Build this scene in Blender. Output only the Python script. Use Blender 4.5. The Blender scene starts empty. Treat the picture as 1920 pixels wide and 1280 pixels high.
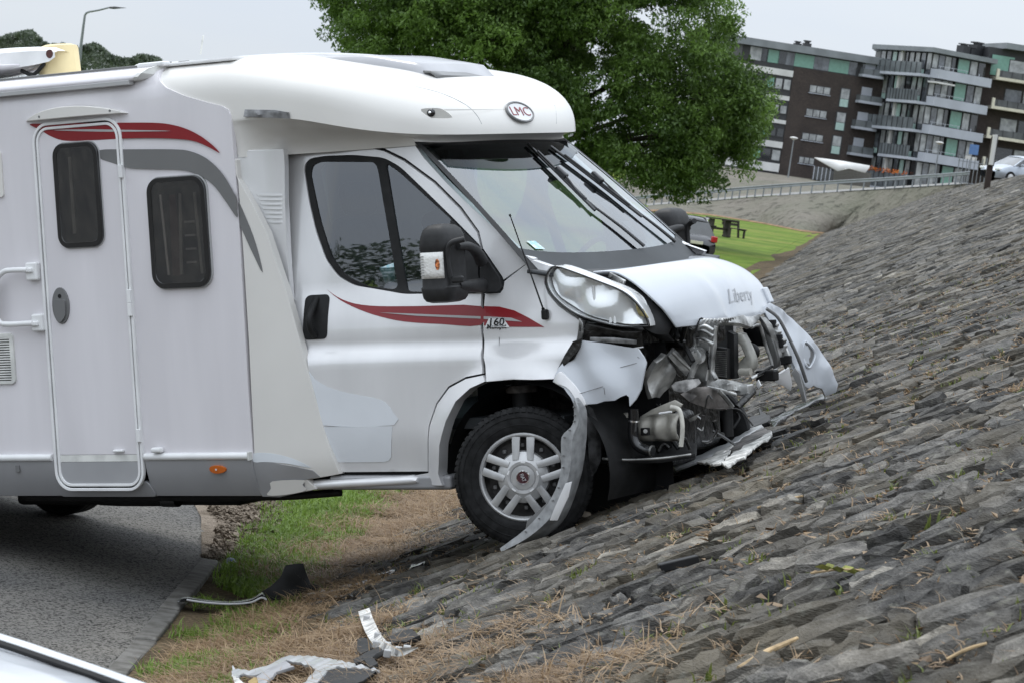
import bpy, bmesh, math, random
import numpy as np
from mathutils import Vector, Matrix
from mathutils.geometry import delaunay_2d_cdt
random.seed(7); rng = np.random.default_rng(7)
SC = bpy.context.scene
COL = SC.collection

# ------------------------------------------------------------------ camera
FPX, ROLL, HOR, CAMH = 5400.0, math.radians(8.2), 350.0, 2.8      # long lens, tilted camera held by someone standing on the bank
_p = math.atan(HOR*math.cos(ROLL)/FPX)
_up = np.array([math.sin(ROLL)*math.cos(_p), math.cos(ROLL)*math.cos(_p), math.sin(_p)])
_fw = np.array([0, 0, -1.0]); _fw = _fw-_up*(_fw@_up); _fw /= np.linalg.norm(_fw)
WM = np.array([np.cross(_fw, _up), _fw, _up])
CAMLOC = np.array([0, 0, CAMH])
cd = bpy.data.cameras.new('camera'); cam = bpy.data.objects.new('camera', cd); COL.objects.link(cam)
cd.sensor_width = 36; cd.lens = FPX/1920*36; cd.clip_start = .1; cd.clip_end = 5000
cam.matrix_world = Matrix.Translation(CAMLOC) @ Matrix(WM.tolist()).to_4x4()
cd.dof.use_dof = True; cd.dof.focus_distance = 15.6; cd.dof.aperture_fstop = 14
SC.camera = cam
# ------------------------------------------------------------------ sky and sun (bright overcast)
SUN_EL, SUN_AZ = math.radians(58), math.radians(318)      # azimuth measured clockwise from +Y
w = bpy.data.worlds.new('World'); SC.world = w; w.use_nodes = True
nt = w.node_tree; nt.nodes.clear()
sk = nt.nodes.new('ShaderNodeTexSky'); sk.sky_type = 'NISHITA'; sk.sun_disc = False
sk.sun_elevation = SUN_EL; sk.sun_rotation = SUN_AZ; sk.air_density = 1.0; sk.dust_density = 6.0; sk.ozone_density = 1.0
bg1 = nt.nodes.new('ShaderNodeBackground'); bg1.inputs[1].default_value = .05
nt.links.new(sk.outputs[0], bg1.inputs[0])
bg2 = nt.nodes.new('ShaderNodeBackground'); bg2.inputs[1].default_value = .95     # even cloud sheet
tc = nt.nodes.new('ShaderNodeTexCoord'); mp = nt.nodes.new('ShaderNodeMapping'); mp.inputs['Scale'].default_value = (2.2, 2.2, 9)
nz = nt.nodes.new('ShaderNodeTexNoise'); nz.inputs['Scale'].default_value = 1.6; nz.inputs['Detail'].default_value = 4
cr = nt.nodes.new('ShaderNodeValToRGB')
cr.color_ramp.elements[0].color = (.78, .87, 1.0, 1); cr.color_ramp.elements[0].position = .3
cr.color_ramp.elements[1].color = (.90, .955, 1.0, 1); cr.color_ramp.elements[1].position = .7
nt.links.new(tc.outputs['Generated'], mp.inputs[0]); nt.links.new(mp.outputs[0], nz.inputs['Vector'])
nt.links.new(nz.outputs[0], cr.inputs[0]); nt.links.new(cr.outputs[0], bg2.inputs[0])
sx = nt.nodes.new('ShaderNodeSeparateXYZ'); nt.links.new(tc.outputs['Generated'], sx.inputs[0])     # overcast luminance law: brighter towards the zenith
mz = nt.nodes.new('ShaderNodeMath'); mz.operation = 'MAXIMUM'; mz.inputs[1].default_value = 0; nt.links.new(sx.outputs[2], mz.inputs[0])
ma = nt.nodes.new('ShaderNodeMath'); ma.operation = 'MULTIPLY_ADD'; ma.inputs[1].default_value = 1.6; ma.inputs[2].default_value = .90; nt.links.new(mz.outputs[0], ma.inputs[0]); nt.links.new(ma.outputs[0], bg2.inputs[1])
ms = nt.nodes.new('ShaderNodeMixShader'); ms.inputs[0].default_value = .88
wo = nt.nodes.new('ShaderNodeOutputWorld')
nt.links.new(bg1.outputs[0], ms.inputs[1]); nt.links.new(bg2.outputs[0], ms.inputs[2]); nt.links.new(ms.outputs[0], wo.inputs[0])
sl = bpy.data.lights.new('sun', 'SUN'); sl.energy = .9; sl.angle = math.radians(14); sl.color = (1, .965, .91)
so = bpy.data.objects.new('sun', sl); COL.objects.link(so)
_sd = Vector((math.sin(SUN_AZ)*math.cos(SUN_EL), math.cos(SUN_AZ)*math.cos(SUN_EL), math.sin(SUN_EL)))
so.rotation_euler = _sd.to_track_quat('Z', 'Y').to_euler()
vs = SC.view_settings; vs.view_transform = 'Standard'; vs.look = 'None'; vs.gamma = 1; vs.exposure = .05; vs.use_curve_mapping = False

# ------------------------------------------------------------------ geometry of the place
def ray(px, py): return WM @ np.array([(px-960)/FPX, -(py-640)/FPX, -1.0])
def ground(px, py, Z=0.):                                  # point at height Z seen at a place in the photo
    r = ray(px, py); return CAMLOC+r*((Z-CAMH)/r[2])
def depth(px, py, Y):                                      # point on the plane at distance Y
    r = ray(px, py); return CAMLOC+r*(Y/r[1])
# pose of the motorhome: x forward, y to its left, z up, origin on its own ground plane under the front axle
def _pose():
    X = np.array([8810., 285., FPX]); X /= np.linalg.norm(X)
    U = np.array([-.0615, 1, 0.]); U[2] = -(X[0]*U[0]+X[1]*U[1])/X[2]; U /= np.linalg.norm(U)
    R = np.array([WM@X, WM@np.cross(U, X), WM@U]).T
    return R, CAMLOC+15.2*ray(985, 890)-R@np.array([0, -.95, .35])
RV, OV = _pose()
def P(px, py, y):                                          # point of the motorhome on its lengthwise plane y
    d = RV.T@ray(px, py); o = RV.T@(CAMLOC-OV); return o+d*((y-o[1])/d[1])
def S(pts, yf):                                            # outline on a curved side -> (x,z)
    out = []
    for a, b in pts:
        y = yf if not callable(yf) else -1.
        for _ in range(6):
            v = P(a, b, y)
            if not callable(yf): break
            y = yf(v[0], v[2])
        out.append((v[0], v[2]))
    return out
def Z1(*p): return [(a*.375, 60+b*.375) for a, b in p]
def Z2(*p): return [(a*.375, 480+b*.375) for a, b in p]
def Z3(*p): return [(420+a*.375, 80+b*.375) for a, b in p]
def Z4(*p): return [(420+a*.453, 480+b*.453) for a, b in p]
def Z5(*p): return [(960+a*.375, 480+b*.375) for a, b in p]

# ------------------------------------------------------------------ materials
def newmat(name):
    m = bpy.data.materials.new(name); m.use_nodes = True
    return m, m.node_tree, m.node_tree.nodes['Principled BSDF']
def pm(name, col, rough=.5, metal=0., var=.06, vs_=3., bump=0., bs=60., coat=0., spec=.5, col2=None, detail=5, bdist=.01, stretch=None, rvar=0.):
    m, t, b = newmat(name); N = t.nodes; L = t.links
    b.inputs['Roughness'].default_value = rough; b.inputs['Metallic'].default_value = metal
    b.inputs['Coat Weight'].default_value = coat; b.inputs['Coat Roughness'].default_value = .06
    b.inputs['Specular IOR Level'].default_value = spec
    c = N.new('ShaderNodeTexCoord'); src = c.outputs['Object']
    if stretch:
        mp = N.new('ShaderNodeMapping'); mp.inputs['Scale'].default_value = stretch; L.new(src, mp.inputs[0]); src = mp.outputs[0]
    n = N.new('ShaderNodeTexNoise'); n.inputs['Scale'].default_value = vs_; n.inputs['Detail'].default_value = detail; L.new(src, n.inputs['Vector'])
    r = N.new('ShaderNodeValToRGB'); e = r.color_ramp.elements
    c2 = col2 if col2 else tuple(max(0, k*(1-2.2*var)) for k in col)
    c1 = col if col2 else tuple(min(1, k*(1+var)) for k in col)
    e[0].position = .35; e[1].position = .65; e[0].color = (*c2, 1); e[1].color = (*c1, 1)
    L.new(n.outputs[0], r.inputs[0]); L.new(r.outputs[0], b.inputs['Base Color'])
    if rvar:
        mr = N.new('ShaderNodeMapRange'); mr.inputs[3].default_value = rough-rvar; mr.inputs[4].default_value = rough+rvar
        L.new(n.outputs[0], mr.inputs[0]); L.new(mr.outputs[0], b.inputs['Roughness'])
    if bump:
        n2 = N.new('ShaderNodeTexNoise'); n2.inputs['Scale'].default_value = bs; n2.inputs['Detail'].default_value = 6; L.new(src, n2.inputs['Vector'])
        bp = N.new('ShaderNodeBump'); bp.inputs['Strength'].default_value = bump; bp.inputs['Distance'].default_value = bdist
        L.new(n2.outputs[0], bp.inputs['Height']); L.new(bp.outputs[0], b.inputs['Normal'])
    return m
def glassmat(name, tint, refl, rough=.015):
    m, t, b = newmat(name); N = t.nodes; L = t.links
    N.remove(b); o = N['Material Output']
    tr = N.new('ShaderNodeBsdfTransparent'); tr.inputs[0].default_value = (*tint, 1)
    gl = N.new('ShaderNodeBsdfGlossy'); gl.inputs[0].default_value = (.95, .97, 1, 1); gl.inputs['Roughness'].default_value = rough
    ge = N.new('ShaderNodeNewGeometry'); dt = N.new('ShaderNodeVectorMath'); dt.operation = 'DOT_PRODUCT'; L.new(ge.outputs['Incoming'], dt.inputs[0]); L.new(ge.outputs['Normal'], dt.inputs[1])
    ab = N.new('ShaderNodeMath'); ab.operation = 'ABSOLUTE'; L.new(dt.outputs['Value'], ab.inputs[0])
    om = N.new('ShaderNodeMath'); om.operation = 'SUBTRACT'; om.inputs[0].default_value = 1; om.use_clamp = True; L.new(ab.outputs[0], om.inputs[1])
    pw = N.new('ShaderNodeMath'); pw.operation = 'POWER'; pw.inputs[1].default_value = 5; L.new(om.outputs[0], pw.inputs[0])
    ad = N.new('ShaderNodeMath'); ad.operation = 'MULTIPLY_ADD'; ad.inputs[1].default_value = .92; ad.inputs[2].default_value = max(0., .07+refl); ad.use_clamp = True; L.new(pw.outputs[0], ad.inputs[0])
    mx = N.new('ShaderNodeMixShader'); L.new(ad.outputs[0], mx.inputs[0])
    L.new(tr.outputs[0], mx.inputs[1]); L.new(gl.outputs[0], mx.inputs[2]); L.new(mx.outputs[0], o.inputs[0])
    return m
M = {}
M['wall'] = pm('wall paint', (.745, .72, .745), .25, var=.03, vs_=1.6, coat=.5, bump=.02, bs=3, bdist=.02, stretch=(2.5, 2.5, .35))
M['cream'] = pm('moulded cream plastic', (.73, .71, .675), .32, var=.02, vs_=1.5, coat=.25)
M['white'] = pm('white plastic', (.80, .80, .80), .4, var=.03, vs_=8)
M['dullwhite'] = pm('greyed white trim', (.72, .72, .69), .5, var=.08, vs_=10)
M['silver'] = pm('silver paint', (.78, .775, .78), .24, .2, var=.03, vs_=2, coat=.6, stretch=(2, 2, .5))
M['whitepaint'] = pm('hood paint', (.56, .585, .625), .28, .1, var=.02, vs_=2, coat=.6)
M['skirt'] = pm('skirt grey', (.33, .33, .34), .38, .2, var=.03, coat=.2)
M['doorgrey'] = pm('door kick grey', (.34, .34, .35), .45, var=.03)
M['red'] = pm('red stripe film', (.235, .006, .012), .4, var=.04, coat=.3)
M['grey'] = pm('grey stripe film', (.165, .165, .165), .4, var=.03, coat=.2)
M['greylight'] = pm('light grey film', (.42, .42, .42), .4, var=.03)
M['black'] = pm('black plastic', (.012, .012, .0125), .55, var=.2, vs_=15, bump=.15, bs=300, bdist=.002, spec=.3)
M['gloss'] = pm('black gloss', (.012, .012, .013), .15, var=.1, coat=.5)
M['rubber'] = pm('tyre rubber', (.016, .016, .0165), .8, var=.25, vs_=20, bump=.2, bs=120, bdist=.004, spec=.25)
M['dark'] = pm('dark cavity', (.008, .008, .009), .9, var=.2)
M['mirrorblack'] = pm('mirror housing plastic', (.022, .022, .023), .55, var=.1, vs_=30, bump=.2, bs=500, bdist=.001, spec=.35)
M['fabric'] = pm('seat fabric', (.05, .055, .065), .9, var=.2, vs_=12)
M['dash'] = pm('dashboard', (.05, .055, .06), .7, var=.1)
M['curtain'] = pm('curtain', (.35, .35, .33), .9, var=.1)
M['alu'] = pm('cast aluminium', (.52, .52, .51), .40, .6, var=.34, vs_=9, bump=.35, bs=40, bdist=.006, rvar=.1)
M['steel'] = pm('scuffed steel', (.36, .355, .34), .42, .7, var=.3, vs_=8, bump=.4, bs=25, bdist=.008, rvar=.12)
M['creamsteel'] = pm('primed pressed steel', (.48, .46, .41), .5, .25, var=.18, vs_=7, bump=.15, bs=30)
M['rusty'] = pm('burnt grey metal', (.17, .155, .145), .6, .4, var=.35, vs_=9, bump=.5, bs=30, bdist=.01)
M['hubcap'] = pm('hubcap silver', (.52, .52, .52), .38, .45, var=.08, vs_=14)
M['oily'] = pm('oily engine black', (.016, .015, .014), .32, .2, var=.6, vs_=12, bump=.8, bs=22, bdist=.02, rvar=.15)
M['fins'] = pm('radiator black', (.03, .03, .03), .5, .5, var=.2)
M['chrome'] = pm('reflector chrome', (.86, .86, .87), .08, 1., var=.02)
M['orange'] = pm('amber lens', (.72, .16, .01), .2, var=.1, coat=.5)
M['clear'] = glassmat('clear lens', (.97, .98, .98), -.03, .004)
M['windscreen'] = glassmat('windscreen glass', (.46, .555, .555), .14, .01)
M['sideglass'] = glassmat('side glass', (.34, .42, .42), .10, .012)
M['tint'] = glassmat('acrylic window', (.34, .32, .30), .07, .02)
M['tape'] = pm('grey tape', (.24, .24, .245), .35, .2, var=.2, vs_=20, bump=.5, bs=40, bdist=.006)
M['satcream'] = pm('aged cream plastic', (.78, .64, .36), .5, var=.05, vs_=5)
M['paper'] = pm('sticker', (.30, .55, .62), .5, var=.3, vs_=30, col2=(.75, .8, .8))

# ------------------------------------------------------------------ object helpers
def link(o, parent=None):
    COL.objects.link(o)
    if parent is not None: o.parent = parent
    return o
def empty(name, loc=(0, 0, 0), rz=0., label=None, cat=None, group=None, kind=None):
    o = bpy.data.objects.new(name, None); o.location = loc; o.rotation_euler = (0, 0, rz); o.empty_display_size = .2
    link(o); return tag(o, label, cat, group, kind)
def tag(o, label=None, cat=None, group=None, kind=None):
    if label: o['label'] = label
    if cat: o['category'] = cat
    if group: o['group'] = group
    if kind: o['kind'] = kind
    return o
def mesh(name, v, f, mat, parent=None, smooth=True, bevel=0., segs=2, angle=40, loc=None, autos=None):
    me = bpy.data.meshes.new(name)
    me.from_pydata([tuple(map(float, p)) for p in v] if not isinstance(v, np.ndarray) else v.tolist(), [], f if isinstance(f, list) else f.tolist())
    o = bpy.data.objects.new(name, me)
    for m_ in (mat if isinstance(mat, (list, tuple)) else [mat]): me.materials.append(M[m_] if isinstance(m_, str) else m_)
    if smooth:
        me.shade_smooth()
        if autos or not bevel: me.set_sharp_from_angle(angle=math.radians(autos or angle))
    if bevel:
        b = o.modifiers.new('bevel', 'BEVEL'); b.width = bevel; b.segments = segs; b.limit_method = 'ANGLE'; b.angle_limit = math.radians(angle); b.harden_normals = True
    if loc is not None: o.location = loc
    return link(o, parent)
def cat(pts, closed=False, n=6):                            # Catmull-Rom through points of any dimension
    p = np.array(pts, float); N = len(p); out = []
    for i in range(N if closed else N-1):
        a, b = p[i], p[(i+1) % N]
        z = p[i-1] if (closed or i > 0) else 2*a-b
        c = p[(i+2) % N] if (closed or i < N-2) else 2*b-a
        for k in range(n):
            t = k/n; out.append(.5*((2*a)+(b-z)*t+(2*z-5*a+4*b-c)*t*t+(3*a-z-3*b+c)*t**3))
    if not closed: out.append(p[-1])
    return [tuple(q) for q in out]
def rrect(x0, x1, z0, z1, r, n=6):
    out = []
    for cx, cz, a0 in ((x1-r, z1-r, 0), (x0+r, z1-r, 90), (x0+r, z0+r, 180), (x1-r, z0+r, 270)):
        for k in range(n+1):
            a = math.radians(a0+90*k/n); out.append((cx+r*math.cos(a), cz+r*math.sin(a)))
    return out
def rpoly(pts, r, n=4):                                     # polygon with filleted corners
    p = [np.array(q, float) for q in pts]; out = []; N = len(p)
    for i in range(N):
        a, b, c = p[i-1], p[i], p[(i+1) % N]
        d = min(r, .45*np.linalg.norm(a-b), .45*np.linalg.norm(c-b))
        s = b+(a-b)/(np.linalg.norm(a-b)+1e-9)*d; e = b+(c-b)/(np.linalg.norm(c-b)+1e-9)*d
        for k in range(n+1):
            t = k/n; out.append(tuple((1-t)**2*s+2*t*(1-t)*b+t*t*e))
    return out
def inpoly(x, z, poly):
    q = np.array(poly); a = q; b = np.roll(q, -1, 0)
    c = ((a[:, 1] > z) != (b[:, 1] > z)); dz = np.where(np.abs(b[:, 1]-a[:, 1]) < 1e-12, 1e-12, b[:, 1]-a[:, 1])
    return int(np.sum(c & (x < (b[:, 0]-a[:, 0])*(z-a[:, 1])/dz+a[:, 0]))) % 2 == 1
def offs(poly, d):                                          # shrink (d>0) a closed outline
    q = np.array(poly, float); n = len(q); ar = .5*np.sum(q[:, 0]*np.roll(q[:, 1], -1)-np.roll(q[:, 0], -1)*q[:, 1]); s = 1 if ar > 0 else -1
    e = np.roll(q, -1, 0)-q; L = np.linalg.norm(e, axis=1); e = e/np.maximum(L, 1e-9)[:, None]
    nn = np.stack([-e[:, 1], e[:, 0]], 1)*s; m = nn+np.roll(nn, 1, 0); m /= np.maximum(np.linalg.norm(m, axis=1), .4)[:, None]
    return [tuple(k) for k in q+m*d]
def resamp(poly, res):
    out = []
    for i in range(len(poly)):
        a = np.array(poly[i]); b = np.array(poly[(i+1) % len(poly)]); k = max(1, int(np.linalg.norm(b-a)/res))
        for j in range(k): out.append(tuple(a+(b-a)*j/k))
    return out
def cdt(outline, holes, res):
    loops = [resamp(outline, res)]+[resamp(h, res) for h in holes]
    vs_, es = [], []
    for l in loops:
        k = len(vs_); vs_ += l; es += [(k+i, k+(i+1) % len(l)) for i in range(len(l))]
    q = np.array(loops[0]); lo, hi = q.min(0), q.max(0); bp = np.array(vs_)
    for x in np.arange(lo[0]+res/2, hi[0], res):
        for z in np.arange(lo[1]+res/2, hi[1], res):
            if np.min((bp[:, 0]-x)**2+(bp[:, 1]-z)**2) > (.45*res)**2 and inpoly(x, z, loops[0]) and not any(inpoly(x, z, h) for h in loops[1:]): vs_.append((x, z))
    r = delaunay_2d_cdt([Vector(p) for p in vs_], es, [], 0, 1e-7)
    V = [tuple(p) for p in r[0]]; F = []
    for f in r[2]:
        c = np.mean([V[i] for i in f], axis=0)
        if inpoly(c[0], c[1], loops[0]) and not any(inpoly(c[0], c[1], h) for h in loops[1:]):
            a, b, d = (V[i] for i in f[:3])
            if (b[0]-a[0])*(d[1]-a[1])-(b[1]-a[1])*(d[0]-a[0]) < 0: f = f[::-1]
            F.append(list(f))
    return V, F
def panel(name, outline, yf, mat, parent, th=.02, res=.06, holes=(), off=0., bevel=.004, mir=False, segs=2):
    """sheet standing on a lengthwise surface y=yf(x,z), facing -y, with a turned-in edge"""
    if not callable(yf): y0 = yf; yf = lambda x, z: y0
    V, F = cdt(outline, holes, res); n = len(V)
    v = [(x, yf(x, z)-off, z) for x, z in V]; cnt = {}
    for f in F:
        for i in range(len(f)):
            e = (f[i], f[(i+1) % len(f)]); cnt[e] = 1
    bd = [e for e in cnt if (e[1], e[0]) not in cnt]
    idx = {}
    for e in bd:
        for k in e:
            if k not in idx: idx[k] = len(v); v.append((v[k][0], v[k][1]+th, v[k][2]))
    FF = [list(f) for f in F]+[[e[1], e[0], idx[e[0]], idx[e[1]]] for e in bd]
    FF += [[idx.get(i) for i in f][::-1] for f in F if all(i in idx for i in f)]
    if mir: v = [(a, -b, c) for a, b, c in v]; FF = [f[::-1] for f in FF]
    return mesh(name, v, FF, mat, parent, bevel=bevel, segs=segs)
def box(name, c, s, mat, parent=None, bevel=.004, rot=None, taper=None):
    v = [Vector((sx*s[0]/2, sy*s[1]/2, sz*s[2]/2)) for sz in (-1, 1) for sy in (-1, 1) for sx in (-1, 1)]
    if taper: v = [Vector((p.x*(taper if p.z > 0 else 1), p.y*(taper if p.z > 0 else 1), p.z)) for p in v]
    if rot is not None:
        R = rot if isinstance(rot, Matrix) else Matrix.Rotation(rot, 3, 'Z'); v = [R@p for p in v]
    v = [p+Vector(c) for p in v]
    f = [[0, 2, 3, 1], [4, 5, 7, 6], [0, 1, 5, 4], [2, 6, 7, 3], [0, 4, 6, 2], [1, 3, 7, 5]]
    return mesh(name, v, f, mat, parent, bevel=bevel)
def frames(pts):
    p = [Vector(q) for q in pts]; T = []
    for i in range(len(p)): T.append((p[min(i+1, len(p)-1)]-p[max(i-1, 0)]).normalized())
    u = T[0].orthogonal().normalized(); out = []
    for i, t in enumerate(T):
        u = (u-t*u.dot(t)); u = u.normalized() if u.length > 1e-6 else t.orthogonal().normalized(); out.append((p[i], u, t.cross(u)))
    return out
def tubegeo(pts, r, n=10, closed=False):
    fr = frames(pts); v = []; f = []; m = len(fr)
    for i, (p, a, b) in enumerate(fr):
        rr = r[i] if isinstance(r, (list, tuple, np.ndarray)) else r
        for k in range(n):
            t = 2*math.pi*k/n; v.append(p+a*(rr*math.cos(t))+b*(rr*math.sin(t)))
    for i in range(m-1):
        for k in range(n): f.append([i*n+k, i*n+(k+1) % n, (i+1)*n+(k+1) % n, (i+1)*n+k])
    f.append(list(range(n))[::-1]); f.append([(m-1)*n+k for k in range(n)])
    return v, f
def tube(name, pts, r, mat, parent=None, n=10, smooth=3):
    if smooth and len(pts) > 2: 
        if isinstance(r, (list, tuple)):
            q = cat([(*p, k) for p, k in zip(pts, r)], n=smooth); pts = [k[:3] for k in q]; r = [k[3] for k in q]
        else: pts = cat(pts, n=smooth)
    v, f = tubegeo(pts, r, n); return mesh(name, v, f, mat, parent, angle=50)
def ringtube(name, loop, w, h, y0, mat, parent, bevel=.003):
    """flat band that follows a closed (x,z) outline; w wide, h proud of y0 towards -y"""
    a = loop; b = offs(loop, w); n = len(a); v = []
    for (x, z), (x2, z2) in zip(a, b): v += [(x, y0, z), (x, y0-h, z), (x2, y0-h, z2), (x2, y0, z2)]
    f = []
    s = .5*sum(a[i][0]*a[(i+1) % n][1]-a[(i+1) % n][0]*a[i][1] for i in range(n))
    for i in range(n):
        j = (i+1) % n
        for k in range(3): 
            q = [i*4+k, j*4+k, j*4+k+1, i*4+k+1]; f.append(q if s < 0 else q[::-1])
    f = [q[::-1] for q in f]
    return mesh(name, v, f, mat, parent, bevel=bevel)
def grid(name, rows, mat, parent=None, th=0., bevel=0., smooth=True, angle=40, flip=False):
    """surface through a matrix of points; th>0 gives it thickness"""
    R, C = len(rows), len(rows[0]); v = [tuple(p) for r in rows for p in r]
    f = [[i*C+j, i*C+j+1, (i+1)*C+j+1, (i+1)*C+j] for i in range(R-1) for j in range(C-1)]
    if flip: f = [q[::-1] for q in f]
    o = mesh(name, v, f, mat, parent, smooth=smooth, angle=angle)
    if th:
        m = o.modifiers.new('solid', 'SOLIDIFY'); m.thickness = th; m.offset = -1
        if bevel:
            b = o.modifiers.new('bevel', 'BEVEL'); b.width = bevel; b.segments = 2; b.limit_method = 'ANGLE'; b.angle_limit = math.radians(50)
    return o
def plate(name, pts, mat, parent=None, th=.01, bevel=.002, dirn=None, holes=(), res=.08, warp=0., seed=0):
    """bent sheet: outline of 3D points, triangulated in its best plane, given thickness"""
    q = np.array(pts, float); c = q.mean(0); _, _, vt = np.linalg.svd(q-c); e1, e2, nn = vt
    cam_l = np.array(dirn) if dirn is not None else np.array([.45, -.88, .1])
    if nn@cam_l < 0: nn = -nn
    if np.cross(e1, e2)@nn < 0: e2 = -e2
    uv = np.c_[(q-c)@e1, (q-c)@e2]; hh = (q-c)@nn
    hl = [[tuple(x) for x in np.c_[(np.array(h)-c)@e1, (np.array(h)-c)@e2]] for h in holes]
    V, F = cdt([tuple(x) for x in uv], hl, res); rr = np.random.default_rng(seed)
    v = []; ph = rr.uniform(0, 6, 4)
    for a, b in V:
        d = (uv[:, 0]-a)**2+(uv[:, 1]-b)**2+1e-5; wgt = 1/d**1.5; h = (wgt@hh)/wgt.sum()
        h += warp*(math.sin(a*23+ph[0])*math.cos(b*19+ph[1])+.6*math.sin(a*41+b*37+ph[2]))
        v.append(c+e1*a+e2*b+nn*h)
    o = mesh(name, v, F, mat, parent)
    m = o.modifiers.new('solid', 'SOLIDIFY'); m.thickness = th; m.offset = -1
    if bevel:
        b = o.modifiers.new('bevel', 'BEVEL'); b.width = bevel; b.segments = 2; b.limit_method = 'ANGLE'; b.angle_limit = math.radians(50)
    return o
def text(name, s, mat, parent, mw, size=.1, ext=.001, shear=0., bold=0., sx=1.):
    c = bpy.data.curves.new(name, 'FONT'); c.body = s; c.size = size; c.extrude = ext; c.shear = shear; c.offset = bold; c.align_x = 'CENTER'; c.align_y = 'CENTER'; c.resolution_u = 4
    t = bpy.data.objects.new(name+'_t', c); COL.objects.link(t); bpy.context.view_layer.update()
    me = bpy.data.meshes.new_from_object(t.evaluated_get(bpy.context.evaluated_depsgraph_get())); COL.objects.unlink(t); bpy.data.objects.remove(t)
    me.transform(mw @ Matrix.Diagonal((sx, 1, 1, 1))); me.materials.clear(); me.materials.append(M[mat]); me.name = name
    return link(bpy.data.objects.new(name, me), parent)
def basis(o, x, y, z):
    return Matrix(((x[0], y[0], z[0], o[0]), (x[1], y[1], z[1], o[1]), (x[2], y[2], z[2], o[2]), (0, 0, 0, 1)))
def sm(a, b, x): 
    t = min(1, max(0, (x-a)/(b-a))); return t*t*(3-2*t)
# ================================================================== ground
def toe(y): return -.7+(y-23)*.114
def bank(s):                                               # height of the bank above the road, s metres uphill of its toe
    k = .25; z = .53*k*math.log1p(math.exp(min(40., (s-.25)/k)))-.05; return min(max(z, 0.), 5.0)
def gz(x, y): return bank(x-toe(y))
def mixmat(name, build):
    m, t, b = newmat(name); b.inputs['Specular IOR Level'].default_value = .12; build(t.nodes, t.links, b); return m
def tex(N, L, kind, scale, src, detail=6, **kw):
    n = N.new(kind); n.inputs['Scale'].default_value = scale
    if 'Detail' in n.inputs: n.inputs['Detail'].default_value = detail
    for k, v in kw.items(): setattr(n, k, v)
    L.new(src, n.inputs['Vector']); return n
def ramp(N, L, src, stops):
    r = N.new('ShaderNodeValToRGB'); e = r.color_ramp.elements
    while len(e) < len(stops): e.new(.5)
    for k, (p, c) in enumerate(stops): e[k].position = p; e[k].color = (*c, 1) if len(c) == 3 else c
    L.new(src, r.inputs[0]); return r
def mul(N, L, a, b, fac=1., mode='MULTIPLY'):
    m = N.new('ShaderNodeMix'); m.data_type = 'RGBA'; m.blend_type = mode; m.inputs[0].default_value = fac
    L.new(a, m.inputs[6]); L.new(b, m.inputs[7]); return m.outputs[2]
def asphalt(N, L, b):
    c = N.new('ShaderNodeTexCoord').outputs['Object']
    v = tex(N, L, 'ShaderNodeTexVoronoi', 74, c); n = tex(N, L, 'ShaderNodeTexNoise', .9, c); f = tex(N, L, 'ShaderNodeTexNoise', 260, c, 3)
    r1 = ramp(N, L, v.outputs['Color'], [(.1, (.012, .012, .012)), (.55, (.030, .029, .028)), (.78, (.058, .056, .054)), (.93, (.20, .195, .185))])
    r2 = ramp(N, L, n.outputs[0], [(.35, (.72, .72, .73)), (.65, (1.08, 1.05, 1.0))])
    L.new(mul(N, L, r1.outputs[0], r2.outputs[0]), b.inputs['Base Color']); b.inputs['Roughness'].default_value = .85
    bp = N.new('ShaderNodeBump'); bp.inputs['Strength'].default_value = .8; bp.inputs['Distance'].default_value = .006
    L.new(v.outputs['Distance'], bp.inputs['Height']); L.new(bp.outputs[0], b.inputs['Normal'])
def soil(N, L, b):
    c = N.new('ShaderNodeTexCoord').outputs['Object']
    n = tex(N, L, 'ShaderNodeTexNoise', 2.2, c, 8); n2 = tex(N, L, 'ShaderNodeTexNoise', 45, c, 6)
    r = ramp(N, L, n.outputs[0], [(.3, (.055, .045, .033)), (.5, (.10, .075, .045)), (.7, (.16, .12, .075))])
    r2 = ramp(N, L, n2.outputs[0], [(.3, (.55, .55, .55)), (.7, (1.3, 1.3, 1.3))])
    L.new(mul(N, L, r.outputs[0], r2.outputs[0]), b.inputs['Base Color']); b.inputs['Roughness'].default_value = .95
    bp = N.new('ShaderNodeBump'); bp.inputs['Strength'].default_value = .7; bp.inputs['Distance'].default_value = .03
    L.new(n2.outputs[0], bp.inputs['Height']); L.new(bp.outputs[0], b.inputs['Normal'])
def lawnm(N, L, b):
    c = N.new('ShaderNodeTexCoord').outputs['Object']
    n = tex(N, L, 'ShaderNodeTexNoise', .16, c, 9); n2 = tex(N, L, 'ShaderNodeTexNoise', 1.3, c, 8)
    r = ramp(N, L, n.outputs[0], [(.3, (.070, .120, .014)), (.5, (.115, .175, .020)), (.66, (.175, .19, .04))])
    r2 = ramp(N, L, n2.outputs[0], [(.3, (.6, .6, .6)), (.7, (1.3, 1.3, 1.3))])
    L.new(mul(N, L, r.outputs[0], r2.outputs[0]), b.inputs['Base Color']); b.inputs['Roughness'].default_value = .9
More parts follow.
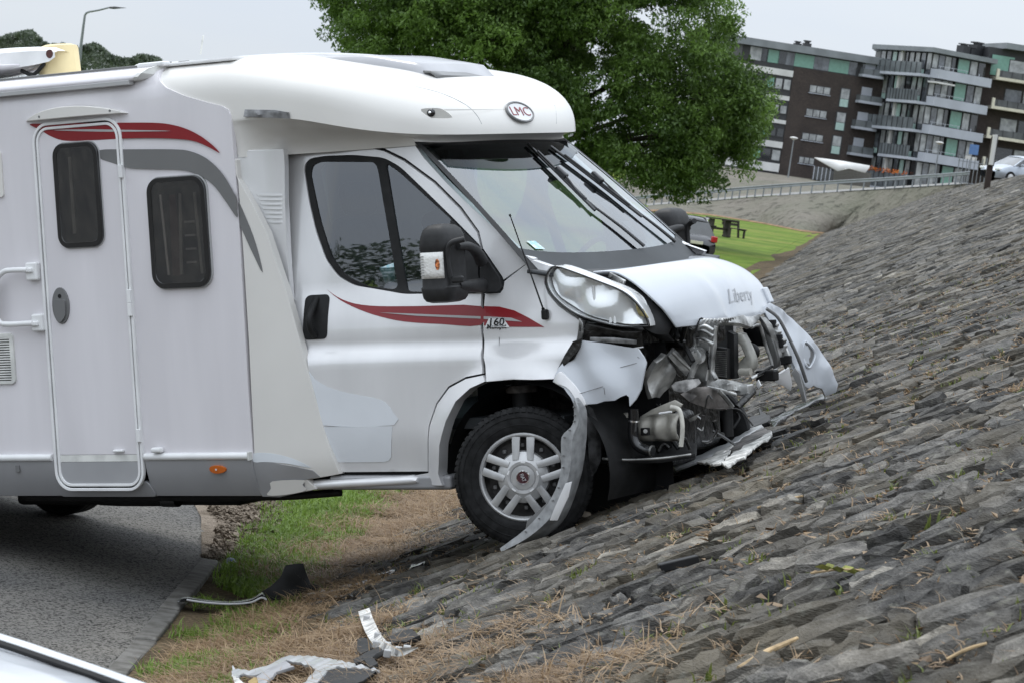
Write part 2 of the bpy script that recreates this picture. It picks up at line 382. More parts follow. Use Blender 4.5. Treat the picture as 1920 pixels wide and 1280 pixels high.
def gravelm(N, L, b):
    c = N.new('ShaderNodeTexCoord').outputs['Object']
    v = tex(N, L, 'ShaderNodeTexVoronoi', 55, c); n = tex(N, L, 'ShaderNodeTexNoise', 4, c)
    r = ramp(N, L, v.outputs['Color'], [(.1, (.10, .078, .06)), (.5, (.175, .142, .115)), (.9, (.31, .265, .22))])
    r2 = ramp(N, L, n.outputs[0], [(.35, (.6, .57, .52)), (.65, (1.1, 1.08, 1.05))])
    L.new(mul(N, L, r.outputs[0], r2.outputs[0]), b.inputs['Base Color']); b.inputs['Roughness'].default_value = .95
    bp = N.new('ShaderNodeBump'); bp.inputs['Strength'].default_value = 1; bp.inputs['Distance'].default_value = .012
    L.new(v.outputs['Distance'], bp.inputs['Height']); L.new(bp.outputs[0], b.inputs['Normal'])
def stonem(N, L, b):
    # slaty grey block stone: split layers, pale bloom, brown silt, lichen
    tc_ = N.new('ShaderNodeNewGeometry').outputs['Position']
    mp = N.new('ShaderNodeMapping'); mp.inputs['Rotation'].default_value = (0, math.radians(-26), 0); mp.inputs['Scale'].default_value = (1, 1, 3.5); L.new(tc_, mp.inputs[0]); c = mp.outputs[0]
    n1 = tex(N, L, 'ShaderNodeTexNoise', 9, c, 8); n2 = tex(N, L, 'ShaderNodeTexNoise', 70, c, 6); n3 = tex(N, L, 'ShaderNodeTexNoise', 1.1, tc_, 5); n4 = tex(N, L, 'ShaderNodeTexNoise', 14, tc_, 6)
    at = N.new('ShaderNodeAttribute'); at.attribute_name = 'tone'
    r0 = ramp(N, L, at.outputs['Fac'], [(0., (.032, .0305, .0285)), (.35, (.072, .069, .065)), (.65, (.118, .113, .106)), (.85, (.165, .154, .138)), (1., (.26, .242, .212))])
    r1 = ramp(N, L, n1.outputs[0], [(.28, (.45, .45, .46)), (.5, (1., 1., 1.)), (.70, (1.6, 1.59, 1.56))])
    r2 = ramp(N, L, n2.outputs[0], [(.3, (.6, .6, .6)), (.7, (1.35, 1.35, 1.35))])
    col = mul(N, L, mul(N, L, r0.outputs[0], r1.outputs[0]), r2.outputs[0])
    rs = ramp(N, L, n3.outputs[0], [(.46, (0, 0, 0)), (.70, (.6, .6, .6))]); ls = ramp(N, L, n4.outputs[0], [(.60, (0, 0, 0)), (.70, (.6, .6, .6))])
    m1 = N.new('ShaderNodeMix'); m1.data_type = 'RGBA'; L.new(rs.outputs[0], m1.inputs[0]); L.new(col, m1.inputs[6]); m1.inputs[7].default_value = (.17, .145, .105, 1)
    m2 = N.new('ShaderNodeMix'); m2.data_type = 'RGBA'; L.new(ls.outputs[0], m2.inputs[0]); L.new(m1.outputs[2], m2.inputs[6]); m2.inputs[7].default_value = (.20, .195, .165, 1)
    # oil and coolant on the stones, plus shade under the nose put into the colour
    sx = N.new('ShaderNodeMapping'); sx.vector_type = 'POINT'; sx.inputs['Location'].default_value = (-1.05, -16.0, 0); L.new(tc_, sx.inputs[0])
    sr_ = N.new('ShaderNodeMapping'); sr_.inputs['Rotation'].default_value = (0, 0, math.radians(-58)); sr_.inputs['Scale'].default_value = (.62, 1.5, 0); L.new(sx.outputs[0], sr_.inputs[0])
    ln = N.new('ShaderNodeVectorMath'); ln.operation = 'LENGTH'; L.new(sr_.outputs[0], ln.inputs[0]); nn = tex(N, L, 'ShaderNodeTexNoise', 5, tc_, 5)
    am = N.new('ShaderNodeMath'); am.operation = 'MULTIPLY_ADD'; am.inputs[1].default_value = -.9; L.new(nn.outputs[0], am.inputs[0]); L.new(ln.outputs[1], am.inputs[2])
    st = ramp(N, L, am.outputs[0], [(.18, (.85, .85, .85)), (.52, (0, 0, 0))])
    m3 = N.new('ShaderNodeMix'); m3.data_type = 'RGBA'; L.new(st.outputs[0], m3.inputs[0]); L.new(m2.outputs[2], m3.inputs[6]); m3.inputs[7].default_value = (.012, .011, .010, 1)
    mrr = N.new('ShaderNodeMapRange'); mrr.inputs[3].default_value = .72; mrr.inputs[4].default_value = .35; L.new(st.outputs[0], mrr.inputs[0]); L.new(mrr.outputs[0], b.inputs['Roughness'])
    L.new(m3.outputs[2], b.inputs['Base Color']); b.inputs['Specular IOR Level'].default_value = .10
    ad = N.new('ShaderNodeMath'); ad.operation = 'MULTIPLY_ADD'; ad.inputs[1].default_value = .35; L.new(n2.outputs[0], ad.inputs[0]); L.new(n1.outputs[0], ad.inputs[2])
    bp = N.new('ShaderNodeBump'); bp.inputs['Strength'].default_value = .9; bp.inputs['Distance'].default_value = .035
    L.new(ad.outputs[0], bp.inputs['Height']); L.new(bp.outputs[0], b.inputs['Normal'])
def farstone(N, L, b):
    c = N.new('ShaderNodeTexCoord').outputs['Object']
    v = tex(N, L, 'ShaderNodeTexVoronoi', 1.5, c); n = tex(N, L, 'ShaderNodeTexNoise', .12, c, 6); n2 = tex(N, L, 'ShaderNodeTexNoise', 5, c, 6)
    r = ramp(N, L, v.outputs['Color'], [(.1, (.045, .043, .040)), (.5, (.10, .095, .086)), (.9, (.185, .175, .157))])
    r2 = ramp(N, L, n.outputs[0], [(.35, (.82, .85, .74)), (.65, (1.05, 1.0, .96))])
    L.new(mul(N, L, r.outputs[0], r2.outputs[0]), b.inputs['Base Color']); b.inputs['Roughness'].default_value = .9
    bp = N.new('ShaderNodeBump'); bp.inputs['Strength'].default_value = 1; bp.inputs['Distance'].default_value = .12
    L.new(v.outputs['Distance'], bp.inputs['Height']); L.new(bp.outputs[0], b.inputs['Normal'])
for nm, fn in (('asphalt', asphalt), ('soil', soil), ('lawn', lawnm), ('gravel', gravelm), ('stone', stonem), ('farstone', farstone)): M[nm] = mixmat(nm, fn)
M['concrete'] = pm('kerb concrete', (.17, .163, .15), .9, var=.2, vs_=9, bump=.6, bs=40, col2=(.08, .074, .064))
M['pathgrey'] = pm('pale path', (.24, .235, .225), .9, var=.1)

# one large sheet under everything, then the pieces on it
mesh('ground', [(-900, -60, -.06), (900, -60, -.06), (900, 3000, -.06), (-900, 3000, -.06)], [[0, 1, 2, 3]], M['lawn'])['kind'] = 'structure'
REDGE = -1.62
def redge(y):                                               # the carriageway bends off to the left beyond the crash
    return REDGE-.062*max(0, y-18.4)**2.0 if y < 23 else REDGE-1.31-.40*(y-23)
ys = list(np.arange(-20, 30, .5)); v = []
for y in ys: v += [(-40, y, 0), (redge(y)-.03+.012*math.sin(y*5.1)+.010*math.sin(y*13.7), y, 0)]
mesh('road', v, [[2*i, 2*i+1, 2*i+3, 2*i+2] for i in range(len(ys)-1)], 'asphalt')['kind'] = 'structure'
KB = empty('kerb', (0, 0, 0), kind='structure')
y = 4.0; kr = random.Random(2)
while y < 17.6:
    L_ = 1.0; xm = redge(y+.5); tl = kr.uniform(-.02, .02)
    box('kerb_stone', (xm-.065, y+.49, -.035+kr.uniform(0, .012)), (.115, .97, .10), 'concrete', KB, bevel=.012, rot=tl); y += L_
# gravel run-off where the road edge breaks up
gv = [(-1.74, 18.0), (-1.50, 18.5), (-1.48, 19.6), (-1.50, 21.0), (-1.6, 22.2), (-2.5, 22.4), (-2.25, 21.2), (-1.98, 20.)]
V_, F_ = cdt(rpoly(gv, .35, 4), [], .12)
mesh('gravel_patch', [(x, y, .010+.012*math.sin(x*9)*math.cos(y*7)) for x, y in V_], F_, 'gravel')['kind'] = 'structure'
# far road strip
mesh('far_road', [(-40, 23.0, .004), (-1.2, 21.9, .004), (-.9, 23.4, .004), (-40, 26.5, .004)], [[0, 1, 2, 3]], M['pathgrey'])['kind'] = 'structure'
# verge and bank body
xs = np.concatenate([np.linspace(-2.2, 2, 43), np.linspace(2.4, 10.6, 22), [11.2, 14, 40]])
ysb = np.concatenate([np.arange(-3, 30, .35), np.arange(30, 80, 2.), np.arange(80, 331, 10.)])
rows = []
for y in ysb:
    r = []
    for s_ in xs:
        x = toe(y)+s_; z = bank(s_)-.045*sm(.7, 1.4, s_) if s_ > -2.1 else 0
        if s_ < 10: z += .02*math.sin(x*3.1+y*1.7)*math.sin(y*2.3)*(1-sm(.2, 1.0, s_))
        x_ = max(x, redge(y)-.02) if y < 23 else max(x, toe(y)-.45 if y > 40 else -1e9)
        r.append((x_, y, z-.012*sm(-1.6, -2.2, s_)))
    rows.append(r)
BK = grid('embankment', rows, ['soil'], None, flip=True); BK['kind'] = 'structure'
# ---- set stones of the bank: courses run straight up the slope
def stones():
    out = []                                                # (corners(4,2) in (s,y), near)
    y = 3.2; r = np.random.default_rng(11)
    while y < 232:
        far = y > 45
        cw = r.uniform(.10, .26) if y < 30 else (r.uniform(.22, .36) if y < 70 else r.uniform(.38, .6))
        s_ = .62+max(0, 15.5-y)*.26+r.uniform(-.15, .3)
        ph = r.uniform(0, 6)
        while s_ < 9.6:
            L_ = min(.36, .085+r.gamma(2.0, .05)) if not far else r.uniform(.3, .65)
            out.append((s_, y, L_, cw, ph)); s_ += L_
        y += cw
    return np.array(out)
SQ = stones()
def stonegeo(q, r, fine):
    """one set stone in (s,y,h) coordinates: irregular outline, chamfered and tilted top"""
    s0, y0, L_, cw, ph = q
    wob = lambda s_, y_: .035*math.sin(s_*3.3+y_*.9)+.025*math.sin(s_*7.1+y_*2.3)
    g = r.uniform(.003, .016)
    cs = [(s0+g, y0+g), (s0+L_-g, y0+g), (s0+L_-g, y0+cw-g), (s0+g, y0+cw-g)]
    cs = [(a+r.normal(0, .022), b+wob(a, b)+r.normal(0, .020)) for a, b in cs]
    pts = []
    for k in range(4):
        a, b = np.array(cs[k]), np.array(cs[(k+1) % 4]); n_ = np.array([-(b-a)[1], (b-a)[0]]); n_ /= np.linalg.norm(n_)+1e-9
        m = 3 if fine else 2
        t0 = r.uniform(.08, .2)
        for j in range(m):
            t = t0+(1-2*t0)*j/(m-1); pts.append(a+(b-a)*t+n_*r.normal(-.004, .010))
    pts = np.array(pts); c = pts.mean(0); n = len(pts)
    ts, ty = r.normal(0, .06), r.normal(.01, .07); h = r.normal(.008, .011)
    top = lambda p: h+ts*(p[0]-c[0])+ty*(p[1]-c[1])
    v = []; 
    for p in pts: v.append((p[0]+(p[0]-c[0])*.03, p[1]+(p[1]-c[1])*.03, -.11))
    for p in pts: v.append((*p, top(p)-.022-r.uniform(0, .012)))
    k1 = r.uniform(.80, .93)
    for p in pts: q2 = c+(p-c)*k1; v.append((*q2, top(q2)+r.normal(0, .004)))
    if fine:
        for p in pts: q2 = c+(p-c)*.5; v.append((*q2, top(q2)+r.normal(.004, .007)))
    v.append((*c, top(c)+r.normal(.004, .006)))
    f = []; R_ = 3 if not fine else 4
    for k in range(R_-1):
        for j in range(n): f.append([k*n+j, k*n+(j+1) % n, (k+1)*n+(j+1) % n, (k+1)*n+j])
    for j in range(n): f.append([(R_-1)*n+j, (R_-1)*n+(j+1) % n, R_*n])
    return v, f
def place(v):
    o = []
    for s_, y_, h in v:
        x = toe(y_)+s_; z = bank(s_); o.append((x-.447*h, y_, z+.894*h))
    return o
def seen(x, y, z):
    c = (np.array([x, y, z])-CAMLOC)@WM; return 960-FPX*c[0]/c[2]*1, 640+FPX*c[1]/c[2], -c[2]
cand = []; wide = set()
for i, q in enumerate(SQ):
    s_, y_ = q[0]+q[2]/2, q[1]+q[3]/2; px, py, d = seen(toe(y_)+s_, y_, bank(s_))
    if d > 0 and -20 < px < 1940 and 0 < py < 1330:
        hid = (px < 1150 and py < 1000) or (px < 900)
        cand.append((q[2]*q[3]/d**2.6*(0 if hid else 1), i))
    elif d > 0 and (y_ < 60 or px < 3600): wide.add(i)
cand.sort(reverse=True); big = {i for _, i in cand[:300]}
inview = {i for _, i in cand} | wide
rs_ = np.random.default_rng(5); AV, AF, AT = [], [], []; nv = 0
def settone(me, vals):
    a = me.attributes.new('tone', 'FLOAT', 'POINT'); a.data.foreach_set('value', vals)
for i, q in enumerate(SQ):
    if i not in inview and q[1] > 26: continue
    v, f = stonegeo(q, rs_, i in big); tone = float(np.clip(rs_.beta(2.2, 2.4)+rs_.normal(0, .05), 0, 1))
    if i in big:
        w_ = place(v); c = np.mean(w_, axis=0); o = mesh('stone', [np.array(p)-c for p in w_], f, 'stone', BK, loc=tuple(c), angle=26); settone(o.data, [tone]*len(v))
    else:
        AV += place(v); AF += [[k+nv for k in p] for p in f]; AT += [tone]*len(v); nv += len(v)
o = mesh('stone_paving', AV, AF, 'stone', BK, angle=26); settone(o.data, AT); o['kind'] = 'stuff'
# ---- lawn beyond, the far slope with its ramp, plateau
lawn_pts = [ground(1100, 560), ground(1400, 521), ground(1440, 498), ground(1500, 465), ground(1552, 440), ground(1500, 434), ground(1430, 420), ground(1330, 404), ground(1235, 396), ground(1150, 420)]
mesh('lawn', [(p[0], p[1], .004) for p in lawn_pts], [list(range(len(lawn_pts)))], M['lawn'])['kind'] = 'structure'
def band(name, pa, pb, mat, n=1):
    rows = [[tuple(np.array(a)+(np.array(b)-np.array(a))*t) for t in np.linspace(0, 1, n+1)] for a, b in zip(pa, pb)]
    o = grid(name, rows, mat, angle=85); o['kind'] = 'structure'; return o
gpx = [(1150, 392), (1240, 384), (1320, 378), (1400, 371), (1500, 364), (1640, 356), (1740, 350), (1815, 345)]
gY = [268, 264, 260, 256, 251, 243, 236, 230]
rail = [depth(*p, Y) for p, Y in zip(gpx, gY)]
low = [ground(1120, 400), ground(1235, 396), ground(1330, 404), ground(1430, 420), ground(1500, 434), ground(1560, 440), np.array([28., 238., 1.5]), np.array([33., 234., 4.2])]
_li = lambda q: [np.array(q[i])+(np.array(q[i+1])-np.array(q[i]))*k/5 for i in range(len(q)-1) for k in range(5)]+[np.array(q[-1])]
rail_f = _li(rail); low_f = _li(low)
band('far_slope', low_f, rail_f, M['farstone'], 6)
dry = [np.array([p[0], p[1]-2.2, .03]) for p in low]; band('dry_margin', dry, [p+np.array([0, .3, .12]) for p in low], pm('dry grass margin', (.26, .155, .075), .95, var=.3, vs_=1.5))
up = [depth(p[0]+(8 if i < 6 else 0), p[1]-(4, 10, 22, 34, 28, 6, 4, 3)[i], 330) for i, p in enumerate(gpx)]
band('ramp_road', [p+np.array([0, -.2, .02]) for p in rail], [p+np.array([0, 7., .05]) for p in rail], M['pathgrey'])
up = [np.array([p[0]*1.30, 335, 4.9]) for p in rail]; up[0][2] = 3.2; up[1][2] = 4.2
band('upper_slope', [p+np.array([0, 7.1, .03]) for p in rail], up, M['farstone'], 3)
mesh('plateau', [(-30, 334.9, 4.7), (260, 334.9, 4.9), (260, 600, 4.9), (-30, 600, 4.9)], [[0, 1, 2, 3]], M['pathgrey'])['kind'] = 'structure'
mesh('plateau_slope', [(-80, 300, -.06), (up[0][0], 300, -.06), (up[0][0], 334.8, 4.6), (-30, 334.8, 4.69), (-30, 600, 4.69), (-80, 600, -.06)], [[0, 1, 2, 3], [0, 3, 4, 5]], M['lawn'])['kind'] = 'structure'
pth = [ground(1215, 404), ground(1330, 408), ground(1330, 412), ground(1215, 409)]
mesh('footpath', [(p[0], p[1], .010) for p in pth], [[0, 1, 2, 3]], M['pathgrey'])['kind'] = 'structure'
# ================================================================== the motorhome
V = empty('motorhome', label='white and silver motorhome with crushed front, nosed up onto the stone bank', cat='motorhome')
V.matrix_world = Matrix.Translation(OV) @ Matrix(RV.tolist()).to_4x4()
HW, ZL, ZT = 1.14, 2.37, 2.716
def ywall(x, z):
    if z <= ZL: return -HW
    g = min(.999, (z-ZL)/(ZT-ZL)); return -HW*(1-g**4.5)**(1/6)
def ycab(x, z):                                             # near side of the cab
    y = .972+.036*(1-sm(.975, 1.05, z))-.016*math.exp(-((z-1.065)/.035)**2)      # lower flank stands out below the crease
    y -= .10*sm(.62, .30, z)*.5
    y -= .06*min(1, max(0, (z-1.03)/.34))**1.2
    if z > 1.22: y -= .125*((z-1.22)/.93)**1.2
    r = math.hypot(x, z-.36)
    y += .045*(1-sm(.0, .13, abs(r-.50)))*(1 if z > .25 else 0)   # swollen arch
    if x > .12: y -= .42*((x-.12)/.62)**2.2
    if x < -1.2: y += .05*sm(-1.2, -1.45, x)
    return -y
# ---- living box
seam = Z1((800, 195), (790, 225), (800, 250), (830, 280), (920, 320), (1040, 355), (1110, 372), (1140, 390), (1152, 420), (1160, 500), (1172, 640), (1195, 960))+Z2((1215, 200), (1240, 650), (1264, 985))
sm_xz = S(seam, ywall)
top_z = 2.672
zb = S([(300, 860)], -HW)[0][1]
wall_out = [(-5.7, zb), (sm_xz[-1][0], zb)]+sm_xz[::-1]+[(sm_xz[0][0]-.01, top_z), (-5.7, top_z)]
panel('side_wall', wall_out, ywall, 'wall', V, th=.03, res=.055, bevel=.003)
panel('side_wall', [(-5.7, zb), (-1.62, zb), (-1.62, top_z), (-5.7, top_z)], ywall, 'wall', V, th=.03, res=.11, mir=True)
yr = ywall(0, top_z-.004)
rows = [[(x, yr+(-2*yr)*k/12, top_z-.008+.035*(1-(2*k/12-1)**2)) for k in range(13)] for x in (-5.7, -4, -3, -2.2, -1.7)]
grid('roof', rows, 'white', V, th=.02)
box('rear_wall', (-5.69, 0, 1.45), (.03, 2.2, 2.4), 'wall', V)
box('floor_pan', (-3.72, 0, .40), (3.9, 2.06, .16), 'black', V, bevel=.02)
# skirt, bulging and tucked under
def ysk(x, z): return -(HW+.012-.07*max(0, (.50-z)/.24)**2)
sk_l = S([(470, 853)], -HW)[0][0]; zs0 = S([(300, 929)], -1.08)[0][1]
dx0, dx1 = S([(88, 570)], -HW)[0][0]-.012, S([(250, 570)], -HW)[0][0]+.008
dz0, dz1 = S([(190, 919)], -HW)[0][1], S([(150, 225)], -HW)[0][1]
for a, b in ((-5.7, dx0-.006), (dx1+.006, sk_l+.012)):
    panel('skirt_panel', [(a, zs0), (b, zs0), (b, zb-.004), (a, zb-.004)], ysk, 'skirt', V, th=.04, res=.035)
    mz = S([(300, 855)], -HW)[0][1]
    v, f = tubegeo([(a+.005, -HW-.008, mz), (b-.012, -HW-.008, mz)], .021, 12); mesh('belt_moulding', v, f, 'white', V)
    if b > -2: box('moulding_end_cap', (b-.008, -HW-.01, mz), (.012, .046, .05), 'dullwhite', V)
panel('skirt_panel', [(-5.7, zs0), (-1.65, zs0), (-1.65, zb), (-5.7, zb)], ysk, 'skirt', V, th=.04, res=.12, mir=True)
# door step skirt below the door
panel('door_step_skirt', rpoly([(dx0-.03, zs0-.004), (dx1+.03, zs0-.004), (dx1+.004, zs0+.09), (dx0-.004, zs0+.09)], .03), lambda x, z: ysk(x, z)-.012, 'skirt', V, th=.05, res=.035)
# ---- entrance door
D_ = bpy.data.objects.new('entrance_door', None); link(D_, V)
dl = rrect(dx0, dx1, dz0, dz1, .115, 8)
ringtube('door_frame', dl, .017, .020, -HW, 'white', D_)
ringtube('door_frame', offs(dl, .026), .016, .017, -HW, 'white', D_)
ringtube('door_seal', offs(dl, .0165), .010, .006, -HW, 'black', D_, bevel=0)
leaf = offs(dl, .041); kz = S([(190, 865)], -HW)[0][1]; kz2 = S([(190, 851)], -HW)[0][1]
def clipz(poly, lo, hi): 
    out = []
    for i in range(len(poly)):
        a, b = poly[i], poly[(i+1) % len(poly)]
        if lo <= a[1] <= hi: out.append(a)
        for t, L in sorted(((L-a[1])/(b[1]-a[1]), L) for L in (lo, hi) if (a[1]-L)*(b[1]-L) < 0): out.append((a[0]+t*(b[0]-a[0]), L))
    return out
panel('door_leaf', clipz(leaf, kz2, 9), -HW, 'wall', D_, off=.008, th=.008, res=.3, bevel=.002)
panel('door_band', clipz(leaf, kz+.002, kz2-.002), -HW, 'dullwhite', D_, off=.008, th=.008, res=.3, bevel=.001)
panel('kick_panel', clipz(leaf, 0, kz), -HW, 'doorgrey', D_, off=.008, th=.008, res=.3, bevel=.001)
def window(parent, quad, r, name='window'):
    q = S(quad, -HW); x0 = (q[0][0]+q[3][0])/2; x1 = (q[1][0]+q[2][0])/2; z1 = (q[0][1]+q[1][1])/2; z0 = (q[2][1]+q[3][1])/2
    W = bpy.data.objects.new(name, None); link(W, parent)
    lp = rrect(x0, x1, z0, z1, r, 8)
    ringtube('window_trim', offs(lp, -.006), .010, .014, -HW, 'greylight', W, bevel=.002)
    ringtube('window_frame', lp, .033, .030, -HW, 'gloss', W, bevel=.006)
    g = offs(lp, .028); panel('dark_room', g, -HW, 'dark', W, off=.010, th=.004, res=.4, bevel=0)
    gl = panel('window_glass', g, lambda x, z: -HW-.022-.012*(1-((x-(x0+x1)/2)/(x1-x0)*2)**2), 'tint', W, off=0, th=.004, res=.04, bevel=0)
    return W, (x0, x1, z0, z1)
wd, q = window(D_, Z1((275, 555), (500, 550), (530, 1075), (305, 1080)), .075)
box('blind_edge', (q[0]+.115, -HW-.013, (q[2]+q[3])/2), (.022, .006, q[3]-q[2]-.16), 'curtain', wd, bevel=.001)
ws, q = window(V, Z1((745, 725), (1035, 720), (1068, 1275), (775, 1285)), .085, 'side_window')
hx = q[1]-q[0]
for k, (xx, wdt, mt) in enumerate(((.24, .014, 'white'), (.52, .02, 'curtain'), (.82, .018, 'curtain'))):
    box('curtain_edge', (q[0]+hx*xx, -HW-.013, (q[2]+q[3])/2-.01), (wdt, .006, q[3]-q[2]-.17), mt, ws, bevel=.001, rot=Matrix.Rotation((-.05, .06, -.04)[k], 3, 'Y'))
for k in range(4): box('ladder_rung', (q[0]+hx*.68, -HW-.013, q[2]+.14+.075*k), (.075, .006, .012), 'greylight', ws, bevel=.001)
panel('curtain', rpoly([(q[0]+hx*.33, q[2]+.07), (q[0]+hx*.5, q[2]+.07), (q[0]+hx*.47, q[3]-.1), (q[0]+hx*.36, q[3]-.1)], .01), -HW, pm('maroon curtain', (.10, .05, .05), .9), ws, off=.0125, th=.002, res=.4, bevel=0)
# handle, hinges, stay
hc = S([(117, 573)], -HW)[0]
ov = [(hc[0]+.062*math.cos(a), hc[1]+.105*math.sin(a)) for a in np.linspace(0, 2*math.pi, 28, endpoint=False)]
dh = panel('door_handle', ov, -HW, 'grey', D_, off=.018, th=.012, res=.05, bevel=.004)
panel('handle_grip', rpoly([(hc[0]-.045, hc[1]+.035), (hc[0]+.045, hc[1]+.035), (hc[0]+.04, hc[1]-.06), (hc[0], hc[1]-.098), (hc[0]-.03, hc[1]-.085)], .02), -HW, 'grey', dh, off=.030, th=.014, res=.05, bevel=.005)
panel('lock', [(hc[0]+.012*math.cos(a), hc[1]+.055+.012*math.sin(a)) for a in np.linspace(0, 6.28, 14, endpoint=False)], -HW, 'black', dh, off=.021, th=.004, res=.1, bevel=.001)
for py in (555, 580, 320, 815):
    z = S([(250, py)], -HW)[0][1]; box('hinge', (dx1-.012, -HW-.026, z), (.026, .02, .075), 'white', D_)
box('door_catch', (S([(226, 844)], -HW)[0][0], -HW-.018, S([(226, 844)], -HW)[0][1]), (.075, .022, .018), 'white', D_, bevel=.008)
c0 = S([(300, 842)], -HW)[0]; box('door_stop', (c0[0], -HW-.025, c0[1]), (.07, .045, .032), 'white', V, bevel=.013)
# canopy over the door
cp = cat(S(Z1((120, 450), (180, 415), (250, 390), (330, 375), (430, 370), (530, 380), (600, 395), (632, 408)), -HW-.02), n=3)+S(Z1((500, 416), (300, 434)), -HW-.02)
def ycan(x, z):
    return -HW-.01-.055*max(0, 1-((x-(cp[0][0]+cp[21][0])/2)/((cp[21][0]-cp[0][0])/2))**2)**.6
panel('door_canopy', cp, ycan, 'cream', V, th=.06, res=.04, bevel=.006)
for zz in ((190, 425), (540, 395)):
    c = S(Z1(zz), -HW-.06)[0]; panel('screw', [(c[0]+.007*math.cos(a), c[1]+.007*math.sin(a)) for a in np.linspace(0, 6.28, 8, endpoint=False)], ycan, 'grey', V, off=.002, th=.003, res=.1, bevel=0)
# ---- stripes
def decal(name, pts, yf, mat, parent, off=.0015, n=4, curve=True):
    o = S(pts, yf); o = cat(o, True, n) if curve else o
    return panel(name, o, yf, mat, parent, off=off, th=.0014, res=.08, bevel=0)
redp = Z1((150, 462), (250, 460), (420, 457), (590, 455), (760, 455), (850, 463), (930, 485), (1000, 520), (1060, 565), (1098, 606), (1050, 580), (980, 550), (900, 537), (750, 532), (600, 535), (450, 543), (330, 545), (260, 525), (200, 490))
decal('red_stripe', redp, lambda x, z: -HW-.0085, 'red', V)
decal('grey_sliver', Z1((270, 492), (420, 488), (600, 490), (855, 496), (600, 500), (420, 498)), lambda x, z: -HW-.0085, 'greylight', V, off=.0032)
decal('grey_stripe', Z1((500, 592), (640, 588), (860, 588), (950, 597), (1030, 632), (1100, 695), (1150, 770), (1183, 838), (1184, 880), (1185, 928), (1130, 850), (1060, 760), (980, 712), (900, 690), (750, 686), (640, 680), (560, 655), (500, 632)), lambda x, z: -HW-.0085, 'grey', V)
# ---- grab handle
def gp(px, py, y): return tuple(P(px, py, y))
for (a, b, e) in ((62, 509, 0), (73, 605, 1)):
    c = P(a, b, -HW-.02); box('handle_bracket', c, (.085, .045, .105 if not e else .10), 'white', V, bevel=.012)
    c = P(a-8, b+(-2 if not e else 2), -HW-.045); box('handle_knuckle', c, (.06, .03, .03), 'white', V, bevel=.01)
tube('grab_handle', [gp(52, 506, -HW-.05), gp(20, 507, -HW-.055), gp(4, 512, -HW-.06), gp(-12, 535, -HW-.06), gp(-14, 580, -HW-.06), gp(-4, 600, -HW-.06), gp(10, 608, -HW-.055), gp(62, 606, -HW-.05)], .016, 'white', V, n=12, smooth=4)
tube('grab_foam', [gp(-13, 528, -HW-.06), gp(-15, 556, -HW-.06), gp(-8, 592, -HW-.06)], .024, 'black', V, n=12)
# ---- vent grille, far-left hatch, dent
q = S([(-70, 624), (27, 624), (31, 719), (-66, 722)], -HW); x0, x1, z0, z1 = q[0][0], (q[1][0]+q[2][0])/2, q[2][1], q[1][1]
G_ = panel('vent_grille', rrect(x0, x1, z0, z1, .03), -HW, 'dullwhite', V, off=.014, th=.02, res=.2, holes=[rrect(x0+.02, x1-.03, z0+.02, z1-.025, .01)])
panel('vent_recess', rrect(x0+.015, x1-.025, z0+.015, z1-.02, .01), -HW, 'dark', G_, off=.002, th=.003, res=.3, bevel=0)
for k in range(17):
    z = z0+.03+k*(z1-z0-.06)/16; box('slat', ((x0+x1)/2, -HW-.010, z), (x1-x0-.05, .010, .009), 'dullwhite', G_, bevel=.002)
q = S([(-60, 283), (3, 283), (6, 370), (-57, 372)], -HW); panel('service_hatch', rrect(q[0][0], q[1][0], q[2][1], q[1][1], .02), -HW, 'cream', V, off=.012, th=.012, res=.3)
# ---- side marker lamp, small plate, skirt lamp
c = S([(408, 879)], -HW-.01)[0]
panel('marker_lamp', [(c[0]+.058*math.cos(a), c[1]+.024*math.sin(a)) for a in np.linspace(0, 2*math.pi, 24, endpoint=False)], lambda x, z: ysk(x, z)-.012*(1-((x-c[0])/.06)**2), 'orange', V, off=.008, th=.02, res=.018, bevel=.003)
panel('marker_reflector', [(c[0]+.006*math.cos(a), c[1]+.006*math.sin(a)) for a in np.linspace(0, 2*math.pi, 10, endpoint=False)], lambda x, z: ysk(x, z)-.0235, 'white', V, off=0, th=.002, res=.02, bevel=0)
c = S([(33, 878)], -HW-.01)[0]; box('skirt_clip', (c[0], ysk(0, c[1])-.004, c[1]), (.03, .008, .04), 'grey', V, bevel=.002)
# ---- awning box along the roof edge
a0, a1 = P(-300, 195, -1.13), P(250, 151, -1.13); ax1 = a1[0]; az = a1[2]
prof = [(-1.125, az-.008), (-1.165, az), (-1.172, az+.014), (-1.16, az+.034), (-1.12, az+.058), (-1.06, az+.072), (-.99, az+.07), (-.96, az+.01)]
rows = [[(x+(.13*(k/7) if e else 0), y, z) for k, (y, z) in enumerate(prof)] for e, x in ((0, -5.7), (0, -4.), (1, ax1))]
AW = grid('awning', rows, 'wall', V, smooth=True, angle=60, flip=True)
mesh('awning_end_cap', [(ax1+.002+.13*(k/7), y, z) for k, (y, z) in enumerate(prof)]+[(ax1+.028+.13*(k/7), y, z) for k, (y, z) in enumerate(prof)], [list(range(8))[::-1], list(range(8, 16))]+[[k, (k+1) % 8, 8+(k+1) % 8, 8+k] for k in range(8)], 'dullwhite', AW, smooth=False)
box('awning_lead_rail', ((-5.7+ax1)/2, -1.150, az-.012), (ax1+5.7, .05, .026), 'greylight', AW, bevel=.004)
box('awning_top_rail', ((-5.7+ax1+.13)/2, -1.02, az+.078), (ax1+.13+5.7, .05, .018), 'grey', AW, bevel=.003)
c = P(288, 122, -1.03); box('roof_rail_joint', c, (.19, .07, .028), 'white', V, bevel=.01)
